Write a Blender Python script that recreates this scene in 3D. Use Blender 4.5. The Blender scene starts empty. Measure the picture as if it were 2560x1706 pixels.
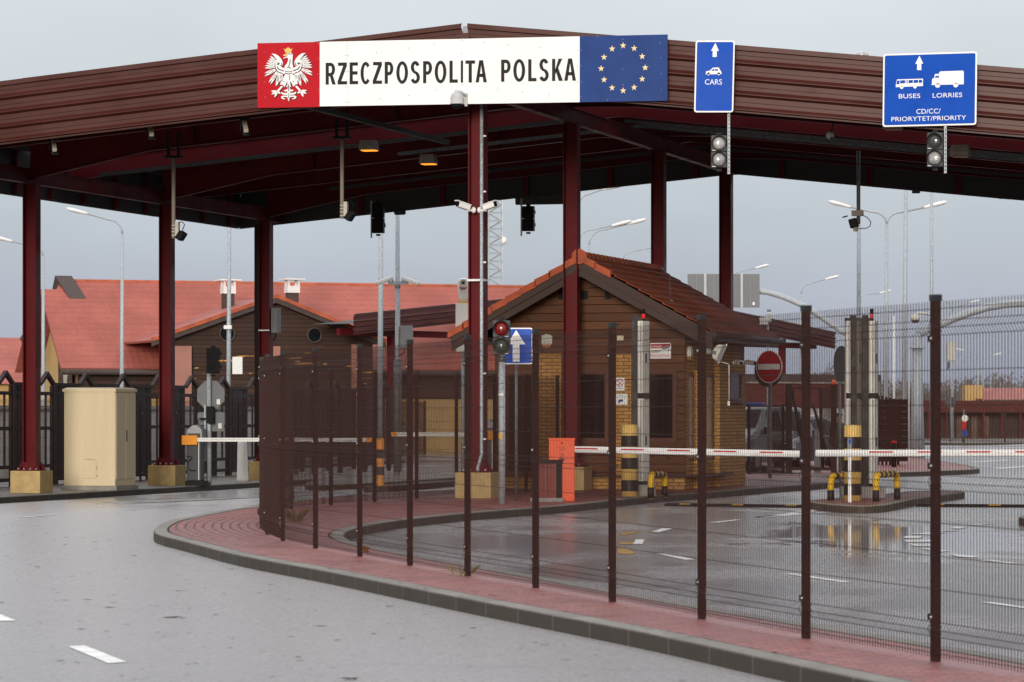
import bpy, math, random
from mathutils import Vector, Matrix
random.seed(7)
R = math.radians
scene = bpy.context.scene
COL = scene.collection
# ------------------------------------------------------------------ camera, world, sun
F = 8600.0; HC = 1.84; HY = 1030.0; CX = 1280.0
cam = bpy.data.cameras.new('camera'); camo = bpy.data.objects.new('camera', cam); COL.objects.link(camo)
camo.location = (0, 0, HC); camo.rotation_euler = (R(90), 0, 0)
cam.sensor_width = 36.0; cam.lens = 36.0 * F / 2560.0
cam.shift_y = (HY - 853.0) / 2560.0
cam.clip_start = 1.0; cam.clip_end = 6000.0
cam.dof.use_dof = True; cam.dof.focus_distance = 72.0; cam.dof.aperture_fstop = 5.6
scene.camera = camo
scene.cycles.use_denoising = True
scene.cycles.max_bounces = 10
scene.view_settings.view_transform = 'Standard'; scene.view_settings.look = 'None'
scene.view_settings.exposure = 0.0; scene.view_settings.gamma = 1.0
SUN_AZ = R(8)      # from behind the camera, to its left
SUN_EL = R(8.5)
w = bpy.data.worlds.new('World'); scene.world = w; w.use_nodes = True
nt = w.node_tree; nt.nodes.clear()
def N(tree, t, **k):
    n = tree.nodes.new(t)
    for a, b in k.items(): setattr(n, a, b)
    return n
def L(tree, a, b): tree.links.new(a, b)
wo = N(nt, 'ShaderNodeOutputWorld'); add = N(nt, 'ShaderNodeAddShader')
bg1 = N(nt, 'ShaderNodeBackground'); bg2 = N(nt, 'ShaderNodeBackground')
sky = N(nt, 'ShaderNodeTexSky'); sky.sky_type = 'NISHITA'; sky.sun_disc = False
sky.sun_elevation = SUN_EL; sky.sun_rotation = math.pi + SUN_AZ
sky.air_density = 1.0; sky.dust_density = 2.0
bg1.inputs[1].default_value = 0.05
L(nt, sky.outputs[0], bg1.inputs[0])
# the overcast deck: blue-grey near the horizon, paler higher up, soft cloud
tc = N(nt, 'ShaderNodeTexCoord'); sp = N(nt, 'ShaderNodeSeparateXYZ'); L(nt, tc.outputs['Generated'], sp.inputs[0])
rmp = N(nt, 'ShaderNodeValToRGB'); e = rmp.color_ramp
e.elements[0].position = 0.0; e.elements[0].color = (.36, .41, .55, 1)
e.elements[1].position = 1.0; e.elements[1].color = (2.3, 2.3, 2.35, 1)
for p_, c_ in ((.04, (.365, .425, .575, 1)), (.07, (.44, .49, .625, 1)), (.10, (.57, .59, .685, 1)), (.14, (.66, .67, .74, 1)), (.25, (.76, .77, .82, 1)), (.45, (1.05, 1.05, 1.1, 1)), (.70, (1.9, 1.9, 1.95, 1))):
    q = e.elements.new(p_); q.color = c_
L(nt, sp.outputs[2], rmp.inputs[0])
mp = N(nt, 'ShaderNodeMapping'); mp.inputs['Scale'].default_value = (7, 2, 16); L(nt, tc.outputs['Generated'], mp.inputs[0])
ns = N(nt, 'ShaderNodeTexNoise'); ns.inputs['Scale'].default_value = 1.0; ns.inputs['Detail'].default_value = 3; L(nt, mp.outputs[0], ns.inputs[0])
mr = N(nt, 'ShaderNodeMapRange'); mr.inputs[1].default_value = .3; mr.inputs[2].default_value = .7; mr.inputs[3].default_value = .9; mr.inputs[4].default_value = 1.10
L(nt, ns.outputs[0], mr.inputs[0])
mx = N(nt, 'ShaderNodeVectorMath', operation='SCALE'); L(nt, rmp.outputs[0], mx.inputs[0]); L(nt, mr.outputs[0], mx.inputs['Scale'])
fr_ = N(nt, 'ShaderNodeMapRange'); fr_.interpolation_type = 'SMOOTHSTEP'; fr_.inputs[1].default_value = -.2; fr_.inputs[2].default_value = .6; fr_.inputs[3].default_value = .70; fr_.inputs[4].default_value = 1.0
L(nt, sp.outputs[1], fr_.inputs[0]); mx2 = N(nt, 'ShaderNodeVectorMath', operation='SCALE'); L(nt, mx.outputs[0], mx2.inputs[0]); L(nt, fr_.outputs[0], mx2.inputs['Scale'])
L(nt, mx2.outputs[0], bg2.inputs[0]); bg2.inputs[1].default_value = 0.86
L(nt, bg1.outputs[0], add.inputs[0]); L(nt, bg2.outputs[0], add.inputs[1]); L(nt, add.outputs[0], wo.inputs[0])
sun = bpy.data.lights.new('sun', 'SUN'); suno = bpy.data.objects.new('sun', sun); COL.objects.link(suno)
sun.energy = 2.0; sun.angle = R(15); sun.color = (1.0, .955, .89)
sd = Vector((-math.sin(SUN_AZ) * math.cos(SUN_EL), -math.cos(SUN_AZ) * math.cos(SUN_EL), math.sin(SUN_EL)))
suno.rotation_euler = sd.to_track_quat('Z', 'Y').to_euler(); suno.location = (-20, -30, 30)

# ------------------------------------------------------------------ coordinates
TH = .2753; cT, sT = math.cos(TH), math.sin(TH); XD, YD = -.73, 68.11     # the canopy's frame: u along its front, v into depth
def UV(u, v): return (XD + u * cT + v * sT, YD - u * sT + v * cT)
def toUV(x, y):
    x -= XD; y -= YD
    return (x * cT - y * sT, x * sT + y * cT)
def dUV(u, v): return YD - u * sT + v * cT
def uAt(px, v):
    t = (px - CX) / F
    return (t * (YD + v * cT) - XD - v * sT) / (cT + t * sT)
def vAt(px, u):
    t = (px - CX) / F
    return (t * (YD - u * sT) - XD - u * cT) / (sT - t * cT)
def wx(px, d): return (px - CX) * d / F
def wz(py, d): return HC - (py - HY) * d / F
def sstep(t):
    t = max(0., min(1., t)); return t * t * (3 - 2 * t)
def zg(x, y):
    u, v = toUV(x, y)
    return -.15 * sstep((-4.5 - u) / 5.0)
def lerp(a, b, t): return a + (b - a) * t

# ------------------------------------------------------------------ mesh builder
class MB:
    def __init__(s): s.v = []; s.f = []; s.sm = []; s.uv = {}
    def add(s, vs, fs, sm=False, M=None):
        o = len(s.v)
        s.v += [tuple(M @ Vector(p)) for p in vs] if M is not None else [tuple(p) for p in vs]
        for f in fs: s.f.append([i + o for i in f]); s.sm.append(sm)
        return s
    def box(s, a, b, M=None):
        (x0, y0, z0), (x1, y1, z1) = a, b
        vs = [(x0, y0, z0), (x1, y0, z0), (x1, y1, z0), (x0, y1, z0), (x0, y0, z1), (x1, y0, z1), (x1, y1, z1), (x0, y1, z1)]
        return s.add(vs, [(0, 3, 2, 1), (4, 5, 6, 7), (0, 1, 5, 4), (1, 2, 6, 5), (2, 3, 7, 6), (3, 0, 4, 7)], False, M)
    def cbox(s, c, d, rx=0, ry=0, rz=0):
        M = Matrix.Translation(c) @ Matrix.Rotation(rz, 4, 'Z') @ Matrix.Rotation(ry, 4, 'Y') @ Matrix.Rotation(rx, 4, 'X')
        h = [q / 2 for q in d]
        return s.box((-h[0], -h[1], -h[2]), (h[0], h[1], h[2]), M)
    def loft(s, rings, sm=True, caps=True, closed=True):
        n = len(rings[0]); vs = [p for r in rings for p in r]; fs = []
        for k in range(len(rings) - 1):
            for i in range(n if closed else n - 1):
                j = (i + 1) % n
                fs.append((k * n + i, k * n + j, (k + 1) * n + j, (k + 1) * n + i))
        s.add(vs, fs, sm)
        if caps:
            o = len(s.v) - len(vs)
            s.f.append([o + i for i in range(n)][::-1]); s.sm.append(False)
            s.f.append([o + (len(rings) - 1) * n + i for i in range(n)]); s.sm.append(False)
        return s
    def tube(s, pts, r, n=10, caps=True):
        pts = [Vector(p) for p in pts]; rings = []; up = None
        for i, p in enumerate(pts):
            t = (pts[min(i + 1, len(pts) - 1)] - pts[max(i - 1, 0)]).normalized()
            if up is None:
                up = Vector((0, 0, 1)) if abs(t.z) < .9 else Vector((1, 0, 0))
            a = t.cross(up); a.normalize(); b = a.cross(t); up = b
            rr = r[i] if isinstance(r, (list, tuple)) else r
            rings.append([p + (a * math.cos(q) + b * math.sin(q)) * rr for q in [2 * math.pi * k / n for k in range(n)]])
        return s.loft(rings, n > 5, caps)
    def cyl(s, p0, p1, r0, r1=None, n=16): return s.tube([p0, p1], [r0, r0 if r1 is None else r1], n)
    def lathe(s, prof, n=20, M=None):
        rings = [[(r * math.cos(2 * math.pi * k / n), r * math.sin(2 * math.pi * k / n), z) for k in range(n)] for r, z in prof]
        if M is not None: rings = [[tuple(M @ Vector(p)) for p in g] for g in rings]
        return s.loft(rings, True, True)
    def prism(s, poly, y0, y1, M=None):          # polygon in x,z pushed along y
        n = len(poly)
        vs = [(x, y0, z) for x, z in poly] + [(x, y1, z) for x, z in poly]
        fs = [list(range(n)), list(range(2 * n - 1, n - 1, -1))] + [(i, i + n, (i + 1) % n + n, (i + 1) % n) for i in range(n)]
        return s.add(vs, fs, False, M)
    def flat(s, poly, y, M=None): return s.add([(x, y, z) for x, z in poly], [list(range(len(poly)))], False, M)
    def slab(s, poly, z0, z1):                    # polygon in x,y pushed along z
        n = len(poly)
        vs = [(x, y, z0) for x, y in poly] + [(x, y, z1) for x, y in poly]
        return s.add(vs, [list(range(n))[::-1], list(range(n, 2 * n))] + [(i, (i + 1) % n, (i + 1) % n + n, i + n) for i in range(n)])
    def disc(s, c, r, y, n=28, rz=None): return s.flat([(c[0] + r * math.cos(2 * math.pi * k / n), c[1] + (rz or r) * math.sin(2 * math.pi * k / n)) for k in range(n)], y)
    def mesh(s, name, m):
        me = bpy.data.meshes.new(name); me.from_pydata(s.v, [], s.f); me.update()
        for p, q in zip(me.polygons, s.sm): p.use_smooth = q
        if m: me.materials.append(m)
        return me
    def build(s, name, m, parent=None, bevel=0, loc=None, rz=0):
        me = s.mesh(name, m); fix_normals(me); o = bpy.data.objects.new(name, me); COL.objects.link(o)
        if parent: o.parent = parent
        if loc: o.location = loc
        o.rotation_euler.z = rz
        if bevel:
            b = o.modifiers.new('edges', 'BEVEL'); b.width = bevel; b.segments = 2; b.limit_method = 'ANGLE'; b.angle_limit = R(40)
        return o
import bmesh
def fix_normals(me):
    b = bmesh.new(); b.from_mesh(me); bmesh.ops.recalc_face_normals(b, faces=b.faces); b.to_mesh(me); b.free()
def thing(name, label, cat, loc=(0, 0, 0), rz=0, group=None):
    o = bpy.data.objects.new(name, None); COL.objects.link(o); o.empty_display_size = .2
    o.location = loc; o.rotation_euler.z = rz
    return tag(o, label, cat, group)
def tag(o, label, cat, group=None):
    o['label'] = label; o['category'] = cat
    if group: o['group'] = group
    return o
def struct(o): o['kind'] = 'structure'; return o
def stuff(o): o['kind'] = 'stuff'; return o

# ------------------------------------------------------------------ materials
def base_mat(name):
    m = bpy.data.materials.new(name); m.use_nodes = True; t = m.node_tree
    return m, t, t.nodes['Principled BSDF']
def noise(t, scale, detail=4, vec=None, rough=.55, st=None):
    n = N(t, 'ShaderNodeTexNoise'); n.inputs['Scale'].default_value = scale; n.inputs['Detail'].default_value = detail; n.inputs['Roughness'].default_value = rough
    if vec is None: vec = N(t, 'ShaderNodeTexCoord').outputs['Object']
    if st:
        mpg = N(t, 'ShaderNodeMapping'); mpg.inputs['Scale'].default_value = st; L(t, vec, mpg.inputs[0]); vec = mpg.outputs[0]
    L(t, vec, n.inputs['Vector']); return n.outputs[0]
def ramp(t, v, a, b, lo=0., hi=1.):
    n = N(t, 'ShaderNodeMapRange'); L(t, v, n.inputs[0]); n.inputs[1].default_value = a; n.inputs[2].default_value = b
    n.inputs[3].default_value = lo; n.inputs[4].default_value = hi; n.interpolation_type = 'SMOOTHSTEP'; return n.outputs[0]
def mixc(t, f, a, b):
    n = N(t, 'ShaderNodeMix'); n.data_type = 'RGBA'
    if isinstance(f, (int, float)): n.inputs[0].default_value = f
    else: L(t, f, n.inputs[0])
    for s_, q in ((n.inputs[6], a), (n.inputs[7], b)):
        if isinstance(q, tuple): s_.default_value = (*q[:3], 1)
        else: L(t, q, s_)
    return n.outputs[2]
def math_(t, op, a, b=None, c=None):
    n = N(t, 'ShaderNodeMath', operation=op)
    for i, q in enumerate((a, b, c)):
        if q is None: continue
        if isinstance(q, (int, float)): n.inputs[i].default_value = q
        else: L(t, q, n.inputs[i])
    return n.outputs[0]
def bump(t, b, h, strength, dist=.01):
    n = N(t, 'ShaderNodeBump'); n.inputs['Strength'].default_value = strength; n.inputs['Distance'].default_value = dist
    L(t, h, n.inputs['Height']); L(t, n.outputs[0], b.inputs['Normal'])
def dark(c, k): return tuple(q * k for q in c)
def mat(name, col, rough=.55, metal=0., var=.18, scale=6., bmp=.0, spec=.28, st=None, fine=.1, emit=None, es=0., coat=0.):
    m, t, b = base_mat(name)
    n1 = noise(t, scale, 5, st=st); n2 = noise(t, scale * 9, 3)
    c1 = mixc(t, ramp(t, n1, .3, .7), dark(col, 1 - var), dark(col, 1 + var * .8))
    c2 = mixc(t, ramp(t, n2, .35, .65, 0, fine), c1, dark(col, .45))
    L(t, c2, b.inputs['Base Color'])
    L(t, ramp(t, n1, .3, .7, max(.03, rough - .08), min(1, rough + .1)), b.inputs['Roughness'])
    b.inputs['Metallic'].default_value = metal; b.inputs['Specular IOR Level'].default_value = spec
    if coat: b.inputs['Coat Weight'].default_value = coat
    if bmp: bump(t, b, n2, bmp)
    if emit: b.inputs['Emission Color'].default_value = (*emit, 1); b.inputs['Emission Strength'].default_value = es
    return m
M = {}
M['fence'] = mat('fence_brown', (.034, .0125, .0095), .55, var=.2, scale=2, spec=.14)
M['cap'] = mat('black_plastic', (.016, .016, .018), .5)
M['bolt'] = mat('bolt_steel', (.5, .5, .5), .3, .9)
M['red'] = mat('steel_red', (.105, .0055, .009), .5, var=.14, scale=1.5, fine=.06, spec=.16)
M['fascia'] = mat('sheet_brown', (.066, .0155, .0115), .32, spec=.42, var=.12, scale=.6, fine=.05, st=(1, 1, 3))
M['deck'] = mat('deck_grey', (.045, .045, .045), .6, .0, var=.15, scale=.8)
M['white_sheet'] = mat('white_sheet', (.34, .35, .37), .5, var=.1, scale=1)
M['galv'] = mat('galvanised', (.42, .46, .49), .5, .15, var=.3, scale=25, fine=.25)
M['galvdark'] = mat('galvanised_dull', (.16, .17, .175), .55, .3, var=.3, scale=12)
M['plinth'] = mat('plinth_render', (.46, .33, .15), .85, var=.14, scale=5, bmp=.3, fine=.18)
M['cream'] = mat('cabinet_cream', (.66, .55, .36), .5, var=.03, scale=1.2, st=(6, 6, .5), fine=.06)
M['white'] = mat('white_paint', (.78, .78, .77), .4, var=.05, scale=3, fine=.04)
M['wsign'] = mat('sign_white', (.86, .86, .85), .4, var=.03, scale=1, fine=.02)
M['offwhite'] = mat('off_white', (.62, .60, .54), .5, var=.1)
M['beige'] = mat('beige_metal', (.33, .30, .25), .5, var=.12)
M['black'] = mat('black_metal', (.010, .010, .011), .5, var=.2, spec=.12)
M['darkgrey'] = mat('dark_grey', (.055, .058, .062), .5, var=.15)
M['midgrey'] = mat('mid_grey', (.20, .21, .22), .5, var=.12)
M['domegrey'] = mat('camera_grey', (.50, .50, .50), .45, var=.06)
M['hood'] = mat('hood_grey', (.36, .36, .38), .5, var=.1)
M['joint'] = mat('paving_joint', (.035, .028, .022), .9)
M['signback'] = mat('sign_back', (.17, .18, .19), .55, .1, var=.12, scale=3)
M['glassblk'] = mat('glass_black', (.008, .009, .012), .3, var=.1, fine=0, spec=.08)
M['lens'] = mat('lens_clear', (.42, .42, .42), .12, .2, var=.3, scale=12, coat=.6)
M['lensdim'] = mat('lens_dim', (.06, .06, .06), .12, .1, var=.3, scale=12, coat=.6)
M['lensred'] = mat('lens_red', (.16, .006, .008), .14, var=.25, scale=12, coat=.6)
M['lensgreen'] = mat('lens_green', (.035, .06, .05), .14, var=.25, scale=12, coat=.6)
M['signred'] = mat('sign_red', (.47, .012, .022), .35, spec=.1, var=.05, scale=1, fine=.03)
M['signblue'] = mat('sign_blue', (.002, .070, .44), .3, spec=.08, var=.05, scale=2, fine=.03)
M['eublue'] = mat('eu_blue', (.024, .058, .21), .35, spec=.1, var=.05, scale=2, fine=.05)
M['ink'] = mat('ink_black', (.008, .008, .009), .5, var=.05, fine=0)
M['gold'] = mat('gold_print', (.80, .52, .14), .5, var=.05, fine=0)
M['star'] = mat('star_print', (.84, .68, .36), .5, var=.05, fine=0)
M['rust'] = mat('rivet_dull', (.28, .26, .24), .5, .4)
M['orange'] = mat('orange_paint', (.78, .105, .035), .42, var=.08, scale=2, fine=.05)
M['amber'] = mat('amber_plastic', (.80, .28, .012), .4, var=.08)
M['yellow'] = mat('yellow_paint', (.72, .42, .02), .42, var=.12, scale=6)
M['ylwpale'] = mat('yellow_tape', (.66, .43, .13), .55, var=.1, scale=5)
M['hazblk'] = mat('black_tape', (.016, .014, .013), .5, var=.15)
M['binred'] = mat('bin_slats', (.17, .03, .022), .5, var=.2, scale=5, st=(3, 3, .4))
M['conc'] = mat('concrete', (.30, .28, .25), .85, var=.2, scale=6, bmp=.4, fine=.25)
M['glow'] = mat('amber_glow', (.9, .4, .05), .4, emit=(1.0, .30, .02), es=1.6, fine=0)
M['amberdim'] = mat('amber_unlit', (.35, .16, .05), .4)
M['beacon'] = mat('beacon_red', (.55, .02, .03), .25, emit=(1, .03, .05), es=.25, fine=0)
M['winpane'] = mat('dark_pane', (.014, .013, .014), .09, var=.2, spec=.35, scale=2)
M['bark'] = mat('bare_twigs', (.15, .135, .125), .9, var=.3, scale=.08)
M['leaf'] = mat('dead_leaf', (.22, .075, .022), .7, var=.35, scale=30)
M['debris'] = mat('road_debris', (.05, .032, .022), .8)
M['tuft'] = mat('grass_blades', (.16, .15, .05), .7, var=.3)
M['person'] = None
def planks(name, col, period, axis='z', rough=.55, knots=True, gap=.06, stretch=(1.2, 1.2, 14)):
    m, t, b = base_mat(name)
    tcn = N(t, 'ShaderNodeTexCoord'); sx = N(t, 'ShaderNodeSeparateXYZ'); L(t, tcn.outputs['Object'], sx.inputs[0])
    z = sx.outputs[{'x': 0, 'y': 1, 'z': 2}[axis]]
    q = math_(t, 'DIVIDE', z, period); fr = math_(t, 'FRACT', q); fl = math_(t, 'FLOOR', q)
    wn = N(t, 'ShaderNodeTexWhiteNoise'); wn.noise_dimensions = '1D'; L(t, fl, wn.inputs['W'])
    gr = noise(t, 2.2, 6, tcn.outputs['Object'], .6, stretch)
    c = mixc(t, wn.outputs[0], dark(col, .72), dark(col, 1.25))
    c = mixc(t, ramp(t, gr, .35, .65, 0, .6), c, dark(col, .6))
    if knots:
        kn = noise(t, 3.2, 2, tcn.outputs['Object'], .5, (1, 1, 1.6))
        c = mixc(t, ramp(t, kn, .66, .72, 0, .85), c, dark(col, .12))
    edge = math_(t, 'MINIMUM', fr, math_(t, 'SUBTRACT', 1., fr))
    g = ramp(t, edge, 0, gap)
    c = mixc(t, g, dark(col, .08), c); L(t, c, b.inputs['Base Color']); b.inputs['Roughness'].default_value = rough; b.inputs['Specular IOR Level'].default_value = .2
    bump(t, b, g, .6, .02); return m
M['wood'] = planks('booth_planks', (.115, .043, .017), .185)
M['wooddark'] = planks('gable_planks', (.060, .033, .024), .20, knots=False)
M['board'] = mat('barge_board', (.045, .022, .016), .5, var=.25, scale=2, st=(1, 1, 6))
M['frame'] = mat('window_frame', (.105, .036, .017), .45, var=.2, scale=3)
def bricks(name, c1, c2, mortar, bw, bh, msz=.012, rough=.8, uvw='xz', bstr=.5):
    m, t, b = base_mat(name)
    tcn = N(t, 'ShaderNodeTexCoord'); sx = N(t, 'ShaderNodeSeparateXYZ'); L(t, tcn.outputs['Object'], sx.inputs[0])
    cm = N(t, 'ShaderNodeCombineXYZ')
    hx = math_(t, 'ADD', sx.outputs[0], sx.outputs[1]) if uvw == 'xz' else sx.outputs[0]
    L(t, hx, cm.inputs[0]); L(t, sx.outputs[2 if uvw == 'xz' else 1], cm.inputs[1])
    br = N(t, 'ShaderNodeTexBrick'); L(t, cm.outputs[0], br.inputs[0])
    br.inputs['Scale'].default_value = 1; br.inputs['Brick Width'].default_value = bw; br.inputs['Row Height'].default_value = bh
    br.inputs['Mortar Size'].default_value = msz; br.inputs['Color1'].default_value = (*c1, 1); br.inputs['Color2'].default_value = (*c2, 1); br.inputs['Mortar'].default_value = (*mortar, 1)
    n2 = noise(t, 7, 5); c = mixc(t, ramp(t, n2, .4, .7, 0, .35), br.outputs[0], dark(c1, .5))
    L(t, c, b.inputs['Base Color']); b.inputs['Roughness'].default_value = rough; b.inputs['Specular IOR Level'].default_value = .2
    bump(t, b, math_(t, 'SUBTRACT', 1., br.outputs[1]), bstr, .01); return m
M['brick'] = bricks('yellow_brick', (.56, .30, .095), (.45, .22, .06), (.09, .06, .04), .25, .078, .009)
M['redbrick'] = bricks('red_wall', (.11, .032, .026), (.085, .026, .022), (.05, .02, .016), .5, .25)
def tiles(name, col, period, rough=.45, px=.3, var=.3, lapshade=.35):
    m, t, b = base_mat(name)
    tcn = N(t, 'ShaderNodeTexCoord'); sx = N(t, 'ShaderNodeSeparateXYZ'); L(t, tcn.outputs['Object'], sx.inputs[0])
    fr = math_(t, 'FRACT', math_(t, 'DIVIDE', sx.outputs[2], period)); fx = math_(t, 'FRACT', math_(t, 'DIVIDE', sx.outputs[0], px))
    wave = math_(t, 'ABSOLUTE', math_(t, 'SUBTRACT', fx, .5))
    n1 = noise(t, .6, 5); n2 = noise(t, 5, 3)
    c = mixc(t, ramp(t, n1, .3, .7), dark(col, 1 - var), dark(col, 1 + var * .6))
    c = mixc(t, ramp(t, n2, .5, .75, 0, .3), c, dark(col, .5))
    c = mixc(t, ramp(t, fr, 0, .25, lapshade, 0), c, dark(col, .35))  # overlap shadow painted into the colour, a dark line along each tile row
    L(t, c, b.inputs['Base Color']); b.inputs['Roughness'].default_value = rough; b.inputs['Specular IOR Level'].default_value = .15
    bump(t, b, math_(t, 'ADD', wave, fr), .5, .04); return m
M['tile'] = tiles('booth_tile', (.25, .060, .028), .16, .5, .22)
M['tileorange'] = mat('verge_tile', (.40, .075, .026), .5, var=.22, scale=4, fine=.12)
M['roofred'] = tiles('far_roof', (.36, .105, .080), .26, .5, .33, .16, .3)
M['roofedge'] = mat('ridge_tile', (.40, .095, .045), .5, var=.25, scale=2)
M['wallyellow'] = mat('yellow_render', (.50, .33, .14), .8, var=.08, scale=1)
M['wallpink'] = mat('pink_render', (.36, .17, .13), .8, var=.1, scale=1)
M['wallpale'] = mat('pale_render', (.45, .40, .32), .8, var=.08, scale=1)
M['gutter'] = mat('gutter_brown', (.07, .05, .045), .5)
M['darkwood'] = mat('fence_timber', (.028, .013, .011), .6, var=.25)
# ---- wet asphalt
def asphalt(name):
    m, t, b = base_mat(name)
    tcn = N(t, 'ShaderNodeTexCoord'); P = tcn.outputs['Object']; sx = N(t, 'ShaderNodeSeparateXYZ'); L(t, P, sx.inputs[0])
    agg = noise(t, 55, 3, P); agg2 = noise(t, 16, 4, P, .7); big = noise(t, .22, 5, P, .6, (1.0, .45, 1)); streak = noise(t, .9, 4, P, .6, (.5, .35, 1))
    spots = noise(t, 5.5, 3, P, .5, (.55, .3, 1))
    # how far right of the fence a point lies: that lane lies lower and holds the water
    lane = math_(t, 'SUBTRACT', sx.outputs[0], math_(t, 'SUBTRACT', 9.35, math_(t, 'MULTIPLY', sx.outputs[1], .271)))
    lane = ramp(t, lane, 0, 2.2)
    nearer = ramp(t, sx.outputs[1], 52, 64, 1, .35)
    wet = math_(t, 'ADD', math_(t, 'MULTIPLY', lane, .30), big)
    wetm = ramp(t, math_(t, 'ADD', wet, math_(t, 'MULTIPLY', math_(t, 'SUBTRACT', streak, .5), .35)), .67, .83)
    # puddle on the right of the lane
    cv = N(t, 'ShaderNodeCombineXYZ'); L(t, math_(t, 'DIVIDE', math_(t, 'SUBTRACT', sx.outputs[0], 5.7), 2.3), cv.inputs[0]); L(t, math_(t, 'DIVIDE', math_(t, 'SUBTRACT', sx.outputs[1], 50.0), 7.5), cv.inputs[1])
    ln = N(t, 'ShaderNodeVectorMath', operation='LENGTH'); L(t, cv.outputs[0], ln.inputs[0])
    pud = math_(t, 'ADD', ln.outputs['Value'], math_(t, 'MULTIPLY', math_(t, 'SUBTRACT', noise(t, .9, 5, P, .65, (1, .5, 1)), .5), 2.6))
    pudm = ramp(t, pud, 1.0, .72)
    c = mixc(t, ramp(t, big, .3, .7), (.070, .067, .069), (.095, .091, .094))
    c = mixc(t, ramp(t, streak, .52, .75, 0, .4), c, (.050, .047, .049))
    c = mixc(t, ramp(t, agg, .35, .7, 0, .5), c, (.16, .154, .158)); c = mixc(t, ramp(t, agg2, .58, .68, 0, .5), c, (.045, .042, .043))
    gr1 = noise(t, 1., 3, P, .7, (26, 1.6, 1)); gr2 = noise(t, 1., 2, P, .6, (60, 4, 1)); fl = noise(t, 1., 2, P, .5, (7, 1.6, 1))
    c = mixc(t, ramp(t, gr1, .40, .62, 0, .5), c, (.15, .145, .148)); c = mixc(t, ramp(t, gr2, .54, .64, 0, .45), c, (.045, .042, .044)); c = mixc(t, ramp(t, fl, .70, .74, 0, .8), c, (.05, .045, .046))
    c = mixc(t, ramp(t, spots, .66, .74, 0, .7), c, (.06, .054, .056))
    vo = N(t, 'ShaderNodeTexVoronoi'); vo.feature = 'DISTANCE_TO_EDGE'; vo.inputs['Scale'].default_value = .16
    wv = N(t, 'ShaderNodeVectorMath', operation='ADD'); L(t, P, wv.inputs[0]); nz = N(t, 'ShaderNodeTexNoise'); nz.inputs['Scale'].default_value = .7; L(t, P, nz.inputs['Vector']); L(t, nz.outputs['Color'], wv.inputs[1]); L(t, wv.outputs[0], vo.inputs['Vector'])
    crack = math_(t, 'MULTIPLY', ramp(t, vo.outputs['Distance'], .010, .003), ramp(t, noise(t, .3, 3, P), .48, .6))
    c = mixc(t, math_(t, 'MULTIPLY', crack, .75), c, (.022, .02, .02))
    c = mixc(t, wetm, c, (.058, .054, .056)); c = mixc(t, pudm, c, (.035, .032, .034))
    L(t, c, b.inputs['Base Color'])
    r = math_(t, 'ADD', ramp(t, agg2, .3, .7, .25, .33), math_(t, 'MULTIPLY', ramp(t, spots, .6, .74), .12))
    n = N(t, 'ShaderNodeMix'); L(t, wetm, n.inputs[0]); L(t, r, n.inputs[2]); n.inputs[3].default_value = .21
    n2 = N(t, 'ShaderNodeMix'); L(t, pudm, n2.inputs[0]); L(t, n.outputs[0], n2.inputs[2]); n2.inputs[3].default_value = .06
    L(t, n2.outputs[0], b.inputs['Roughness']); b.inputs['Specular IOR Level'].default_value = .5; b.inputs['Sheen Roughness'].default_value = .35; b.inputs['Sheen Tint'].default_value = (.93, .93, 1, 1)
    L(t, math_(t, 'SUBTRACT', .19, math_(t, 'MULTIPLY', math_(t, 'MAXIMUM', wetm, pudm), .10)), b.inputs['Sheen Weight'])
    dry = math_(t, 'SUBTRACT', 1., math_(t, 'MAXIMUM', math_(t, 'MULTIPLY', wetm, .75), pudm))
    bn = N(t, 'ShaderNodeBump'); bn.inputs['Distance'].default_value = .006; L(t, math_(t, 'MULTIPLY', dry, .22), bn.inputs['Strength'])
    L(t, math_(t, 'ADD', agg, math_(t, 'MULTIPLY', agg2, 2.)), bn.inputs['Height']); L(t, bn.outputs[0], b.inputs['Normal'])
    return m
M['asphalt'] = asphalt('wet_asphalt')
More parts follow.
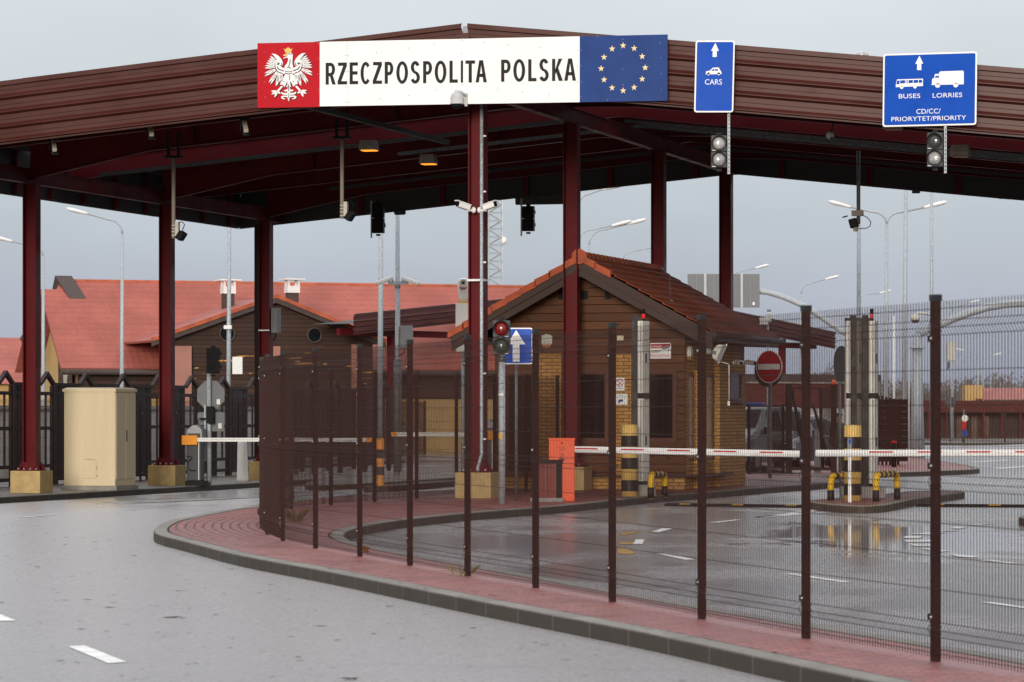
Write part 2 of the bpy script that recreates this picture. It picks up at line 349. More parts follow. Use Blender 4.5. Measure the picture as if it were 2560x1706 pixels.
def pavers(name, col, ring=None, rough=.45):
    m, t, b = base_mat(name)
    tcn = N(t, 'ShaderNodeTexCoord'); P = tcn.outputs['Object']; sx = N(t, 'ShaderNodeSeparateXYZ'); L(t, P, sx.inputs[0])
    rot = N(t, 'ShaderNodeMapping'); rot.inputs['Rotation'].default_value = (0, 0, R(20)); L(t, P, rot.inputs[0])
    br = N(t, 'ShaderNodeTexBrick'); L(t, rot.outputs[0], br.inputs[0]); br.inputs['Scale'].default_value = 1
    br.inputs['Brick Width'].default_value = .2; br.inputs['Row Height'].default_value = .1; br.inputs['Mortar Size'].default_value = .011
    br.inputs['Color1'].default_value = (*dark(col, 1.18), 1); br.inputs['Color2'].default_value = (*dark(col, .70), 1); br.inputs['Mortar'].default_value = (*dark(col, .28), 1)
    n1 = noise(t, .7, 5, P); n2 = noise(t, 9, 4, P)
    c = mixc(t, ramp(t, n2, .42, .66, 0, .65), br.outputs[0], dark(col, .5))
    h = math_(t, 'SUBTRACT', 1., br.outputs[1])
    if ring:
        yy = math_(t, 'SUBTRACT', sx.outputs[1], 54.0)
        q = math_(t, 'SUBTRACT', sx.outputs[0], math_(t, 'MULTIPLY', math_(t, 'MULTIPLY', yy, yy), .0165))
        q2 = math_(t, 'ADD', q, math_(t, 'MULTIPLY', math_(t, 'SUBTRACT', noise(t, 1.1, 3, P), .5), .06))
        fr = math_(t, 'FRACT', math_(t, 'DIVIDE', q2, .135)); ed = ramp(t, math_(t, 'MINIMUM', fr, math_(t, 'SUBTRACT', 1., fr)), .07, .16)
        inr = math_(t, 'MULTIPLY', ramp(t, q, -3.1, -3.5), ramp(t, noise(t, 1.3, 3, P), .28, .42)); inr = math_(t, 'MULTIPLY', inr, math_(t, 'MULTIPLY', ramp(t, sx.outputs[1], 42.5, 45), ramp(t, sx.outputs[1], 58, 55)))
        g = math_(t, 'MULTIPLY', inr, math_(t, 'SUBTRACT', 1., ed))
        c = mixc(t, g, c, dark(col, .10)); h = math_(t, 'SUBTRACT', h, g)
    c = mixc(t, ramp(t, n1, .42, .7, 0, .5), c, dark(col, .62))
    L(t, c, b.inputs['Base Color']); L(t, ramp(t, n1, .35, .7, rough + .12, rough - .12), b.inputs['Roughness'])
    bump(t, b, h, .5, .008); return m
M['paver'] = pavers('red_pavers', (.35, .115, .100), (-3.1, 48.5, 1.75))
M['pavergrey'] = pavers('brown_pavers', (.20, .155, .115))
def kerbmat(name, col):
    m, t, b = base_mat(name); uv = N(t, 'ShaderNodeUVMap'); uv.uv_map = 'run'; sx = N(t, 'ShaderNodeSeparateXYZ'); L(t, uv.outputs[0], sx.inputs[0])
    fr = math_(t, 'FRACT', sx.outputs[0]); fl = math_(t, 'FLOOR', sx.outputs[0])
    wn = N(t, 'ShaderNodeTexWhiteNoise'); wn.noise_dimensions = '1D'; L(t, fl, wn.inputs['W'])
    n1 = noise(t, 1.6, 6, rough=.65); n2 = noise(t, 40, 3)
    c = mixc(t, wn.outputs[0], dark(col, .86), dark(col, 1.08)); c = mixc(t, ramp(t, n1, .45, .7, 0, .6), c, dark(col, .5))
    c = mixc(t, ramp(t, n2, .4, .7, 0, .3), c, dark(col, .6))
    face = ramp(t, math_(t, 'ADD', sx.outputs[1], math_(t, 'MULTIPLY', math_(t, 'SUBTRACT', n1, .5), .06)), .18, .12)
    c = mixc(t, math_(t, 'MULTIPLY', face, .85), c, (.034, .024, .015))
    ed = ramp(t, math_(t, 'MINIMUM', fr, math_(t, 'SUBTRACT', 1., fr)), .004, .016)
    c = mixc(t, ed, mixc(t, .5, c, dark(col, .9)), c)
    L(t, c, b.inputs['Base Color']); L(t, ramp(t, n1, .35, .65, .72, .55), b.inputs['Roughness']); b.inputs['Specular IOR Level'].default_value = .2; bump(t, b, n2, .15, .004); return m
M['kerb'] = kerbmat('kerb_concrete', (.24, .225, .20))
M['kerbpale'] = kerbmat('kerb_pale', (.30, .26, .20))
M['paint'] = mat('road_paint', (.78, .77, .74), .5, var=.15, scale=3, fine=.2)
M['paintold'] = mat('road_paint_worn', (.66, .65, .63), .5, var=.4, scale=1.5, fine=.35)
M['paintyel'] = mat('road_paint_yellow', (.40, .22, .04), .5, var=.3, scale=2)
M['grass'] = mat('dull_grass', (.07, .065, .03), .9, var=.3, scale=.05)

def translucent(name, col):
    m, t, b = base_mat(name); out = t.nodes['Material Output']; tr = N(t, 'ShaderNodeBsdfTranslucent'); df = N(t, 'ShaderNodeBsdfDiffuse'); ms = N(t, 'ShaderNodeMixShader'); ms.inputs[0].default_value = .8
    c = mixc(t, ramp(t, noise(t, 1.5, 4), .3, .7), dark(col, .8), col); L(t, c, tr.inputs[0]); L(t, c, df.inputs[0]); L(t, df.outputs[0], ms.inputs[1]); L(t, tr.outputs[0], ms.inputs[2]); L(t, ms.outputs[0], out.inputs[0]); return m
M['skylight'] = translucent('skylight_sheet', (.85, .87, .90))

def windowpane(name):
    m, t, b = base_mat(name); out = t.nodes['Material Output']; tr = N(t, 'ShaderNodeBsdfTransparent'); tr.inputs[0].default_value = (.55, .56, .58, 1); ms = N(t, 'ShaderNodeMixShader'); ms.inputs[0].default_value = .45
    b.inputs['Base Color'].default_value = (.012, .012, .013, 1); b.inputs['Roughness'].default_value = .06; b.inputs['Specular IOR Level'].default_value = .5
    L(t, tr.outputs[0], ms.inputs[1]); L(t, b.outputs[0], ms.inputs[2]); L(t, ms.outputs[0], out.inputs[0]); return m
M['winpane'] = windowpane('booth_window_glass')
# ------------------------------------------------------------------ ground, road, pavements
def grid_sheet(name, m, x0, x1, y0, y1, step, dz=0.):
    nx = int((x1 - x0) / step); ny = int((y1 - y0) / step); b = MB()
    vs = [(x0 + i * step, y0 + j * step, zg(x0 + i * step, y0 + j * step) + dz) for j in range(ny + 1) for i in range(nx + 1)]
    fs = [(j * (nx + 1) + i, j * (nx + 1) + i + 1, (j + 1) * (nx + 1) + i + 1, (j + 1) * (nx + 1) + i) for j in range(ny) for i in range(nx)]
    b.add(vs, fs, True); return struct(b.build(name, m))
grid_sheet('road', M['asphalt'], -60, 80, -30, 330, 1.0)
g = MB(); g.add([(-2500, -300, -.4), (2500, -300, -.4), (2500, 5000, -.4), (-2500, 5000, -.4)], [(0, 1, 2, 3)]); struct(g.build('ground', M['grass']))
def smooth_loop(pts, k=5):
    out = []; n = len(pts)
    for i in range(n):
        p0, p1, p2, p3 = (Vector(pts[(i + j - 1) % n]) for j in range(4))
        for q in range(k):
            t = q / k
            out.append(tuple(.5 * ((2 * p1) + (p2 - p0) * t + (2 * p0 - 5 * p1 + 4 * p2 - p3) * t * t + (3 * p1 - p0 - 3 * p2 + p3) * t ** 3)))
    return out
def inset(pts, d):
    n = len(pts); ar = sum(pts[i][0] * pts[(i + 1) % n][1] - pts[(i + 1) % n][0] * pts[i][1] for i in range(n)); sg = 1 if ar > 0 else -1
    out = []
    for i in range(n):
        a, b_, c_ = Vector(pts[i - 1]), Vector(pts[i]), Vector(pts[(i + 1) % n])
        t = ((b_ - a).normalized() + (c_ - b_).normalized()).normalized(); nrm = Vector((-t.y, t.x)) * sg
        out.append(tuple(b_ + nrm * d))
    return out
def island(name, pts, m_top, k=5, h=.14, kw=.19, km=None, label=None, stone=1.0, smooth=True):
    lp = smooth_loop(pts, k) if smooth else pts
    ip = inset(lp, kw); n = len(lp)
    Z = lambda p, z: (p[0], p[1], zg(p[0], p[1]) + z)
    jp = inset(lp, kw + .03)
    t = MB(); t.add([Z(p, h - .004) for p in jp], [list(range(n))]); struct(t.build(name, M[m_top]))
    t = MB(); t.add([Z(p, h - .014) for p in ip] + [Z(p, h - .0145) for p in inset(lp, kw + .12)], [(i, (i + 1) % n, (i + 1) % n + n, i + n) for i in range(n)]); struct(t.build('paving_joint', M['joint']))
    vs = []; uvs = []; s = 0.; ch = .02; bp = inset(lp, ch); fs = []
    cum = [0.]
    for i in range(n): cum.append(cum[-1] + (Vector(lp[(i + 1) % n]) - Vector(lp[i])).length)
    me = bpy.data.meshes.new('kerb')
    for i in range(n + 1):
        j = i % n
        vs += [Z(lp[j], -.25), Z(lp[j], h - ch), Z(bp[j], h), Z(ip[j], h), Z(ip[j], h - .06)]
    for i in range(n):
        for q in range(4): fs.append((i * 5 + q, (i + 1) * 5 + q, (i + 1) * 5 + q + 1, i * 5 + q + 1))
    me.from_pydata(vs, [], fs); lay = me.uv_layers.new(name='run')
    for p in me.polygons:
        i, q = divmod(p.index, 4)
        for li, (a, c_) in zip(p.loop_indices, ((i, q), (i + 1, q), (i + 1, q + 1), (i, q + 1))):
            lay.data[li].uv = (cum[a] / stone, c_ * .1)
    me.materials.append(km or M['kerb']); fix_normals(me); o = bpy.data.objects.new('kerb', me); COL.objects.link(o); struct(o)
island('pavement', [(4.6, 13.5), (3.0, 19.2), (1.79, 23.7), (1.0, 26.7), (-.375, 31.3), (-1.94, 36.7), (-3.2, 40.8), (-4.26, 45.1), (-4.95, 48.0), (-5.25, 50.6), (-5.38, 53.75),
    (-5.26, 55.8), (-4.95, 60.0), (-4.56, 62.6), (-4.15, 65.6), (-3.62, 69), (-2.7, 72), (-1.27, 75.2), (0.1, 79), (1.9, 86), (3.6, 92), (6, 95.5), (8.2, 93), (8.3, 86), (7.5, 82.1), (5.94, 78.0), (3.94, 72.2), (2.72, 69.0), (1.07, 63),
    (0, 60), (-.79, 57.8), (-1.65, 54.6), (-2.13, 52.0), (-2.33, 49.5), (-2.30, 47.2), (-1.95, 44.5), (-1.19, 41.2), (.29, 35.6), (1.71, 30.1), (3.18, 25.0), (4.4, 20.3), (5.8, 15.2)], 'paver')
lk = [UV(-11.72, v) for v in (-30, -12, 0, 6, 12, 18, 23, 26)]
island('pavement', lk + [UV(-12.2, 29), UV(-14, 31), UV(-30, 31), UV(-30, -30)], 'pavergrey', smooth=False, stone=1.0)
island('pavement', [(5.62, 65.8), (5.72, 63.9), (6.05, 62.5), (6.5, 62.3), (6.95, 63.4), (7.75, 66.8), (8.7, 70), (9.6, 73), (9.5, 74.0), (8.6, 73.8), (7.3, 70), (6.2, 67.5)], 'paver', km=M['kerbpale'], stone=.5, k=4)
island('pavement', [(8.22, 55.8), (8.45, 54.4), (9.2, 54), (10, 55), (10.6, 57.5), (9.6, 58.6), (8.8, 57.8)], 'pavergrey', k=4)
island('pavement', [(8.6, 92.5), (10.2, 95.9), (12.1, 99), (13.6, 101.8), (14.2, 104.5), (14.6, 110), (14.9, 120), (15.2, 132), (14.6, 150), (12, 156), (9, 152), (8, 120), (7.8, 100)], 'paver', k=4)
island('pavement', [(-5.3, 88), (-4.4, 87.2), (-2.9, 91), (-1.5, 97), (0.8, 106), (1.0, 112), (-1, 114), (-4, 108), (-5.2, 98)], 'pavergrey', k=4)
island('pavement', [(-3.42, 79.8), (-3.05, 79.1), (-2.6, 79.6), (-1.8, 83.4), (-1.3, 86.6), (-1.8, 87.3), (-2.5, 85.5)], 'pavergrey', k=4)
island('pavement', [(26, 205), (80, 205), (80, 330), (10, 330), (12, 225)], 'pavergrey', smooth=False)
# painted markings
def gp(px, py, z=0.):
    d = (HC - z) * F / (py - HY); return (wx(px, d), d)
def mark(quads, m, dz=.006):
    b = MB()
    for q in quads:
        pts = [gp(*p) for p in q]; b.add([(x, y, zg(x, y) + dz) for x, y in pts], [list(range(len(pts)))])
    struct(b.build('road_marking', M[m]))
mark([[(170, 1618), (213, 1616), (317, 1657), (270, 1660)], [(-60, 1518), (-2, 1536), (41, 1553.5), (-10, 1554)]], 'paint')
mark([[(36, 1293), (130, 1285), (139, 1286), (60, 1293)], [(300, 1273.2), (395, 1266.2), (404, 1267), (318, 1273.6)]], 'paint')
mark([[(1629, 1331), (1655, 1322), (1684, 1322), (1648, 1331.5)], [(1583, 1361), (1589, 1350), (1611, 1350), (1606, 1361)], [(1639, 1385), (1664, 1385), (1738, 1400), (1712, 1400.5)],
    [(1770, 1307.5), (1834, 1300.5), (1853, 1300.5), (1795, 1307.5)], [(1875, 1294.5), (1930, 1289), (1948, 1289), (1895, 1294.5)],
    [(1959, 1435.5), (1985, 1435.5), (2129, 1456.5), (2105, 1457)], [(2452, 1507), (2478, 1507), (2600, 1524), (2580, 1525)],
    [(1880, 1294), (1962, 1286), (1995, 1278), (2050, 1273), (2028, 1283), (2085, 1280.5), (2050, 1283.5), (1975, 1290), (1900, 1294.5)]], 'paint')
mark([[(2275, 1335.5), (2322, 1332.5), (2370, 1331), (2330, 1338.5)], [(2258, 1346), (2263, 1341.5), (2308, 1341.5), (2298, 1346)], [(2258, 1350.5), (2330, 1350.5), (2345, 1356), (2266, 1356)],
    [(2272, 1361), (2345, 1361), (2350, 1367), (2288, 1367)], [(2300, 1373), (2330, 1373), (2378, 1379), (2345, 1381)], [(2370, 1386), (2395, 1387), (2448, 1393), (2430, 1395), (2395, 1393)],
    [(2442, 1402), (2480, 1401), (2550, 1410), (2520, 1410)], [(2345, 1328), (2365, 1326), (2400, 1327), (2380, 1329)], [(2368, 1322.5), (2390, 1318.5), (2422, 1319), (2400, 1323)], [(2415, 1314), (2440, 1311), (2478, 1309), (2450, 1314.5)]], 'paintold')
mark([[(1620, 1331.5), (1634, 1327), (1640, 1327), (1628, 1331.5)], [(1545, 1358), (1583, 1356), (1582, 1361.5), (1552, 1362)], [(1545, 1372), (1570, 1374), (1590, 1384), (1560, 1388), (1545, 1384)], [(1548, 1336), (1590, 1330), (1600, 1331), (1560, 1340)]], 'paintyel')
mark([[(2420, 1155), (2520, 1150), (2530, 1152), (2440, 1157)], [(2480, 1170), (2560, 1166), (2575, 1168), (2500, 1173)], [(2340, 1245), (2400, 1239), (2412, 1240), (2360, 1246)]], 'paintold')
mark([[(250, 1238), (640, 1231), (648, 1236.5), (300, 1243)]], 'paintold', dz=.004)

# ------------------------------------------------------------------ the big canopy
ZA, PL, PR = 8.169, .0892, .1084             # fascia bottom at the apex, pitch to each side
FH = 1.255; VF, VB, UL, UR = -.693, 24.54, -14.04, 14.6
def zb(u): return ZA + (PL * u if u < 0 else -PR * u)
can = thing('border_canopy', 'large dark red steel canopy with brown corrugated fascia over the checkpoint lanes', 'canopy', (XD, YD, 0), -TH)
def fascia_profile(h=FH, per=.298):
    pr = [(h + .03, -.03), (h + .03, .06), (h - .06, .06), (h - .075, .0)]; z = h - .075
    while z > .08:
        for dz, o in ((.08, 0), (.083, .008), (.088, 0), (.160, 0), (.228, .085), (.240, .085), (.285, 0), (per, 0)):
            zz = z - dz
            if zz > .04: pr.append((zz, o))
        z -= per
    pr += [(.04, 0), (.025, .03), (0, .03), (0, -.03)]; return pr
PROF = fascia_profile()
def fascia_strip(a, b, za, zb_, out, m='fascia', name='fascia', par=None, prof=PROF):
    b_ = MB(); n = len(prof)
    vs = [(a[0] + out[0] * o, a[1] + out[1] * o, za + z) for z, o in prof] + [(b[0] + out[0] * o, b[1] + out[1] * o, zb_ + z) for z, o in prof]
    b_.add(vs, [(i, i + 1, n + i + 1, n + i) for i in range(n - 1)])
    o_ = b_.build(name, M[m], par); s_ = o_.modifiers.new('sheet', 'SOLIDIFY'); s_.thickness = .004; s_.offset = 0
    return o_
def split_strip(a, b, za, zb_, out, par, pieces=3):
    for i in range(pieces):
        t0, t1 = i / pieces, (i + 1) / pieces
        fascia_strip((lerp(a[0], b[0], t0), lerp(a[1], b[1], t0)), (lerp(a[0], b[0], t1), lerp(a[1], b[1], t1)), lerp(za, zb_, t0) + .004 * (i % 2), lerp(za, zb_, t1) + .004 * (i % 2), out, par=par)
split_strip((UL, VF), (-.06, VF), zb(UL), zb(-.06), (0, -1), can)
split_strip((.06, VF), (UR, VF), zb(.06), zb(UR), (0, -1), can)
split_strip((UL, VB), (-.04, VB), zb(UL), zb(0), (0, 1), can, 2); split_strip((.04, VB), (UR, VB), zb(0), zb(UR), (0, 1), can, 2)
split_strip((UL, VF), (UL, VB), zb(UL), zb(UL), (-1, 0), can, 4); split_strip((UR, VF), (UR, VB), zb(UR), zb(UR), (1, 0), can, 4)
for u0_, u1_ in ((UL + .05, 0), (0, UR - .05)):
    b = MB(); z0_, z1_ = zb(u0_), zb(u1_); y0_, y1_ = VB - .05, VB - .035
    b.add([(u0_, y0_, z0_ + .02), (u1_, y0_, z1_ + .02), (u1_, y0_, z1_ + 1.2), (u0_, y0_, z0_ + 1.2), (u0_, y1_, z0_ + .02), (u1_, y1_, z1_ + .02), (u1_, y1_, z1_ + 1.2), (u0_, y1_, z0_ + 1.2)], [(0, 1, 2, 3), (7, 6, 5, 4), (0, 4, 5, 1), (1, 5, 6, 2), (2, 6, 7, 3), (3, 7, 4, 0)]); b.build('inner_liner', M['deck'], can)
b = MB(); b.box((UL + .035, VF + .1, zb(UL) + .02), (UL + .05, VB - .06, zb(UL) + 1.2)); b.build('inner_liner', M['deck'], can)
b = MB(); b.box((-.05, VF + .01, ZA + .2), (.05, VF + .03, ZA + FH - .02)); b.build('ridge_joint', M['white_sheet'], can)
b = MB(); b.box((-.09, VF - .045, ZA + .1), (.09, VF - .03, ZA + FH - .16)); b.build('joint_cover', M['fascia'], can)
# roof deck: corrugated sheet on purlins, with pale translucent strips
def deck(u0, u1, v0, v1, m, name, lift=1.13):
    b_ = MB(); n = max(2, int((v1 - v0) / .15)); vs = []; fs = []
    for i in range(n + 1):
        v = lerp(v0, v1, i / n); dz = .045 if (i // 1) % 2 else 0
        vs += [(u0, v, zb(u0) + lift + dz), (u1, v, zb(u1) + lift + dz)]
    fs = [(2 * i, 2 * i + 1, 2 * i + 3, 2 * i + 2) for i in range(n)]
    b_.add(vs, fs); return b_.build(name, M[m], can)
for v0_, v1_, m_, nm in ((VF + .05, 10.1, 'deck', 'roof_deck'), (10.1, 11.5, 'skylight', 'skylight_strip'), (11.5, VB - .05, 'deck', 'roof_deck')):
    for a, c_ in ((UL, 0), (0, UR)): deck(a, c_, v0_, v1_, m_, nm)
for k, u in enumerate([-13.6, -12.3, -10.8, -9.3, -7.8, -6.3, -4.9, -3.4, -1.8, 1.8, 3.6, 5.4, 7.2, 9, 10.8, 12.6, 14.1]):
    b = MB(); z = zb(u) + .99; b.box((u - .035, VF + .06, z), (u + .035, VB - .06, z + .14)); b.build('purlin', M['red'] if k % 2 else M['deck'], can)
VROW = [.2, 7.5, 15.75, 23.45]; VL = [None, 7.58, 16.0, 23.35]
def ibeam(pts, depth, width=.18, tf=.02):   # pts: (u,v,z_bottom) along the span, depth per point
    b_ = MB()
    for (p, dp), (q, dq) in zip(zip(pts, depth), zip(pts[1:], depth[1:])):
        for zlo, zhi, hw in ((0, tf, width / 2), (None, None, .006), (-tf, 0, width / 2)):
            vs = []
            for (u, v, z), h in ((p, dp), (q, dq)):
                if zlo is None: z0, z1 = z + tf, z + h - tf
                elif zlo == 0: z0, z1 = z, z + tf
                else: z0, z1 = z + h - tf, z + h
                along_v = abs(q[1] - p[1]) > abs(q[0] - p[0])
                for s_, zz in ((-1, z0), (1, z0), (1, z1), (-1, z1)):
                    vs.append((u + s_ * hw if along_v else u, v if along_v else v + s_ * hw, zz))
            b_.add(vs, [(0, 1, 2, 3), (7, 6, 5, 4), (0, 4, 5, 1), (1, 5, 6, 2), (2, 6, 7, 3), (3, 7, 4, 0)])
    return b_
for k, v in enumerate(VROW):
    for sgn, ue in ((-1, -12.83), (1, 12.83)):
        us_ = [0, sgn * 1.5, sgn * 9.9, ue]; top = lambda u: zb(u) + .97
        dep = [.62, .5, .5, .84]
        pts = [(u, v, top(u) - h) for u, h in zip(us_, dep)]
        b = ibeam(pts, dep)
        for u in (sgn * 4, sgn * 8.8):      # bolted splice plates
            b.box((u - .012, v - .12, top(u) - .50), (u + .012, v + .12, top(u) + .0))
            for q in range(5): b.cbox((u - .05, v - .10, top(u) - .36 + q * .075), (.025, .03, .025)); b.cbox((u + .05, v - .10, top(u) - .36 + q * .075), (.025, .03, .025))
        b.build('rafter', M['red'], can)
for v, m_ in ((11.7, .34), (19.4, .34), (3.8, .34)):
    for sgn in (-1, 1):
        us_ = [0, sgn * 13.7]; ibeam([(u, v, zb(u) + .48) for u in us_], [m_ + .14, m_ + .14], .16).build('intermediate_rafter', M['red'], can)
for u, z0 in ((0, ZA - .02), (-12.83, zb(-12.83) + .04), (12.83, zb(12.83) + .04)):
    ibeam([(u, VF + .08, z0), (u, VB - .08, z0)], [.34, .34]).build('tie_beam', M['red'], can)
for u in (-3.3,):
    b = MB(); b.box((u - .06, VF + .08, zb(u) + .0), (u + .06, 9.0, zb(u) + .02)); b.box((u - .06, VF + .08, zb(u) + .02), (u - .05, 9, zb(u) + .10)); b.box((u + .05, VF + .08, zb(u) + .02), (u + .06, 9, zb(u) + .10)); b.build('cable_tray', M['deck'], can)
# ladder trays slung below the rafters
for v, ua, ub, m_ in ((10.9, -12.5, -.6, 'deck'), (13.9, -6, 12, 'galvdark'), (12.4, 0, 12.5, 'galvdark'), (20.5, -10, 12, 'deck')):
    b = MB(); seg = [(ua, ub)] if ua * ub >= 0 else [(ua, 0), (0, ub)]
    for a, c_ in seg:
        n = int(abs(c_ - a) / .16)
        for s_ in (-.1, .1):
            b.add([(a, v + s_ - .006, zb(a) + .40), (c_, v + s_ - .006, zb(c_) + .40), (c_, v + s_ + .006, zb(c_) + .40), (a, v + s_ + .006, zb(a) + .40), (a, v + s_ - .006, zb(a) + .47), (c_, v + s_ - .006, zb(c_) + .47), (c_, v + s_ + .006, zb(c_) + .47), (a, v + s_ + .006, zb(a) + .47)],
                  [(0, 3, 2, 1), (4, 5, 6, 7), (0, 1, 5, 4), (1, 2, 6, 5), (2, 3, 7, 6), (3, 0, 4, 7)])
        for i in range(n + 1):
            u = lerp(a, c_, i / n); b.box((u - .02, v - .1, zb(u) + .41), (u + .02, v + .1, zb(u) + .44))
    b.build('ladder_tray', M[m_], can)
# studs on the inside of the edge panels
for side, rng in (('l', [1 + 2.05 * i for i in range(12)]), ('b', [-12.8 + 2.35 * i for i in range(12)])):
    for q in rng:
        b = MB()
        if side == 'l': b.box((UL + .06, q - .07, zb(UL) + .03), (UL + .15, q + .07, zb(UL) + 1.15))
        else: b.box((q - .07, VB - .15, zb(q) + .03), (q + .07, VB - .06, zb(q) + 1.15))
        b.build('stud', M['red'], can)
    b = MB()
    if side == 'l': b.box((UL + .16, VF + .1, zb(UL) + .33), (UL + .24, VB - .1, zb(UL) + .40))
    b.v and b.build('edge_rail', M['beige'], can)
def column(u, v, ztop, zbase, lab=None):
    r = bpy.data.objects.new('column', None); COL.objects.link(r); r.parent = can; r.location = (u, v, 0)
    b_ = MB(); hw, hd = .148, .15; z0 = zbase + .5
    for s_ in (-1, 1): b_.box((s_ * hw - .012, -hd, z0), (s_ * hw + .012, hd, ztop))
    b_.box((-hw, -.008, z0 + .001), (hw, .008, ztop)); b_.build('shaft', M['red'], r)
    b_ = MB(); b_.box((-.27, -.27, z0), (.27, .27, z0 + .025))
    for s_ in (-.075, .075):
        b_.prism([(-.27, z0 + .025), (.27, z0 + .025), (.17, z0 + .2), (-.17, z0 + .2)], s_ * 2.1 - .01, s_ * 2.1 + .01)
    for s_ in (-1, 1):
        b_.add([(s_ * .16, -.26, z0 + .025), (s_ * .16, .26, z0 + .025), (s_ * .16, .16, z0 + .2), (s_ * .16, -.16, z0 + .2), (s_ * .18, -.26, z0 + .025), (s_ * .18, .26, z0 + .025), (s_ * .18, .16, z0 + .2), (s_ * .18, -.16, z0 + .2)],
               [(0, 1, 2, 3), (7, 6, 5, 4), (0, 4, 5, 1), (1, 5, 6, 2), (2, 6, 7, 3), (3, 7, 4, 0)])
    b_.build('base_plate', M['red'], r)
    b_ = MB()
    for a in (-.22, -.08, .08, .22): b_.cyl((a, -.245, z0 + .02), (a, -.245, z0 + .065), .02, n=6)
    b_.build('anchor_bolts', M['bolt'], r)
    p = MB(); p.box((-.37, -.37, zbase - .1), (.37, .37, z0)); p.build('plinth', M['plinth'], can, bevel=.012, loc=(u, v, 0))
    return r
for k, v in enumerate(VROW):
    cc = column(0, v, ZA - .02, .14)
    if k == 0:
        b = MB(); b.tube([(.05, -.19, .35), (.05, -.19, .72), (.13, -.19, 1.0), (.13, -.19, ZA - .1)], .035, 8); b.build('conduit', M['galv'], cc)
        b = MB()
        for z in (1.3, 2.6, 4.8, 6.2, 7.3): b.cbox((.19, -.165, z), (.05, .03, .03))
        b.build('cable_clips', M['white'], cc)
        b = MB(); b.box((-.17, -.16, 4.43), (.17, .16, 4.47)); b.build('strap', M['white'], cc)
    column(12.83, v, zb(12.83) + .04, .14)
for k, v in enumerate([-.1] + VL[1:]):
    cc = column(-12.83, v, zb(-12.83) + .04, -.01)
    if k == 3:
        b = MB(); b.box((-.29, -.13, .55), (-.175, .05, zb(-12.83) - .1)); b.build('cable_duct', M['black'], cc)
        for z in (3.05, 4.05): b = MB(); b.box((-.16, -.165, z), (.16, -.151, z + .03)); b.build('strap', M['white'], cc)
# ------------------------------------------------------------------ writing and signs
FONT = None
def text_mesh(s, bold=0.):
    cu = bpy.data.curves.new('lettering', 'FONT')
    if FONT: cu.font = FONT
    cu.body = s; cu.offset = bold; cu.resolution_u = 3
    o = bpy.data.objects.new('lettering', cu); COL.objects.link(o); bpy.context.view_layer.update()
    me = bpy.data.meshes.new_from_object(o.evaluated_get(bpy.context.evaluated_depsgraph_get()))
    bpy.data.objects.remove(o); bpy.data.curves.remove(cu); return me
def text(par, s, x0, z0, x1, z1, y, m, bold=0., shear=0.):
    me = text_mesh(s, bold); xs = [v.co.x for v in me.vertices]; ys = [v.co.y for v in me.vertices]
    ax, bx, ay, by = min(xs), max(xs), min(ys), max(ys)
    for v in me.vertices:
        tx = (v.co.x - ax) / (bx - ax); x = lerp(x0, x1, tx)
        v.co = (x, y, lerp(z0, z1, (v.co.y - ay) / (by - ay)) + shear * x)
    me.name = 'lettering'; me.materials.clear(); me.materials.append(M[m]); o = bpy.data.objects.new('lettering', me); COL.objects.link(o); o.parent = par
    return o
def decal(par, name, polys, y, m):
    b_ = MB()
    for p in polys: b_.flat(p, y)
    return b_.build(name, M[m], par)
def rrect(x0, z0, x1, z1, r, n=5):
    out = []
    for cx, cz, a0 in ((x1 - r, z1 - r, 0), (x0 + r, z1 - r, 90), (x0 + r, z0 + r, 180), (x1 - r, z0 + r, 270)):
        out += [(cx + r * math.cos(R(a0 + 90 * k / n)), cz + r * math.sin(R(a0 + 90 * k / n))) for k in range(n + 1)]
    return out
# main board, fixed to the front of the fascia
VS = -.86
def SX(px): return uAt(px, VS)
ul, ur = SX(644.5), SX(1669); zl, zr = HC + (HY - 269) * dUV(ul, VS) / F, HC + (HY - 252.5) * dUV(ur, VS) / F
sh = (zr - zl) / (ur - ul); BH = 1.275
bd = thing('country_sign', 'long white board reading RZECZPOSPOLITA POLSKA with eagle panel and starred blue panel', 'sign', (*UV(ul, VS), zl), -TH)
W = ur - ul
def bx(px): return SX(px) - ul
def shpoly(x0, x1, z0=0, z1=BH): return [(x0, z0 + sh * x0), (x1, z0 + sh * x1), (x1, z1 + sh * x1), (x0, z1 + sh * x0)]
xr, xs_, xb = bx(800), bx(869), bx(1450)
for nm, a, c_, m_, d0 in (('red_panel', 0, xr - .003, 'signred', -.012), ('white_panel', xr + .001, xs_ - .002, 'wsign', 0), ('white_panel', xs_ + .002, xb - .002, 'wsign', 0), ('blue_panel', xb + .002, W, 'eublue', 0)):
    b = MB(); b.prism(shpoly(a, c_, d0), -.02, .02); o = b.build(nm, M[m_], bd)
    if nm == 'red_panel': redp = o
    if nm == 'blue_panel': blup = o
    if nm == 'white_panel': whp = o
b = MB()
for a in (.3, 1.6, 3.2, 4.8, 6.4, 7.8): b.box((a, .021, .1 + sh * a), (a + .05, .10, BH - .1 + sh * a))
b.build('back_rail', M['galvdark'], bd)
pz = lambda py, px: HC + (HY - py) * dUV(SX(px), VS) / F - zl
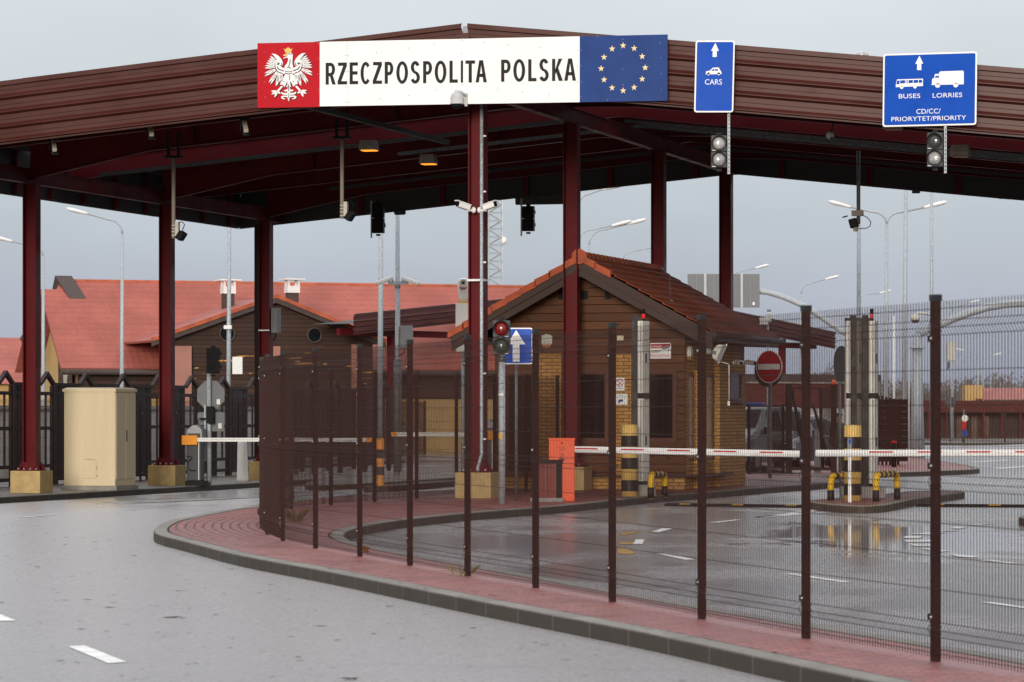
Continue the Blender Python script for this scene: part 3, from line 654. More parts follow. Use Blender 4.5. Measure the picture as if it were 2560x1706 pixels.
def block_letters(par, s, xs, z0, z1, y, m, slope=0., th=.062):
    """heavy narrow capitals drawn as strokes; xs gives each letter's left and right edge"""
    b_ = MB(); H = z1 - z0; tv = th * 1.06; thz = th * 1.06
    for ch, (x0, x1) in zip(s, xs):
        w_ = x1 - x0; P = lambda x, z: (x0 + x, z0 + z + slope * (x0 + x - xs[0][0]))
        q = lambda *p: b_.flat([P(*k) for k in p], y)
        rc = lambda xa, za, xb, zb__: q((xa, za), (xb, za), (xb, zb__), (xa, zb__))
        def ring(cx, cz, rx, rz, a0, a1, n=16, t=tv, t2=thz):
            for k in range(n):
                a, e = R(lerp(a0, a1, k / n)), R(lerp(a0, a1, (k + 1) / n))
                q(*[(cx + r_ * math.cos(v), cz + s_ * math.sin(v)) for r_, s_, v in ((rx, rz, a), (rx, rz, e), (rx - t, rz - t2, e), (rx - t, rz - t2, a))])
        if ch in 'EPRLK': rc(0, 0, tv, H)
        if ch == 'I': rc(0, 0, w_, H)
        if ch == 'E': rc(tv, 0, w_, thz); rc(tv, H - thz, w_ * .97, H); rc(tv, H * .5 - thz * .4, w_ * .93, H * .5 + thz * .6)
        if ch == 'L': rc(tv, 0, w_, thz)
        if ch == 'T': rc(0, H - thz, w_, H); rc(w_ / 2 - tv / 2, 0, w_ / 2 + tv / 2, H - thz)
        if ch == 'Z': rc(0, 0, w_, thz); rc(w_ * .04, H - thz, w_ * .98, H); q((0, thz), (tv * 1.15, thz), (w_ * .98, H - thz), (w_ * .98 - tv * 1.15, H - thz))
        if ch in 'PR':
            hz = H * .46; rz = (H - hz) / 2 + thz * .25; mid = H - rz; xs2 = w_ * .5
            rc(tv, H - thz, xs2, H); rc(tv, H - 2 * rz, xs2, H - 2 * rz + thz); ring(xs2, mid, w_ * .97 - xs2, rz, -90, 90)
            if ch == 'R': q((w_ * .42, H - 2 * rz + thz * .2), (w_ * .42 + tv, H - 2 * rz + thz * .2), (w_ * 1.04, 0), (w_ * 1.04 - tv * 1.12, 0))
        if ch == 'O': ring(w_ / 2, H / 2, w_ / 2, H * .515, 0, 360, 32)
        if ch == 'C': ring(w_ * .52, H / 2, w_ * .52, H * .515, 42, 318, 26)
        if ch == 'S':
            ring(w_ / 2, H * .735, w_ * .47, H * .28, 18, 250, 18); ring(w_ / 2, H * .265, w_ * .5, H * .28, -160, 72, 18)
            q((w_ * .30, H * .475), (w_ * .36, H * .60), (w_ * .68, H * .525), (w_ * .62, H * .40))
        if ch == 'A':
            q((0, 0), (tv * 1.05, 0), (w_ / 2 + tv * .2, H), (w_ / 2 - tv * .6, H)); q((w_, 0), (w_ - tv * 1.05, 0), (w_ / 2 - tv * .2, H), (w_ / 2 + tv * .6, H)); rc(w_ * .24, H * .24, w_ * .76, H * .24 + thz)
        if ch == 'K':
            q((tv, H * .30), (tv, H * .50), (w_ * .98 - tv * 1.2, H), (w_ * .98, H)); q((w_ * .30, H * .52), (w_ * .52, H * .68), (w_ * 1.03, 0), (w_ * 1.03 - tv * 1.25, 0))
    return b_.build('lettering', M[m], par)
e1 = ((665, 748), (767, 847), (869, 942), (962, 1047), (1066, 1146), (1168, 1244), (1267, 1367), (1388, 1468), (1495, 1574), (1594, 1694), (1720, 1791), (1816, 1836), (1856, 1938), (1942, 2038))
L1 = [(bx(620 + a / 3.409), bx(620 + c_ / 3.409)) for a, c_ in e1]
block_letters(whp, 'RZECZPOSPOLITA', L1, pz(212.5, 813), pz(157.8, 813), -.024, 'ink', (pz(206.5, 1219) - pz(212.5, 813)) / (bx(1219) - bx(813)))
e2 = ((12, 96), (116, 217), (243, 314), (336, 418), (446, 536), (550, 650))
L2_ = [(bx(1250 + a / 3.409), bx(1250 + c_ / 3.409)) for a, c_ in e2]
block_letters(whp, 'POLSKA', L2_, pz(205.2, 1254), pz(150, 1254), -.024, 'ink', (pz(202.3, 1441) - pz(205.2, 1254)) / (bx(1441) - bx(1254)))
b = MB()
for px, py in ((865, 140), (871, 140), (865, 180), (871, 180), (865, 218), (871, 218), (866, 256), (873, 256), (942, 132), (1022, 121), (1086, 111), (1156, 101), (1212, 107), (1272, 113), (1155, 135), (952, 247), (1023, 240), (1090, 226), (1158, 212), (1246, 225), (1350, 120), (1445, 127), (1445, 166), (1445, 206), (1307, 230), (1373, 237)):
    b.disc((bx(px), pz(py, px)), .011, -.0235, 8)
b.build('rivets', M['rust'], whp)
b = MB()
for px, py in ((1453.5, 126), (1453.5, 165), (1453.5, 205), (1453.5, 243), (1651, 108), (1653, 145), (1654, 185), (1654, 225), (1558, 99), (1558, 174), (1558, 213), (1519, 250), (1494, 92)): b.disc((bx(px), pz(py, px)), .011, -.0235, 8)
b.build('rivets', M['midgrey'], blup)
b = MB(); cx_, cz_ = bx(1558.5), pz(171, 1558)
for k in range(12):
    a = math.pi / 2 + k * math.pi / 6; x, z = cx_ + .425 * math.cos(a) * 1.03, cz_ + .435 * math.sin(a) + sh * .4 * math.cos(a)
    b.flat([(x + (.066 if q % 2 == 0 else .026) * math.cos(math.pi / 2 + q * math.pi / 5), z + (.066 if q % 2 == 0 else .026) * math.sin(math.pi / 2 + q * math.pi / 5)) for q in range(10)], -.0235)
b.build('star_ring', M['star'], blup)
# the eagle: white feathers over offset dark shadows, gold crown and beak
def EP(p): return (p[0] / 1290. * xr - 30 / 1290. * xr, (1475 - p[1]) / 1345. * BH + sh * (p[0] - 30) / 1290. * xr)
def mir(ps, c=1356): return [(c - x, y) for x, y in ps]
def leaf(a, t, wd):
    dx, dy = t[0] - a[0], t[1] - a[1]; l = math.hypot(dx, dy); nx, ny = -dy / l, dx / l
    return [(a[0] + nx * wd * .5, a[1] + ny * wd * .5), (a[0] + dx * .5 + nx * wd, a[1] + dy * .5 + ny * wd), (a[0] + dx * .82 + nx * wd * .65, a[1] + dy * .82 + ny * wd * .65), t,
            (a[0] + dx * .82 - nx * wd * .55, a[1] + dy * .82 - ny * wd * .55), (a[0] + dx * .5 - nx * wd, a[1] + dy * .5 - ny * wd), (a[0] - nx * wd * .5, a[1] - ny * wd * .5)]
TIPS = [(295, 405), (270, 455), (240, 500), (212, 550), (190, 605), (185, 657), (180, 765), (180, 825), (265, 965), (302, 1000), (418, 1045), (440, 1025), (497, 960), (532, 912)]
BASE = [(440, 520), (415, 535), (400, 560), (395, 585), (392, 610), (395, 640), (402, 680), (412, 705), (435, 730), (450, 745), (470, 755), (495, 765), (520, 775), (545, 780)]
WING = [(325, 355), (400, 362), (470, 405), (530, 475), (566, 555), (550, 605), (520, 625), (540, 650), (600, 668), (605, 790), (540, 775), (470, 745), (410, 690), (390, 610), (405, 540), (430, 505), (385, 445)]
wl = [leaf(a, t, 21) for a, t in zip(BASE, TIPS)] + [WING]
whites = wl + [mir(p) for p in wl]
BODY = [(625, 365), (660, 350), (745, 350), (765, 385), (762, 470), (755, 560), (775, 640), (765, 700), (755, 790), (800, 830), (832, 900), (872, 1000), (822, 1010), (782, 1055), (742, 980), (715, 930), (712, 1000), (735, 1060), (700, 1050), (682, 1090), (662, 1050), (625, 1065), (655, 1000), (650, 930), (600, 1060), (555, 1012), (500, 1005), (540, 920), (580, 840), (612, 790), (600, 720), (585, 680), (600, 620), (650, 560), (672, 490), (660, 445), (575, 460), (568, 448), (640, 425), (662, 405), (640, 372)]
TAIL = [leaf((683, 1000), (681, 1368), 32), [(660, 1105), (605, 1122), (585, 1118), (588, 1145), (620, 1155), (665, 1150)], [(655, 1185), (570, 1185), (545, 1160), (522, 1172), (540, 1205), (590, 1222), (660, 1225)], [(655, 1240), (560, 1240), (522, 1262), (530, 1295), (575, 1318), (625, 1308), (580, 1295), (560, 1272), (600, 1265), (660, 1275)]]
TAIL += [mir(p, 1364) for p in TAIL[1:]]
LEG = [[(525, 1035), (565, 1045), (475, 1150), (435, 1135)], leaf((455, 1150), (315, 1140), 22), leaf((455, 1150), (320, 1205), 22), leaf((450, 1155), (385, 1270), 22), leaf((440, 1150), (515, 1195), 20)]
whites += [BODY] + TAIL + LEG + [mir(p, 1374) for p in LEG]
sh_ = [[(x + 17, y + 14) for x, y in p] for p in whites]
decal(redp, 'eagle_shadow', [[EP(p) for p in q] for q in sh_], -.0225, 'ink')
decal(redp, 'eagle', [[EP(p) for p in q] for q in whites], -.0250, 'wsign')
CR = [[(572, 252), (610, 275), (640, 248), (670, 228), (700, 248), (730, 275), (764, 252), (738, 305), (726, 345), (612, 345), (604, 305)], [(563, 398), (598, 368), (640, 373), (658, 410), (610, 415), (567, 410)]]
decal(redp, 'eagle_crown', [[EP(p) for p in q] for q in CR], -.0275, 'gold')
LN = []
def line(pts, wd=5):
    wd *= 1.5
    for a, c_ in zip(pts, pts[1:]):
        dx, dy = c_[0] - a[0], c_[1] - a[1]; l = math.hypot(dx, dy) or 1; nx, ny = -dy / l * wd, dx / l * wd
        LN.append([(a[0] + nx, a[1] + ny), (c_[0] + nx, c_[1] + ny), (c_[0] - nx, c_[1] - ny), (a[0] - nx, a[1] - ny)])
for f_ in (lambda q: q, mir):
    line(f_([(440, 630), (475, 685), (580, 725)]), 7); line(f_([(545, 545), (535, 600), (500, 612)])); line(f_([(400, 560), (395, 620), (425, 700), (470, 745), (560, 775)]), 5)
    line(f_([(345, 380), (430, 490)])); line(f_([(430, 585), (495, 560)]), 7); line(f_([(455, 540), (480, 600)]), 6)
    for a, t in zip(BASE, TIPS): line(f_([(lerp(a[0], t[0], .2), lerp(a[1], t[1], .2)), (lerp(a[0], t[0], .62), lerp(a[1], t[1], .62))]), 3)
line([(715, 480), (705, 560), (680, 640)], 6); line([(600, 730), (680, 745), (750, 730)], 5); line([(600, 770), (680, 790), (750, 770)], 6); line([(705, 810), (700, 920)], 5); line([(640, 660), (690, 640), (730, 680)], 5)
line([(655, 372), (700, 368), (755, 380)], 5); line([(670, 1000), (683, 1150)], 5); line([(683, 1180), (683, 1300)], 4); line([(550, 930), (600, 960)], 4); line([(800, 930), (760, 960)], 4)
decal(redp, 'eagle_lines', [[EP(p) for p in q] for q in LN], -.0265, 'ink')
b = MB()
for p in ((172, 320), (172, 630), (175, 945), (190, 1260), (1285, 165), (1285, 470), (1288, 808), (1295, 1125), (1310, 1445)): b.disc(EP(p), .011, -.0225, 8)
b.build('rivets', M['wallpink'], redp)

def blue_sign(name, label, x0p, x1p, ytop, ybot, v, rz, tilt=0., z_shear=0.):
    u0, u1 = uAt(x0p, v), uAt(x1p, v); X0, Y0 = UV(u0, v); z0 = HC + (HY - ybot) * Y0 / F
    return u0, u1, X0, Y0, z0
# lane sign for cars: turned square to the road
d = 65.75; wS, hS = (1834 - 1736) * d / F, (281.5 - 102) * d / F
cs = thing('lane_sign', 'narrow upright blue sign with white arrow, car symbol and word CARS', 'sign', (wx(1735, d), d, wz(281.5, d)), 0)
k = .023
def tl(p): return (p[0] + p[1] * k, p[1])
b = MB(); b.prism([tl(p) for p in rrect(0, 0, wS, hS, .05)], -.015, .015); pn = b.build('white_border', M['wsign'], cs)
b = MB(); b.flat([tl(p) for p in rrect(.028, .028, wS - .028, hS - .028, .03)], -.019); b.build('blue_face', M['signblue'], cs)
def CP(p): return tl(((p[0] - 1659) / 3.409 * d / F, (822 - p[1]) / 3.409 * d / F))
decal(cs, 'arrow', [[CP(p) for p in ((1827, 230), (1858, 298), (1841, 298), (1841, 350), (1806, 350), (1806, 298), (1792, 298))]], -.022, 'wsign')
def circ(c, r, n=14): return [(c[0] + r * math.cos(2 * math.pi * q / n), c[1] + r * math.sin(2 * math.pi * q / n)) for q in range(n)]
decal(cs, 'car_symbol', [[CP(p) for p in q] for q in ([(1752, 474), (1787, 466), (1810, 442), (1860, 440), (1885, 482), (1885, 496), (1752, 499)], circ((1774, 494), 12), circ((1862, 493), 12))], -.022, 'wsign')
decal(cs, 'car_windows', [[CP(p) for p in q] for q in ([(1796, 468), (1813, 453), (1823, 453), (1823, 468)], [(1828, 453), (1852, 453), (1855, 468), (1828, 468)])], -.024, 'signblue')
a, c_ = CP((1746, 586)), CP((1890, 540)); text(cs, 'CARS', a[0], a[1], c_[0], c_[1], -.022, 'wsign', .0)
b = MB(); b.box((.12, .016, .1), (.17, .09, hS - .1)); b.box((.6, .016, .1), (.65, .09, hS - .1)); b.build('back_rail', M['galv'], cs)
def slotted_rail(par, x, z0, z1, y):
    b_ = MB(); b_.box((x, y, z0), (x + .045, y + .006, z1)); b_.box((x - .004, y + .007, z0), (x, y + .045, z1)); r = b_.build('slotted_rail', M['galv'], par)
    b_ = MB(); z = z0 + .04
    while z < z1 - .04: b_.box((x + .016, y - .003, z), (x + .030, y + .002, z + .035)); z += .075
    b_.build('slots', M['black'], r)
# sign for buses and lorries, flat on the fascia line
vv = -.95; u0, u1 = uAt(2206.5, vv), uAt(2441, vv); X0, Y0 = UV(u0, vv); z0 = HC + (HY - 318) * Y0 / F; wS2 = u1 - u0; hS2 = 182 * Y0 / F
bs = thing('lane_sign', 'wide blue sign for BUSES and LORRIES with CD/CC/ PRIORYTET/PRIORITY wording', 'sign', (X0, Y0, z0), -TH)
k2 = .022
def tl2(p): return (p[0] + p[1] * .012, p[1])
b = MB(); b.prism([tl2(p) for p in rrect(0, 0, wS2, hS2, .05)], -.015, .015); b.build('white_border', M['wsign'], bs)
b = MB(); b.flat([tl2(p) for p in rrect(.03, .03, wS2 - .03, hS2 - .03, .03)], -.019); b.build('blue_face', M['signblue'], bs)
def BP(p):
    x = (p[0] - 57) / 1745.
    return tl2((x * wS2, (1488 - 52 * x - p[1]) / 1370. * hS2))
decal(bs, 'arrow', [[BP(p) for p in ((733, 148), (806, 296), (770, 296), (770, 417), (692, 417), (692, 301), (656, 301))]], -.022, 'wsign')
decal(bs, 'bus_symbol', [[BP(p) for p in q] for q in ([(320, 594), (803, 577), (806, 715), (298, 740), (300, 690)], circ((409, 740), 33), circ((656, 730), 33))], -.022, 'wsign')
decal(bs, 'bus_windows', [[BP(p) for p in q] for q in ([(322, 616), (370, 612), (366, 683), (312, 688)], [(381, 612), (473, 607), (470, 665), (380, 671)], [(483, 606), (494, 606), (494, 668), (483, 668)], [(508, 606), (522, 605), (522, 667), (508, 668)], [(538, 606), (618, 603), (618, 660), (538, 664)], [(632, 602), (714, 599), (714, 657), (632, 661)], [(726, 599), (786, 597), (790, 654), (726, 658)])], -.024, 'signblue')
decal(bs, 'lorry_symbol', [[BP(p) for p in q] for q in ([(1028, 490), (1104, 487), (1106, 455), (1130, 441), (1540, 425), (1561, 445), (1561, 680), (975, 697), (958, 690), (972, 678), (974, 585), (1012, 560)], circ((1078, 700), 48), circ((1414, 692), 47))], -.022, 'wsign')
decal(bs, 'lorry_window', [[BP(p) for p in ((1040, 526), (1104, 522), (1104, 557), (1024, 562))]], -.024, 'signblue')
for s_, p, q in (('BUSES', (357, 952), (757, 848)), ('LORRIES', (990, 935), (1535, 828)), ('CD/CC/', (688, 1240), (1137, 1128)), ('PRIORYTET/PRIORITY', (224, 1385), (1612, 1268))):
    a, c_ = BP(p), BP((q[0], p[1] - 30 * (q[0] - p[0]) / 1745. - (p[1] - q[1]) + 15)); text(bs, s_, a[0], a[1], c_[0], c_[1], -.022, 'wsign')
b = MB(); b.box((.3, .016, .1), (.35, .12, hS2 - .1)); b.box((1.4, .016, .1), (1.45, .12, hS2 - .1)); b.build('back_rail', M['galv'], bs)

def signal(label, px0, px1, py0, py1, d, rz, lenses, group='lane signals', rail=None, back=False, pole=None):
    wd, h = (px1 - px0) * d / F, (py1 - py0) * d / F; zb_ = wz(py1, d)
    t = thing('traffic_light', label, 'traffic light', (wx((px0 + px1) / 2, d), d, zb_ if pole is None else pole[2]), rz, group)
    o = 0 if pole is None else zb_ - pole[2]; hb = (h - .02) / len(lenses)
    for i, ln in enumerate(lenses):
        zc = o + h - hb * (i + .5)
        b_ = MB(); b_.box((-wd / 2, 0, zc - hb / 2 + .004), (wd / 2, .16, zc + hb / 2 - .004)); hs = b_.build('housing', M['darkgrey'] if not back else M['black'], t, bevel=.012)
        r = min(wd, hb) * .42
        b_ = MB(); b_.loft([[(rr * math.cos(q), -yy, zc + rr * math.sin(q)) for q in [2 * math.pi * j / 28 for j in range(28)]] for rr, yy in ((r, .005), (r * .92, .03), (r * .7, .05), (r * .35, .062), (.005, .066))]); b_.build('lens', M[ln], t)
        b_ = MB(); n = 28; rg = []
        for yy in (.0, -.10):
            rg.append([(r * 1.08 * math.cos(q), yy, zc + r * 1.08 * math.sin(q)) for q in [2 * math.pi * j / n for j in range(n)]])
        for j in range(n):
            ang = 2 * math.pi * (j + .5) / n; dep = -.10 if math.sin(ang) > -.2 else -.02
            for rr in (1.08,):
                j2 = (j + 1) % n; p, q = rg[0][j], rg[0][j2]
                b_.add([p, q, (q[0], dep, q[2]), (p[0], dep, p[2]), (p[0] * 1.06, p[1], zc + (p[2] - zc) * 1.06), (q[0] * 1.06, q[1], zc + (q[2] - zc) * 1.06), (q[0] * 1.06, dep, zc + (q[2] - zc) * 1.06), (p[0] * 1.06, dep, zc + (p[2] - zc) * 1.06)], [(0, 1, 2, 3), (7, 6, 5, 4), (3, 2, 6, 7)])
        b_.build('visor', M['black'], t)
        if not back:
            b_ = MB(); b_.cbox((-wd * .33 if pole is None else wd * .3, -.004, zc - hb * .44), (.07, .006, .012)); b_.build('maker_label', M['white'], t)
    b_ = MB(); b_.box((-.05, .04, o + h), (.05, .12, o + h + .05)); b_.box((-.05, .04, o - .05), (.05, .12, o)); b_.build('bracket', M['black'], t)
    if rail: slotted_rail(t, wd / 2 + .02, -.1, rail, .05)
    if pole:
        pr, pm = pole[0], pole[1]
        b_ = MB(); b_.cyl((pole[3], .1, 0), (pole[3], .1, o + .02), pr, n=18); pl = b_.build('pole', M['galv'], t)
        b_ = MB(); b_.cyl((pole[3], .1, o - .11), (pole[3], .1, o - .02), pr * 1.12, n=18); b_.build('collar', M['galvdark'], pl)
        if pole[4]:
            b_ = MB(); b_.cbox((pole[3] - .02, .1 - pr, 1.25), (.07, .012, .10)); b_.build('sticker', M['yellow'], pl)
            b_ = MB(); b_.cbox((pole[3] - .01, .1 - pr, 2.02), (.09, .012, .05)); b_.build('sticker', M['white'], pl)
    return t
signal('two clear lamps hanging under the CARS sign, beside a slotted rail', 1778, 1817, 338, 422, 65.8, 0, ['lens', 'lens'], rail=1.18)
signal('two lamps hanging under the BUSES and LORRIES sign, upper lamp dim', 2317, 2357, 331, 420, 64.3, -TH, ['lensdim', 'lens'], rail=.78)
signal('black signal seen from behind, hanging left of the post with two white cameras', 933, 963, 508, 586, 93, math.pi - TH, ['lensdim', 'lensdim'], rail=.9, back=True)
signal('black signal seen from behind, hanging under the dark plate behind the canopy', 1308, 1338, 516, 581, 92, math.pi - TH, ['lensdim', 'lensdim'], rail=.9, back=True)
signal('signal with dark red and green lenses on a thick galvanised post by the fence', 1232, 1275, 801, 890, 63.6, R(-4), ['lensred', 'lensgreen'], pole=(.062, 'galv', .14, .005, True))
signal('black signal seen from behind on a post with an octagonal sign', 521, 552, 870, 937, 86.9, math.pi - R(20), ['lensdim', 'lensdim'], back=True, pole=None)
# ------------------------------------------------------------------ mesh fence round the lane
FP = [(3.57, 21.05), (2.89, 23.47), (2.21, 25.85), (1.56, 28.28), (.9, 30.85), (.23, 33.3), (-.46, 35.7), (-1.13, 38.1), (-1.79, 40.5), (-2.45, 42.9), (-3.02, 45.35), (-3.40, 47.8),
      (-3.66, 50.3), (-3.84, 52.8), (-3.95, 55.3), (-3.98, 57.8), (-3.86, 60.2), (-3.30, 62.7), (-2.60, 65.1), (-1.87, 67.5), (-1.13, 69.85), (-.36, 71.9), (.30, 73.6), (.99, 75.2)]
FOLDS = (.22, 1.22, 2.27)
def panel_mesh(name, wlen, h=2.42, fold=.030, step=.05, wire=.0023, m='fence', folds=FOLDS, hs=.26):
    zs = [(.03, 0)]
    for f_ in folds: zs += [(f_ - .05, 0), (f_, -fold), (f_ + .05, 0)]
    zs.append((h + .03, 0)); b_ = MB(); n = int(wlen / step); x0 = (wlen - n * step) / 2
    for i in range(n + 1):
        x = x0 + i * step; rings = [[(x - wire, y - wire, z), (x + wire, y - wire, z), (x + wire, y + wire, z), (x - wire, y + wire, z)] for z, y in zs]
        b_.loft(rings, False, False)
    hz = [(f_ + q, y) for f_ in folds for q, y in ((-.05, 0), (0, -fold), (.05, 0))] + [(h - .02, 0), (.06, 0)]
    prev = .06
    for f_ in list(folds) + [h]:
        k_ = int((f_ - .05 - prev) / hs)
        for q in range(1, k_ + 1): hz.append((lerp(prev, f_ - .05, q / (k_ + 1)), 0))
        prev = f_ + .05
    for z, y in hz: b_.box((.01, y - .002 - wire, z - .0025), (wlen - .01, y + .002 - wire, z + .0025))
    return b_.mesh(name, M[m])
PM = panel_mesh('mesh_panel', 2.48)
def fence(pts, name, label, group=None, ph=2.5, pz=.14, pw=(.07, .05), pm=PM, plen=2.48, m='fence', bolts=(.30, 1.33, 2.2), last=None):
    f_ = thing(name, label, 'fence', (pts[0][0], pts[0][1], zg(*pts[0]) + pz), 0, group)
    ox, oy, oz = f_.location
    pmn = MB(); pmn.box((-pw[0] / 2, -pw[1] / 2, -.05), (pw[0] / 2, pw[1] / 2, ph - .04)); post_me = pmn.mesh('post', M[m]); fix_normals(post_me)
    cp = MB(); cp.box((-pw[0] / 2 - .006, -pw[1] / 2 - .006, ph - .045), (pw[0] / 2 + .006, pw[1] / 2 + .006, ph)); cap_me = cp.mesh('post_cap', M['cap']); fix_normals(cap_me)
    bo = MB()
    for z in bolts:
        bo.cbox((0, -pw[1] / 2 - .004, z), (pw[0] + .03, .012, .045)); 
    cl_me = bo.mesh('clamps', M[m]); fix_normals(cl_me)
    bo = MB()
    for z in bolts: bo.lathe([(.010, 0), (.010, .010), (.006, .015), (0.001, .016)], 10, Matrix.Translation((.022, -pw[1] / 2 - .01, z)) @ Matrix.Rotation(R(90), 4, 'X'))
    bolt_me = bo.mesh('bolt_heads', M['bolt']); fix_normals(bolt_me)
    for i, p in enumerate(pts):
        a = pts[max(0, i - 1)]; c_ = pts[min(len(pts) - 1, i + 1)]
        ang = math.atan2(c_[1] - a[1], c_[0] - a[0]); 
        if math.cos(ang) < 0 or (abs(math.cos(ang)) < .3): ang += math.pi if math.cos(ang) < 0 else 0
        z = zg(*p) + pz - oz
        po = bpy.data.objects.new('post', post_me); COL.objects.link(po); po.parent = f_; po.location = (p[0] - ox, p[1] - oy, z); po.rotation_euler.z = ang
        for nm, me in (('post_cap', cap_me), ('clamps', cl_me), ('bolt_heads', bolt_me)):
            if not me: continue
            q = bpy.data.objects.new(nm, me); COL.objects.link(q); q.parent = po
        if i < len(pts) - 1:
            q = pts[i + 1]; ln = math.hypot(q[0] - p[0], q[1] - p[1]); aa = math.atan2(q[1] - p[1], q[0] - p[0])
            flip = math.cos(aa) < 0
            pa = bpy.data.objects.new('mesh_panel', pm); COL.objects.link(pa); pa.parent = f_
            s_ = q if flip else p; pa.rotation_euler.z = aa + (math.pi if flip else 0)
            offx, offy = .032 * math.sin(pa.rotation_euler.z), -.032 * math.cos(pa.rotation_euler.z)
            pa.location = (s_[0] - ox + offx, s_[1] - oy + offy, z); pa.scale = (ln / plen, 1, 1)
    return f_
fence(FP, 'mesh_fence', 'tall brown welded mesh fence curving round the paved island in front')

# ------------------------------------------------------------------ small roadside things
def bollard(label, px, py, d0, z0, cap=True):
    X = wx(px, d0)
    t = thing('bollard', label, 'bollard', (X, d0, z0), 0, 'striped steel bollards'); r, h = .168, 1.44
    b_ = MB(); b_.lathe([(r, -.05), (r, h - .02), (r - .015, h), (.001, h + .012)], 32); b_.build('tube', M['ylwpale'], t)
    for k_ in range(3):
        z = .10 + k_ * .448
        b_ = MB(); n = 32; b_.loft([[((r + .003) * math.cos(2 * math.pi * q / n), (r + .003) * math.sin(2 * math.pi * q / n), zz) for q in range(n)] for zz in (z, z + .224)], True, False); b_.build('black_band', M['hazblk'], t)
    return t
bollard('yellow and black banded bollard standing before the brick pier of the wooden booth', 1574, 1241, 69.4, .14)
bollard('yellow and black banded bollard on the small kerbed island, a thin white post before it', 2131.5, 1252, 66.0, .14)
def hoop(label, xa, xb_, d, da, z0, h):
    xs, xe = wx(xa, d), wx(xb_, d + da)
    t = thing('hoop_barrier', label, 'hoop barrier', (xs, d, z0), math.atan2(da, xe - xs), 'bent tube guards'); wl_ = math.hypot(xe - xs, da); r = .062; rc = .16
    b_ = MB()
    arc = [(0, 0, -.05), (0, 0, h - rc)] + [(rc - rc * math.cos(q), 0, h - rc + rc * math.sin(q)) for q in [R(15 * j) for j in range(1, 7)]]
    arc += [(wl_ - x, 0, z) for x, _, z in arc[::-1]]
    b_.tube(arc, r, 14); b_.build('tube', M['yellow'], t)
    b_ = MB()
    for x in (0, wl_): b_.lathe([(r + .003, -.04), (r + .003, h * .42), (r - .01, h * .42 + .001)], 16, Matrix.Translation((x, 0, 0)))
    b_.build('black_sleeve', M['hazblk'], t)
    b_ = MB(); n = max(2, int((wl_ - 2 * rc) / .16)); 
    for i in range(0, n, 2):
        a = lerp(rc, wl_ - rc, (i + .1) / n); c_ = lerp(rc, wl_ - rc, (i + 1.0) / n); b_.cyl((a, 0, h), (c_, 0, h), r + .003, n=14)
    b_.build('black_band', M['hazblk'], t)
hoop('yellow and black hoop guard on the booth kerb beside a banded bollard', 1627, 1662, 69.0, 1.2, .14, .44)
hoop('yellow and black hoop guard left of the bollard on the small island', 2077, 2140, 66.2, 1.2, .14, .46)
hoop('long yellow and black hoop guard at the right end of the small island', 2190, 2243, 65.4, 1.6, .14, .50)
# barrier with the orange cabinet
d = 65.5
t = thing('barrier_gate', 'orange barrier cabinet with long lowered white arm marked in red', 'barrier', (wx(1404, d), d, .14), 0, 'lifting barriers')
wB = 64 * d / F; hB = 156 * d / F
b = MB(); b.box((-wB / 2, -.16, 0), (wB / 2, .2, hB)); cab = b.build('cabinet', M['orange'], t, bevel=.012)
b = MB(); b.box((-wB / 2 - .006, -.166, hB - .03), (wB / 2 + .012, .21, hB + .012)); b.build('lid', M['orange'], cab, bevel=.006)
b = MB(); b.lathe([(.016, 0), (.016, .01), (.001, .012)], 10, Matrix.Translation((-.0, -.16, hB - .08)) @ Matrix.Rotation(R(90), 4, 'X')); b.build('lock', M['black'], cab)
b = MB()
for q in range(4): b.box((-.05, -.163, hB - .16 - q * .022), (.06, -.160, hB - .155 - q * .022))
b.build('louvre', M['binred'], cab)
b = MB()
b.tube([(-.03, -.162, hB - .30), (0, -.162, hB - .28), (.03, -.162, hB - .30), (.02, -.162, hB - .33), (-.03, -.162, hB - .36)], .007, 6); b.cbox((.0, -.161, hB - .395), (.10, .004, .05)); b.build('emblem', M['binred'], cab)
def arm(par, x0, z0, L_, ang, yy, first=.08, per=.877, dl=.43, tail=False):
    rt = bpy.data.objects.new('arm', None); COL.objects.link(rt); rt.parent = par; rt.location = (x0, yy, z0); rt.rotation_euler = (0, ang, -TH * .55)
    b_ = MB(); b_.box((0, -.03, .0), (L_, .03, .062)); b_.box((0, -.022, -.012), (L_, .022, 0)); b_.tube([(0, 0, -.036), (L_, 0, -.036)], .028, 12); b_.build('beam', M['white'], rt)
    b_ = MB(); x = first
    while x < L_ - .2:
        b_.box((x, -.0325, .008), (min(x + dl, L_ - .05), -.0302, .034)); x += per
    b_.build('red_marking', M['signred'], rt); return rt
arm(t, wB / 2 + .0, wz(1124, d) - .14, 4.28, R(1.05), -.10, first=.02, per=.877)
E_ = bpy.data.objects.new('arm_mount', None)
bpy.data.objects.remove(E_)
d = 63.2
t = thing('barrier_gate', 'second lowered white barrier arm with red marks reaching in over the small island', 'barrier', (wx(2040, d) + 7.6, d - 1.15, .0), 0, 'lifting barriers')
b = MB(); b.box((-.1, -.16, 0), (.4, .2, 1.3)); b.build('cabinet', M['orange'], t, bevel=.012)
rt = arm(t, -7.6, wz(1133.5, d), 7.55, R(-.18), 1.15, first=.97, per=.885, dl=.44); rt.rotation_euler.z = -.15
b = MB(); b.cbox((0, 0, .0), (.012, .055, .10)); b.build('end_cap', M['offwhite'], rt)
d = 64.9
t = thing('arm_rest', 'thin white fork post catching the barrier arm before the island bollard', 'post', (wx(2124, d), d, .14))
b = MB(); b.box((-.028, -.02, -.02), (.028, .02, 1.02)); b.build('post', M['white'], t)
b = MB(); b.box((-.04, -.03, 1.0), (.04, .02, 1.22)); b.build('latch_box', M['midgrey'], t)
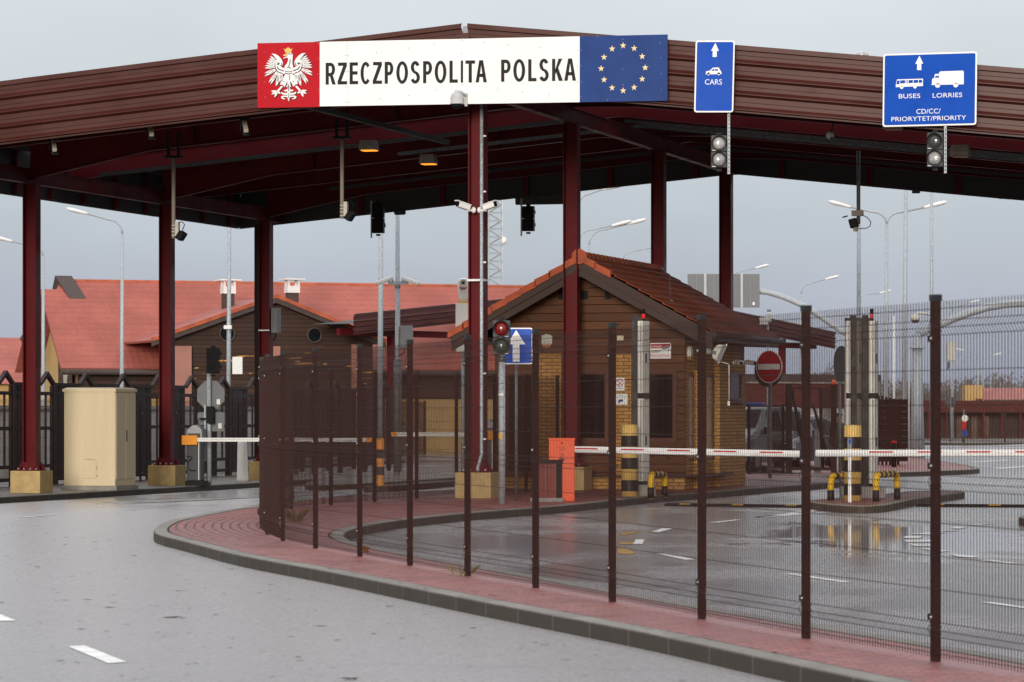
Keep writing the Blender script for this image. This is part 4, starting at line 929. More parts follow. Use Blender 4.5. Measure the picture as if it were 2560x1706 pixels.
b = MB(); b.cbox((0, -.033, 1.14), (.045, .006, .07)); b.build('blue_plate', M['signblue'], t)
b = MB(); b.tube([(-.03, 0, .98), (-.09, 0, .96), (-.12, 0, .88), (-.09, 0, .82)], .008, 6); b.tube([(.03, 0, .98), (.09, 0, .96), (.12, 0, .88), (.09, 0, .82)], .008, 6); b.build('hook', M['galv'], t)
# bin
d = 65.6
t = thing('litter_bin', 'slatted dark red litter bin on a concrete foot in front of an orange cabinet', 'bin', (wx(1376, d), d - .1, .14), R(-6))
b = MB()
for i in range(4): b.box((-.20 + i * .085, -.20, .06), (-.125 + i * .085, -.17, .74))
for i in range(4): b.box((.215, -.16 + i * .085, .06), (.235, -.09 + i * .085, .74)); b.box((-.235, -.16 + i * .085, .06), (-.215, -.09 + i * .085, .74))
for i in range(4): b.box((-.20 + i * .085, .17, .06), (-.125 + i * .085, .2, .74))
b.build('slats', M['binred'], t)
b = MB(); b.box((-.23, -.215, .72), (.25, .215, .79)); b.box((.135, -.215, .05), (.235, -.165, .73)); b.box((-.24, -.21, .05), (-.21, -.16, .73)); b.box((-.2, -.15, .08), (.2, .15, .72)); b.build('frame', M['black'], t)
b = MB(); b.box((-.36, -.3, -.04), (.28, .24, .065)); b.build('foot', M['conc'], t, bevel=.02)
# one-way sign
d = 65.7
t = thing('road_sign', 'square blue one-way sign with white up arrow on a thin grey pole', 'sign', (wx(1290.5, d), d, .14), R(-3))
w2 = 41 * d / F; zc = wz(865.5, d) - .14; h2 = 45.5 * d / F
b = MB(); b.cyl((0, .045, 0), (0, .045, zc + h2 - .05), .031, n=14); b.build('pole', M['galvdark'], t)
b = MB(); b.prism(rrect(-w2, zc - h2, w2, zc + h2, .04), -.008, .008); b.build('white_border', M['wsign'], t)
b = MB(); b.flat(rrect(-w2 + .02, zc - h2 + .022, w2 - .02, zc + h2 - .022, .03), -.012); b.build('blue_face', M['signblue'], t)
q = d / F
b = MB(); b.flat([(x * q, zc + z * q) for x, z in ((0, 40), (23, 4), (8.6, 4), (8.6, -39), (-8.6, -39), (-8.6, 4), (-23, 4))], -.015); b.build('arrow', M['wsign'], t)
# scanner posts (under-canopy portals)
def scanner(label, blackpx, cabs, d, ytop, ybot, z0, beacon):
    X0 = wx(cabs[0][0], d)
    t = thing('scanner_column', label, 'scanner', (X0, d, z0), 0, 'pale scanner columns'); q = d / F
    b_ = MB()
    for a, c_ in blackpx: b_.box(((a - cabs[0][0]) * q, .04, -.02), ((c_ - cabs[0][0]) * q, .16, wz(788, d) - z0))
    x1 = (max(cabs[-1][1], blackpx[-1][1]) - cabs[0][0]) * q
    b_.box((min(0, (blackpx[0][0] - cabs[0][0]) * q), .05, wz(803, d) - z0), (x1 - .15, .15, wz(795, d) - z0)); b_.build('black_post', M['hazblk'], t)
    for i, (a, c_, fr, sd) in enumerate(cabs):
        for zt, zb2 in ((wz(ytop, d) - z0, wz(983, d) - z0), (wz(997, d) - z0, wz(ybot, d) - z0)):
            xa, xb2 = (a - cabs[0][0]) * q, (c_ - cabs[0][0]) * q; xm = lerp(xa, xb2, fr)
            b_ = MB(); y1 = .13
            b_.add([(xa, -.10, zb2), (xm, -.14, zb2), (xb2, y1, zb2), (xa, y1, zb2), (xa, -.10, zt), (xm, -.14, zt), (xb2, y1, zt), (xa, y1, zt)], [(0, 3, 2, 1), (4, 5, 6, 7), (0, 1, 5, 4), (1, 2, 6, 5), (2, 3, 7, 6), (3, 0, 4, 7)])
            o_ = b_.build('cabinet', M[sd], t)
            b_ = MB(); xx = lerp(xa, xm, .52); b_.box((xx, -.1245, zb2 + .02), (xx + .012, -.1195, zt - .02)); xx = lerp(xa, xm, .8); b_.box((xx, -.137, zb2 + .02), (xx + .008, -.13, zt - .02)); b_.build('seam', M['darkgrey'], o_)
            b_ = MB(); mx_ = lerp(xm, xb2, .45); b_.cbox((mx_, lerp(-.14, y1, .45) - .008, zb2 + .55 * (zt - zb2) - .1), (.03, .03, .19), rz=R(40)); b_.build('handle', M['darkgrey'], o_)
        b_ = MB(); b_.box((xa + .01, -.09, wz(997, d) - z0), (xb2 - .01, .05, wz(983, d) - z0)); b_.box((xa + .0, -.05, -.02), (xb2 - .02, .05, wz(ybot, d) - z0)); b_.build('bracket', M['black'], t)
    xb_ = (beacon[0] - cabs[0][0]) * q; z1 = wz(beacon[2], d) - z0
    b_ = MB(); b_.lathe([(.034, 0), (.034, .09), (.03, .1)], 14, Matrix.Translation((xb_, .1, z1))); bc = b_.build('beacon', M['beacon'], t)
    b_ = MB(); b_.lathe([(.037, .1), (.037, .19), (.02, .2)], 14, Matrix.Translation((xb_, .1, z1))); b_.lathe([(.04, -.05), (.04, 0)], 14, Matrix.Translation((xb_, .1, z1))); b_.build('beacon_cap', M['black'], bc)
    b_ = MB(); b_.box((-.1, -.15, -.05), (x1 + .12, .22, .22)); b_.build('footing', M['conc'], t, bevel=.01)
scanner('tall pale scanner column with red beacon between the banded bollard and booth window', [(1579, 1594)], [(1594, 1624, .42, 'offwhite')], 69.9, 803, 1203, .14, (1609, 774, 797))
scanner('pair of tall pale scanner columns on black posts rising behind the bollard on the small island', [(2127, 2141), (2157, 2172)], [(2114, 2126, .85, 'offwhite'), (2141, 2157, .1, 'beige'), (2172, 2197, .5, 'offwhite')], 68.2, 803, 1209, .14, (2181, 777, 797))
# speed bump
def bump_strip(label, a, c_):
    p, q = Vector(a), Vector(c_); L_ = (q - p).length
    t = thing('speed_bump', label, 'speed bump', (p.x, p.y, 0), math.atan2(q.y - p.y, q.x - p.x), 'rubber speed bumps')
    pr = [(-.22, .0), (-.16, .03), (-.07, .055), (.07, .055), (.16, .03), (.22, 0)]
    b_ = MB(); b_.loft([[(x, y, z) for y, z in pr] for x in [L_ * k_ / 40 for k_ in range(41)]], False); b_.build('rubber_body', M['hazblk'], t)
    b_ = MB(); x = .3
    while x < L_ - .3:
        b_.add([(x, -.17, .032), (x + .24, -.17, .032), (x + .24, -.08, .058), (x, -.08, .058)], [(0, 1, 2, 3)]); x += 1.1
    b_.build('yellow_insert', M['paintyel'], t)
bump_strip('black rubber speed bump across the lane left of the small island', (3.05, 67.3), (5.7, 66.0)); bump_strip('black rubber speed bump reaching right from the small island', (7.9, 66.9), (13.0, 65.2))

# ------------------------------------------------------------------ left side: cabinet, barrier, signs
zl_ = -.01
d = 81.4; ang = -TH
t = thing('utility_cabinet', 'large cream steel utility cabinet between two red canopy columns', 'cabinet', (wx(160, d), d, zl_), ang)
wc = 1.30; dc = 1.27; hc = 256 * d / F
b = MB(); b.box((0, 0, .1), (wc, dc, hc - .09)); cab = b.build('body', M['cream'], t, bevel=.012)
b = MB(); b.add([(-.03, -.03, hc - .10), (wc + .03, -.03, hc - .10), (wc + .03, dc + .03, hc - .10), (-.03, dc + .03, hc - .10), (-.03, -.03, hc - .035), (wc + .03, -.03, hc - .035), (wc + .03, dc + .03, hc - .035), (-.03, dc + .03, hc - .035), (.05, .05, hc), (wc - .05, .05, hc), (wc - .05, dc - .05, hc), (.05, dc - .05, hc)],
    [(0, 3, 2, 1), (0, 1, 5, 4), (1, 2, 6, 5), (2, 3, 7, 6), (3, 0, 4, 7), (4, 5, 9, 8), (5, 6, 10, 9), (6, 7, 11, 10), (7, 4, 8, 11), (8, 9, 10, 11)]); b.build('roof', M['cream'], t)
b = MB(); b.box((-.06, -.07, -.15), (wc + .06, dc + .06, .098)); b.build('concrete_base', M['conc'], t, bevel=.02)
b = MB(); b.box((.48, -.018, .28), (.82, .004, .72)); hat = b.build('hatch', M['cream'], cab, bevel=.006)
b = MB(); b.box((.835, -.012, .31), (.85, .0, .37)); b.box((.835, -.012, .5), (.85, 0, .56)); b.box((.53, -.012, .725), (.78, 0, .735)); b.build('hatch_hinges', M['rust'], hat)
for y0, y1 in ((.03, .60), (.63, 1.24)):
    b = MB(); b.box((wc - .004, y0, .26), (wc + .016, y1, hc - .14)); b.build('door', M['cream'], cab, bevel=.004)
b = MB(); b.box((wc + .017, .645, 1.14), (wc + .03, .675, 1.42)); b.build('door_handle', M['black'], cab)
d = 86.4
def left_barrier(label, px, d, z0, L_, flip=False, name='barrier_gate'):
    t = thing(name, label, 'barrier', (wx(px, d), d, z0), -TH * .6, 'lifting barriers'); sx_ = -1 if flip else 1
    b_ = MB(); b_.box((-.2, -.14, .12), (.17, .2, 1.16)); cab = b_.build('cabinet', M['darkgrey'], t, bevel=.025)
    b_ = MB(); b_.box((.10, -.148, .14), (.118, -.139, 1.1)); b_.build('white_seam', M['white'], cab)
    b_ = MB(); b_.box((-.23, -.2, -.02), (.26, .26, .125)); b_.build('foot', M['black'], t, bevel=.01)
    b_ = MB(); rg = []
    for yy in (-.15, .2):
        rg.append([(-.2, yy, 1.165), (.19, yy, 1.165)] + [(.19 - .39 * (k_ / 8.), yy, 1.33 + .19 * math.sin(math.pi * (.12 + .80 * k_ / 8.))) for k_ in range(9)])
    b_.loft(rg, False); b_.build('hood', M['hood'], t, bevel=.02)
    b_ = MB(); b_.box((-.17, -.156, 1.18), (.15, -.151, 1.31)); b_.build('dark_front', M['darkgrey'], t)
    x0 = -.3 if not flip else .3
    b_ = MB(); b_.box((min(x0, x0 + sx_ * .40), -.27, 1.02), (max(x0, x0 + sx_ * .40), -.165, 1.26)); b_.build('arm_clamp', M['amber'], t, bevel=.012)
    b_ = MB()
    xa, xb_ = x0 + sx_ * .36, x0 + sx_ * L_
    b_.box((min(xa, xb_), -.25, 1.105), (max(xa, xb_), -.19, 1.15)); b_.box((min(xa, xb_), -.25, 1.155), (max(xa, xb_), -.19, 1.20)); ar = b_.build('arm', M['white'], t)
    b_ = MB(); b_.box((min(xb_, xb_ + sx_ * .14), -.255, 1.10), (max(xb_, xb_ + sx_ * .14), -.185, 1.205)); b_.build('reflector', M['amber'], ar)
    b_ = MB(); b_.tube([(-.2, -.16, .72), (-.12, -.2, .74), (-.05, -.18, .70), (-.16, -.17, .6), (-.18, -.16, .45), (-.1, -.17, .38), (.05, -.16, .37)], .012, 6); b_.build('cable', M['black'], t)
left_barrier('dark grey barrier box with pale hood and orange arm clamp by a red column', 490, 86.4, zl_, 4.72)
left_barrier('barrier box half hidden behind the central red column, arm reaching left', 1222, 83.5, .14, 2.52, True)
d = 86.9
t = thing('sign_post', 'galvanised post with grey backs of an octagonal and a square sign', 'sign', (wx(523, d), d, zl_), R(-12))
b = MB(); b.cyl((0, 0, 0), (0, 0, wz(928, d) - zl_), .057, n=16); b.build('pole', M['galv'], t)
b = MB(); b.cyl((0, 0, wz(940, d) - zl_), (0, 0, wz(926, d) - zl_), .064, n=16); b.build('collar', M['galv'], t)
z = wz(988, d) - zl_; b = MB(); b.prism([(.02 + .39 * math.cos(R(22.5 + 45 * k)), z + .39 * math.sin(R(22.5 + 45 * k))) for k in range(8)], .07, .085); oc = b.build('octagonal_sign', M['signback'], t)
b = MB(); b.cbox((.22, .068, z - .17), (.09, .004, .13)); b.build('sticker', M['white'], oc)
z = wz(1055, d) - zl_; b = MB(); b.prism(rrect(-.33, z - .24, .37, z + .24, .04), .07, .085); sq = b.build('square_sign', M['signback'], t)
b = MB(); b.cbox((.26, .068, z - .10), (.09, .004, .13)); b.build('sticker', M['white'], sq)
b = MB(); b.box((-.09, -.14, .6), (-.05, -.08, wz(1012, d) - zl_)); b.build('flat_bar', M['galv'], t)
b = MB(); b.box((.0, -.22, wz(1059, d) - zl_), (.16, -.07, wz(1016, d) - zl_)); b.build('card_reader', M['black'], t, bevel=.01)
b = MB(); b.tube([(-.08, -.15, wz(1046, d)), (-.2, -.16, wz(1045, d)), (-.26, -.16, wz(1053, d)), (-.22, -.16, wz(1064, d)), (-.08, -.15, wz(1063, d))], .012, 6); b.box((-.19, -.17, wz(1050, d)), (-.05, -.12, wz(1044, d))); b.build('cable', M['black'], t)
b = MB(); b.box((-.17, -.13, wz(1133, d)), (-.06, -.05, wz(1121, d))); b.build('junction_box', M['offwhite'], t)
d = 91.5
t = thing('round_post', 'short stout white post tapering upward behind a barrier arm', 'post', (wx(606, d), d, zl_)); b = MB(); b.lathe([(.16, -.03), (.155, .1), (.145, .11), (.13, 1.0), (.12, 1.05), (.001, 1.08)], 20); b.build('shaft', M['white'], t)
b = MB(); b.box((-.18, .1, 0), (.22, .2, .05)); b.build('foot', M['conc'], t)
d = 80.2
t = thing('marker_post', 'square orange and black banded marker post seen through the brown mesh', 'post', (wx(951, d), d, .14))
b = MB(); b.box((-.09, -.09, -.03), (.09, .09, 1.08)); b.build('shaft', M['amber'], t, bevel=.008)
for z in (.22, .62):
    b = MB(); b.box((-.093, -.093, z), (.093, .093, z + .2)); b.build('black_band', M['hazblk'], t)
# ornamental timber fence along the left
uF = -16.0
t = thing('ornamental_fence', 'dark timber fence with zigzag peaked top rail behind the cream cabinet', 'fence', (*UV(uF, 13.2), -.02), math.pi / 2 - TH)
zt = 2.60
for k in range(-2, 13):
    x = k * 2.545; z = zt
    b = MB(); 
    pk = [(-.42, 0), (0, .30), (.42, 0)]
    prof = [(x - .42, z - .08), (x, z + .17), (x + .42, z - .08), (x + 2.545 - .42, z - .08), (x + 2.545 - .42, z + .0), (x + .45, z + .0), (x, z + .29), (x - .45, z + .0), (x - .42, z)]
    b.prism(prof, -.05, .05); b.build('top_rail', M['darkwood'], t)
    b = MB()
    for zz in (2.28, 1.40, .44, .12): b.box((x - .42, -.035, zz), (x + 2.125, .035, zz + .09))
    b.build('rail', M['darkwood'], t)
    b = MB()
    for q, wq in ((-.80, .10), (-.62, .12), (.30, .10), (.62, .10), (.80, .16), (.98, .16), (1.16, .16), (1.34, .16), (1.52, .16)): b.box((x + q - wq / 2, -.03, .0 if q < .7 else .1), (x + q + wq / 2, .03, zt - .08))
    b.box((x + .38, -.06, -.1), (x + .52, .06, zt - .02)); b.box((x - .10, -.02, .5), (x - .04, .02, 2.3))
    b.build('slat_panel', M['darkwood'], t)
pts = [UV(-15.2, v) for v in [2.6 + 2.5 * k for k in range(13)]]
fence(pts, 'mesh_fence', 'thin dark mesh fence running before the zigzag timber fence', None, 2.35, -.03, (.06, .04), panel_mesh('mesh_panel', 2.48, 2.3, .03, .05, .0022, 'darkwood', (.2, 1.1, 2.1)), 2.48, 'darkwood', (.4, 2.0))
# ------------------------------------------------------------------ the booth
U0, V0 = .19, 8.25
bo = thing('checkpoint_booth', 'small timber and yellow brick booth with tiled gable roof under the canopy', 'booth', (*UV(U0, V0), .135), -TH)
def lu(px, v=V0): return uAt(px, v) - U0
def lz(py, px, v=V0): return HC + (HY - py) * dUV(uAt(px, v), v) / F - .135
HWL, HWR, LEN, WH = -2.16, lu(1712), 6.3, 3.62
APEX = 5.02; EV = .70; pit = .555
b = MB()
def wall_with_holes(b_, x0, x1, z0, z1, holes, y0, y1):
    xs = sorted({x0, x1, *[h[0] for h in holes], *[h[2] for h in holes]}); zs = sorted({z0, z1, *[h[1] for h in holes], *[h[3] for h in holes]})
    for a, c_ in zip(xs, xs[1:]):
        for e_, f_ in zip(zs, zs[1:]):
            if any(h[0] < (a + c_) / 2 < h[2] and h[1] < (e_ + f_) / 2 < h[3] for h in holes): continue
            b_.box((a, y0, e_), (c_, y1, f_))
wins = [(lu(1268), .36, lu(1331), lz(935, 1300)), (lu(1447), lz(1099, 1480), lu(1514), lz(933, 1480)), (lu(1618), lz(1099, 1650), lu(1684), lz(933, 1650))]
wall_with_holes(b, HWL, HWR, .26, WH - .1, wins, 0, .12)
b.prism([(HWL, WH - .1), (HWR, WH - .1), (HWR, WH), (0.0, APEX - .12), (HWL, WH)], 0, .12); b.build('front_wall', M['wood'], bo)
b = MB(); b.box((HWL, LEN - .12, 0), (HWR, LEN, WH)); b.prism([(HWL, WH), (HWR, WH), (0, APEX - .12)], LEN - .12, LEN); b.build('back_wall', M['wood'], bo)
b = MB(); b.box((HWL, .13, 0), (HWL + .12, LEN - .13, WH)); b.build('side_wall', M['brick'], bo)
for a, c_ in ((1347, 1405), (1537, 1581)):
    b = MB(); b.box((lu(a), -.05, 0), (lu(c_), -.002, lz(885, a))); b.build('brick_pier', M['brick'], bo)
b = MB(); b.box((HWL - .02, -.06, -.1), (HWR + .02, .1, .255)); b.build('brick_base', M['brick'], bo)
b = MB(); b.box((HWL - .02, -.09, .258), (HWR + .06, -.003, .30)); b.build('base_ledge', M['board'], bo)
for x0, z0, x1, z1 in wins:
    b = MB(); f_ = .075
    for q in ((x0 - f_, z0 - f_, x1 + f_, z0), (x0 - f_, z1, x1 + f_, z1 + f_), (x0 - f_, z0, x0, z1), (x1, z0, x1 + f_, z1)): b.box((q[0], -.035, q[1]), (q[2], -.002, q[3]))
    f2 = .03
    for q in ((x0, z0, x1, z0 + f2), (x0, z1 - f2, x1, z1), (x0, z0 + f2, x0 + f2, z1 - f2), (x1 - f2, z0 + f2, x1, z1 - f2)): b.box((q[0], .02, q[1]), (q[2], .06, q[3]))
    fo = b.build('window_frame', M['frame'], bo)
    b = MB(); b.box((x0 + f2, .035, z0 + f2), (x1 - f2, .045, z1 - f2)); b.build('pane', M['winpane'], fo)
    b = MB()
    for q in range(6):
        zz = lerp(z0, z1, .12 + .14 * q); b.box((x0 + .05, .075, zz), (lerp(x0, x1, .8), .085, zz + .016))
    b.box((lerp(x0, x1, .56), .09, z0 + .05), (lerp(x0, x1, .6), .1, z1 - .05)); b.build('blind', M['offwhite'], fo)
# right side wall: brick blocks standing proud between recessed windows
xr = HWR; XO = .15
def lv(px, u): return vAt(px, u + U0) - V0
v1, v2 = lv(1735, xr), lv(1735, xr) + .62; v3 = lv(1784, xr); v4 = lv(1864, xr + XO)
b = MB(); b.box((xr - .12, .13, 0), (xr, v4 - .05, .62)); b.box((xr - .12, .13, 2.55), (xr, v4 - .05, WH - .12)); b.box((xr - .12, .13, .62), (xr, .32, 2.55)); b.build('side_wall', M['brick'], bo)
for a, c_ in ((v1, v2), (v3, v4)):
    b = MB(); b.box((xr + .002, a, -.05), (xr + XO, c_, 2.62 if a == v1 else 2.9)); b.build('brick_pier', M['brick'], bo)
b = MB(); b.box((xr - .2, v4 - .12, 0), (xr - .01, LEN - .13, WH)); b.build('side_wall', M['wood'], bo)
for a, c_ in ((.3, v1), (v2, v3)):
    b = MB()
    for q in ((a, .62, c_, .68), (a, 2.49, c_, 2.55), (a, .68, a + .05, 2.49), (c_ - .05, .68, c_, 2.49)): b.box((xr - .05, q[0], q[1]), (xr + .012, q[2], q[3]))
    fo = b.build('window_frame', M['frame'], bo)
    b = MB(); b.box((xr - .03, a + .05, .68), (xr - .02, c_ - .05, 2.49)); b.build('pane', M['lens'], fo)
b = MB(); b.box((xr + .004, .1, .275), (xr + .36, v3 + .5, .32)); b.build('window_shelf', M['board'], bo)
zs0, zs1 = lz(1000, 1840, 11), lz(928, 1840, 11); va, vb_ = lv(1822, xr + XO), lv(1853, xr + XO)
b = MB()
for q in ((va, zs0, va + .06, zs1), (vb_ - .06, zs0, vb_, zs1), (va, zs1 - .05, vb_, zs1), (va, zs0, vb_, zs0 + .05)): b.box((xr + XO + .002, q[0], q[1]), (xr + XO + .05, q[2], q[3]))
fo = b.build('window_frame', M['frame'], bo)
b = MB(); b.box((xr + XO + .003, va + .06, zs0 + .05), (xr + XO + .008, vb_ - .06, zs1 - .05)); b.build('pane', M['winpane'], fo)
b = MB(); b.box((xr + XO + .003, va - .08, zs0 - .07), (xr + XO + .16, vb_ + .08, zs0 - .015)); b.build('sill', M['board'], fo)
# roof: tile courses laid as stepped rows on each slope
RV0, RV1 = -.75, 6.75; NR = 11
ue = 2.95; ze_ = APEX - pit * ue + .06
for sgn in (-1, 1):
    for k in range(NR):
        t0, t1 = k / NR, (k + 1) / NR + .012
        xa, xb_ = sgn * ue * (1 - t0), sgn * ue * (1 - min(1, t1)); za, zb2 = lerp(ze_, APEX + .08, t0), lerp(ze_, APEX + .08, min(1, t1))
        n = 46; bm_ = MB(); vs = []
        for i in range(n + 1):
            y = lerp(RV0, RV1, i / n); wv = .018 * abs(math.sin(i * math.pi / 2)) 
            vs += [(xa, y, za + .045 + wv), (xb_, y, zb2 + .012 + wv), (xa, y, za - .002)]
        fs = []
        for i in range(n): fs += [(3 * i, 3 * i + 1, 3 * i + 4, 3 * i + 3), (3 * i + 2, 3 * i, 3 * i + 3, 3 * i + 5)]
        if k == 0: rows = MB()
        rows.add(vs, fs)
    o = rows.build('roof_slope', M['tile'], bo); s_ = o.modifiers.new('thick', 'SOLIDIFY'); s_.thickness = .02
    b = MB(); b.prism([(0, APEX + .03), (sgn * (ue - .02), ze_ - .03), (sgn * (ue - .02), ze_ - .16), (0, APEX - .1)], RV0 + .12, RV1 - .1); b.build('roof_boarding', M['board'], bo)
    for off, y0, y1, th in ((.0, RV0 - .02, RV0 + .05, .20), (-.19, RV0 + .03, RV0 + .09, .18)):
        b = MB(); xe = sgn * (ue + .0)
        b.prism([(0, APEX + .02 + off), (xe, ze_ - .02 + off), (xe, ze_ - .02 + off - th), (0, APEX + .02 + off - th)], y0, y1); b.build('barge_board', M['board'], bo)
    b = MB()
    for k in range(9 if sgn < 0 else 2):
        t0, t1 = k * .112, k * .112 + .125; x0_, x1_ = sgn * ue * t0, sgn * ue * min(1.02, t1); za, zb2 = lerp(APEX + .08, ze_, t0), lerp(APEX + .08, ze_, t1)
        st = .05 + .012
        b.add([(x0_, RV0 - .06, za + .05), (x1_, RV0 - .06, zb2 + .085), (x1_, RV0 + .2, zb2 + .085), (x0_, RV0 + .2, za + .05), (x0_, RV0 - .06, za - .10), (x1_, RV0 - .06, zb2 - .075), (x1_, RV0 - .03, zb2 - .075), (x0_, RV0 - .03, za - .10)],
              [(0, 1, 2, 3), (0, 4, 5, 1), (4, 7, 6, 5), (1, 5, 6, 2), (3, 7, 4, 0)])
    b.build('verge_tiles', M['tileorange'], bo)
    b = MB(); b.tube([(sgn * (ue + .05), RV0, ze_ - .06), (sgn * (ue + .05), RV1, ze_ - .06)], .06, 10); b.build('gutter', M['board'], bo)
    b = MB(); b.box((min(0, sgn) * 0 + (sgn * (ue - .02) if sgn < 0 else xr + .01), .0, ze_ - .2), (sgn * (ue - .02) if sgn > 0 else HWL - .01, RV1 - .2, ze_ - .17)); b.build('soffit', M['board'], bo)
b = MB()
for k in range(20):
    y = lerp(RV0 - .04, RV1 - .35, k / 19); r0 = .115 + .014 * (k % 2)
    b.loft([[(r_ * math.cos(q), yy, APEX + .10 + r_ * .85 * math.sin(q)) for q in [R(-20 + 22 * j) for j in range(11)]] for yy, r_ in ((y, .125), (y + .39, .105))], True, True, False)
b.build('ridge_tiles', M['tile'], bo)
b = MB(); b.cyl((0, RV0 - .09, APEX + .08), (0, RV0 + .1, APEX + .08), .175, .15, 9); b.build('ridge_end', M['tileorange'], bo)
b = MB()
for a, c_ in ((1397, 1410), (1450, 1470), (1512, 1527)): b.box((lu(a), -.012, lz(749, a)), (lu(c_), -.002, lz(727, a)))
b.build('gable_vent', M['black'], bo)
b = MB(); b.tube([(1.7, .6, APEX - pit * 1.7), (1.7, .6, APEX - pit * 1.7 + .62)], .006, 6); b.cbox((1.7, .6, APEX - pit * 1.7 + .08), (.14, .1, .03)); b.build('aerial', M['galvdark'], bo)
# things fixed to the booth
def on_front(px, py, name, label, cat, group=None, off=.0):
    x = uAt(px, V0 - off); return thing(name, label, cat, (*UV(x, V0 - off), HC + (HY - py) * dUV(x, V0 - off) / F), -TH, group)
t = on_front(1369.5, 862, 'alarm_siren', 'cream alarm siren with amber base on booth planks above the left brick pier', 'alarm', 'sirens on the booth')
def siren(t):
    b_ = MB(); b_.prism([(-.12, -.0), (.12, 0), (.125, .2), (0, .24), (-.125, .2)], -.10, -.001); b_.build('housing', M['offwhite'], t, bevel=.02)
    b_ = MB()
    for k_ in range(4): b_.box((-.08, -.104, .02 + k_ * .02), (.08, -.1005, .028 + k_ * .02))
    b_.build('grille', M['beige'], t)
    b_ = MB(); b_.prism([(-.11, 0), (-.08, -.06), (0, -.085), (.08, -.06), (.11, 0)], -.09, -.002); b_.build('amber_lamp', M['amberdim'], t)
siren(t)
X, Y = UV(xr + U0 + .01, V0 + .25)
t = thing('alarm_siren', 'cream alarm siren with amber base on the booth side under the right eave', 'alarm', (X, Y, wz(893, Y)), R(90) - TH, 'sirens on the booth'); siren(t)
t = on_front(1552, 852, 'junction_box', 'small cream box on booth planks left of the scanner column', 'box'); b = MB(); b.box((-.075, -.06, -.0), (.075, -.001, .11)); b.build('box_body', M['offwhite'], t, bevel=.012); b = MB(); b.cbox((0, -.062, .055), (.1, .003, .07)); b.build('lid', M['cream'], t)
q = 75.6 / F
t = on_front(1652, 897, 'warning_sign', 'white and red camera warning sign reading UWAGA! OBIEKT MONITOROWANY', 'sign', 'notices on the booth', .0)
ws, hs = 51 * q / .962, 39 * q
b = MB(); b.box((-ws / 2, -.02, 0), (ws / 2, -.002, hs)); pn = b.build('panel', M['wsign'], t)
b = MB(); b.flat([(-ws / 2 + .012, hs * .66), (ws * .08, hs * .66), (ws * .18, hs * .74), (ws / 2 - .015, hs * .74), (ws / 2 - .015, hs - .02), (-ws / 2 + .012, hs - .02)], -.022); b.build('red_band', M['signred'], pn)
text(pn, 'UWAGA!', -ws / 2 + .03, hs * .70, .02, hs * .88, -.024, 'wsign'); text(pn, 'OBIEKT', -ws / 2 + .02, hs * .37, .02, hs * .57, -.022, 'ink'); text(pn, 'MONITOROWANY', -ws / 2 + .02, hs * .09, ws / 2 - .02, hs * .27, -.022, 'signred')
b = MB(); b.flat([(ws * .06, hs * .62), (ws * .1, hs * .76), (ws * .38, hs * .86), (ws * .44, hs * .76), (ws * .4, hs * .66), (ws * .16, hs * .56)], -.0255); b.flat([(ws * .32, hs * .45), (ws * .42, hs * .5), (ws * .42, hs * .62), (ws * .38, hs * .62)], -.0255); b.build('camera_symbol', M['midgrey'], pn)
t = on_front(1550, 977, 'no_smoking_sign', 'small white no-smoking sign on the brick pier', 'sign', 'notices on the booth', .055)
b = MB(); b.box((-.115, -.01, 0), (.105, -.001, .285)); pn = b.build('panel', M['wsign'], t)
b = MB(); n = 30
for k in range(n):
    a, c_ = 2 * math.pi * k / n, 2 * math.pi * (k + 1) / n; b.flat([(-.005 + r_ * math.cos(x), .175 + r_ * math.sin(x)) for r_, x in ((.09, a), (.09, c_), (.075, c_), (.075, a))], -.0125)
b.flat([(-.063, .222), (-.052, .233), (.053, .128), (.042, .117)], -.0125); b.build('red_ring', M['signred'], pn)
b = MB(); b.flat([(-.045, .125), (-.03, .110), (.02, .165), (.005, .18)], -.0118); b.flat([(.02, .19), (.03, .18), (.045, .21), (.035, .22)], -.0118); b.build('cigarette', M['ink'], pn); text(pn, 'ZAKAZ PALENIA', -.1, .035, .09, .065, -.0125, 'ink')
t = on_front(1553.5, 1012, 'notice_sign', 'small white camera notice below the no-smoking sign', 'sign', 'notices on the booth', .055)
b = MB(); b.box((-.145, -.01, 0), (.14, -.001, .24)); pn = b.build('panel', M['wsign'], t)
text(pn, 'UWAGA', -.04, .195, .05, .225, -.0125, 'ink'); text(pn, 'OBIEKT MONITOROWANY', -.12, .155, .12, .18, -.0125, 'ink')
b = MB(); b.flat([(-.07, .03), (-.03, .03), (-.03, .06), (.05, .07), (.03, .12), (-.06, .11)], -.0125); b.build('camera_symbol', M['eublue'], pn)
d = 74.6
t = thing('floodlight', 'tilted white floodlight with ribbed lens on the booth side', 'floodlight', (wx(1788, d), d, wz(880, d)), 0)
Mf = Matrix.Rotation(R(24), 4, 'Y')
b = MB(); b.loft([[(x, yy, z) for yy in (-.14, .14) for z in ((zz, -zz) if yy < 0 else (-zz, zz))] for x, zz in ((-.14, .05), (-.09, .16), (.03, .2), (.06, .2))], False); o = b.build('housing', M['offwhite'], t, bevel=.02); o.rotation_euler.y = R(24); o.location = (.08, 0, -.02)
b = MB(); b.box((.062, -.14, -.22), (.085, .14, .24)); fr = b.build('bezel', M['white'], t); fr.rotation_euler.y = R(24); fr.location = (.08, 0, -.02)
b = MB(); b.box((.0, -.143, -.19), (.1, -.1405, .2)); b.box((.086, -.12, -.2), (.09, .12, .22)); g = b.build('lens', M['midgrey'], t); g.rotation_euler.y = R(24); g.location = (.08, -.002, -.02)
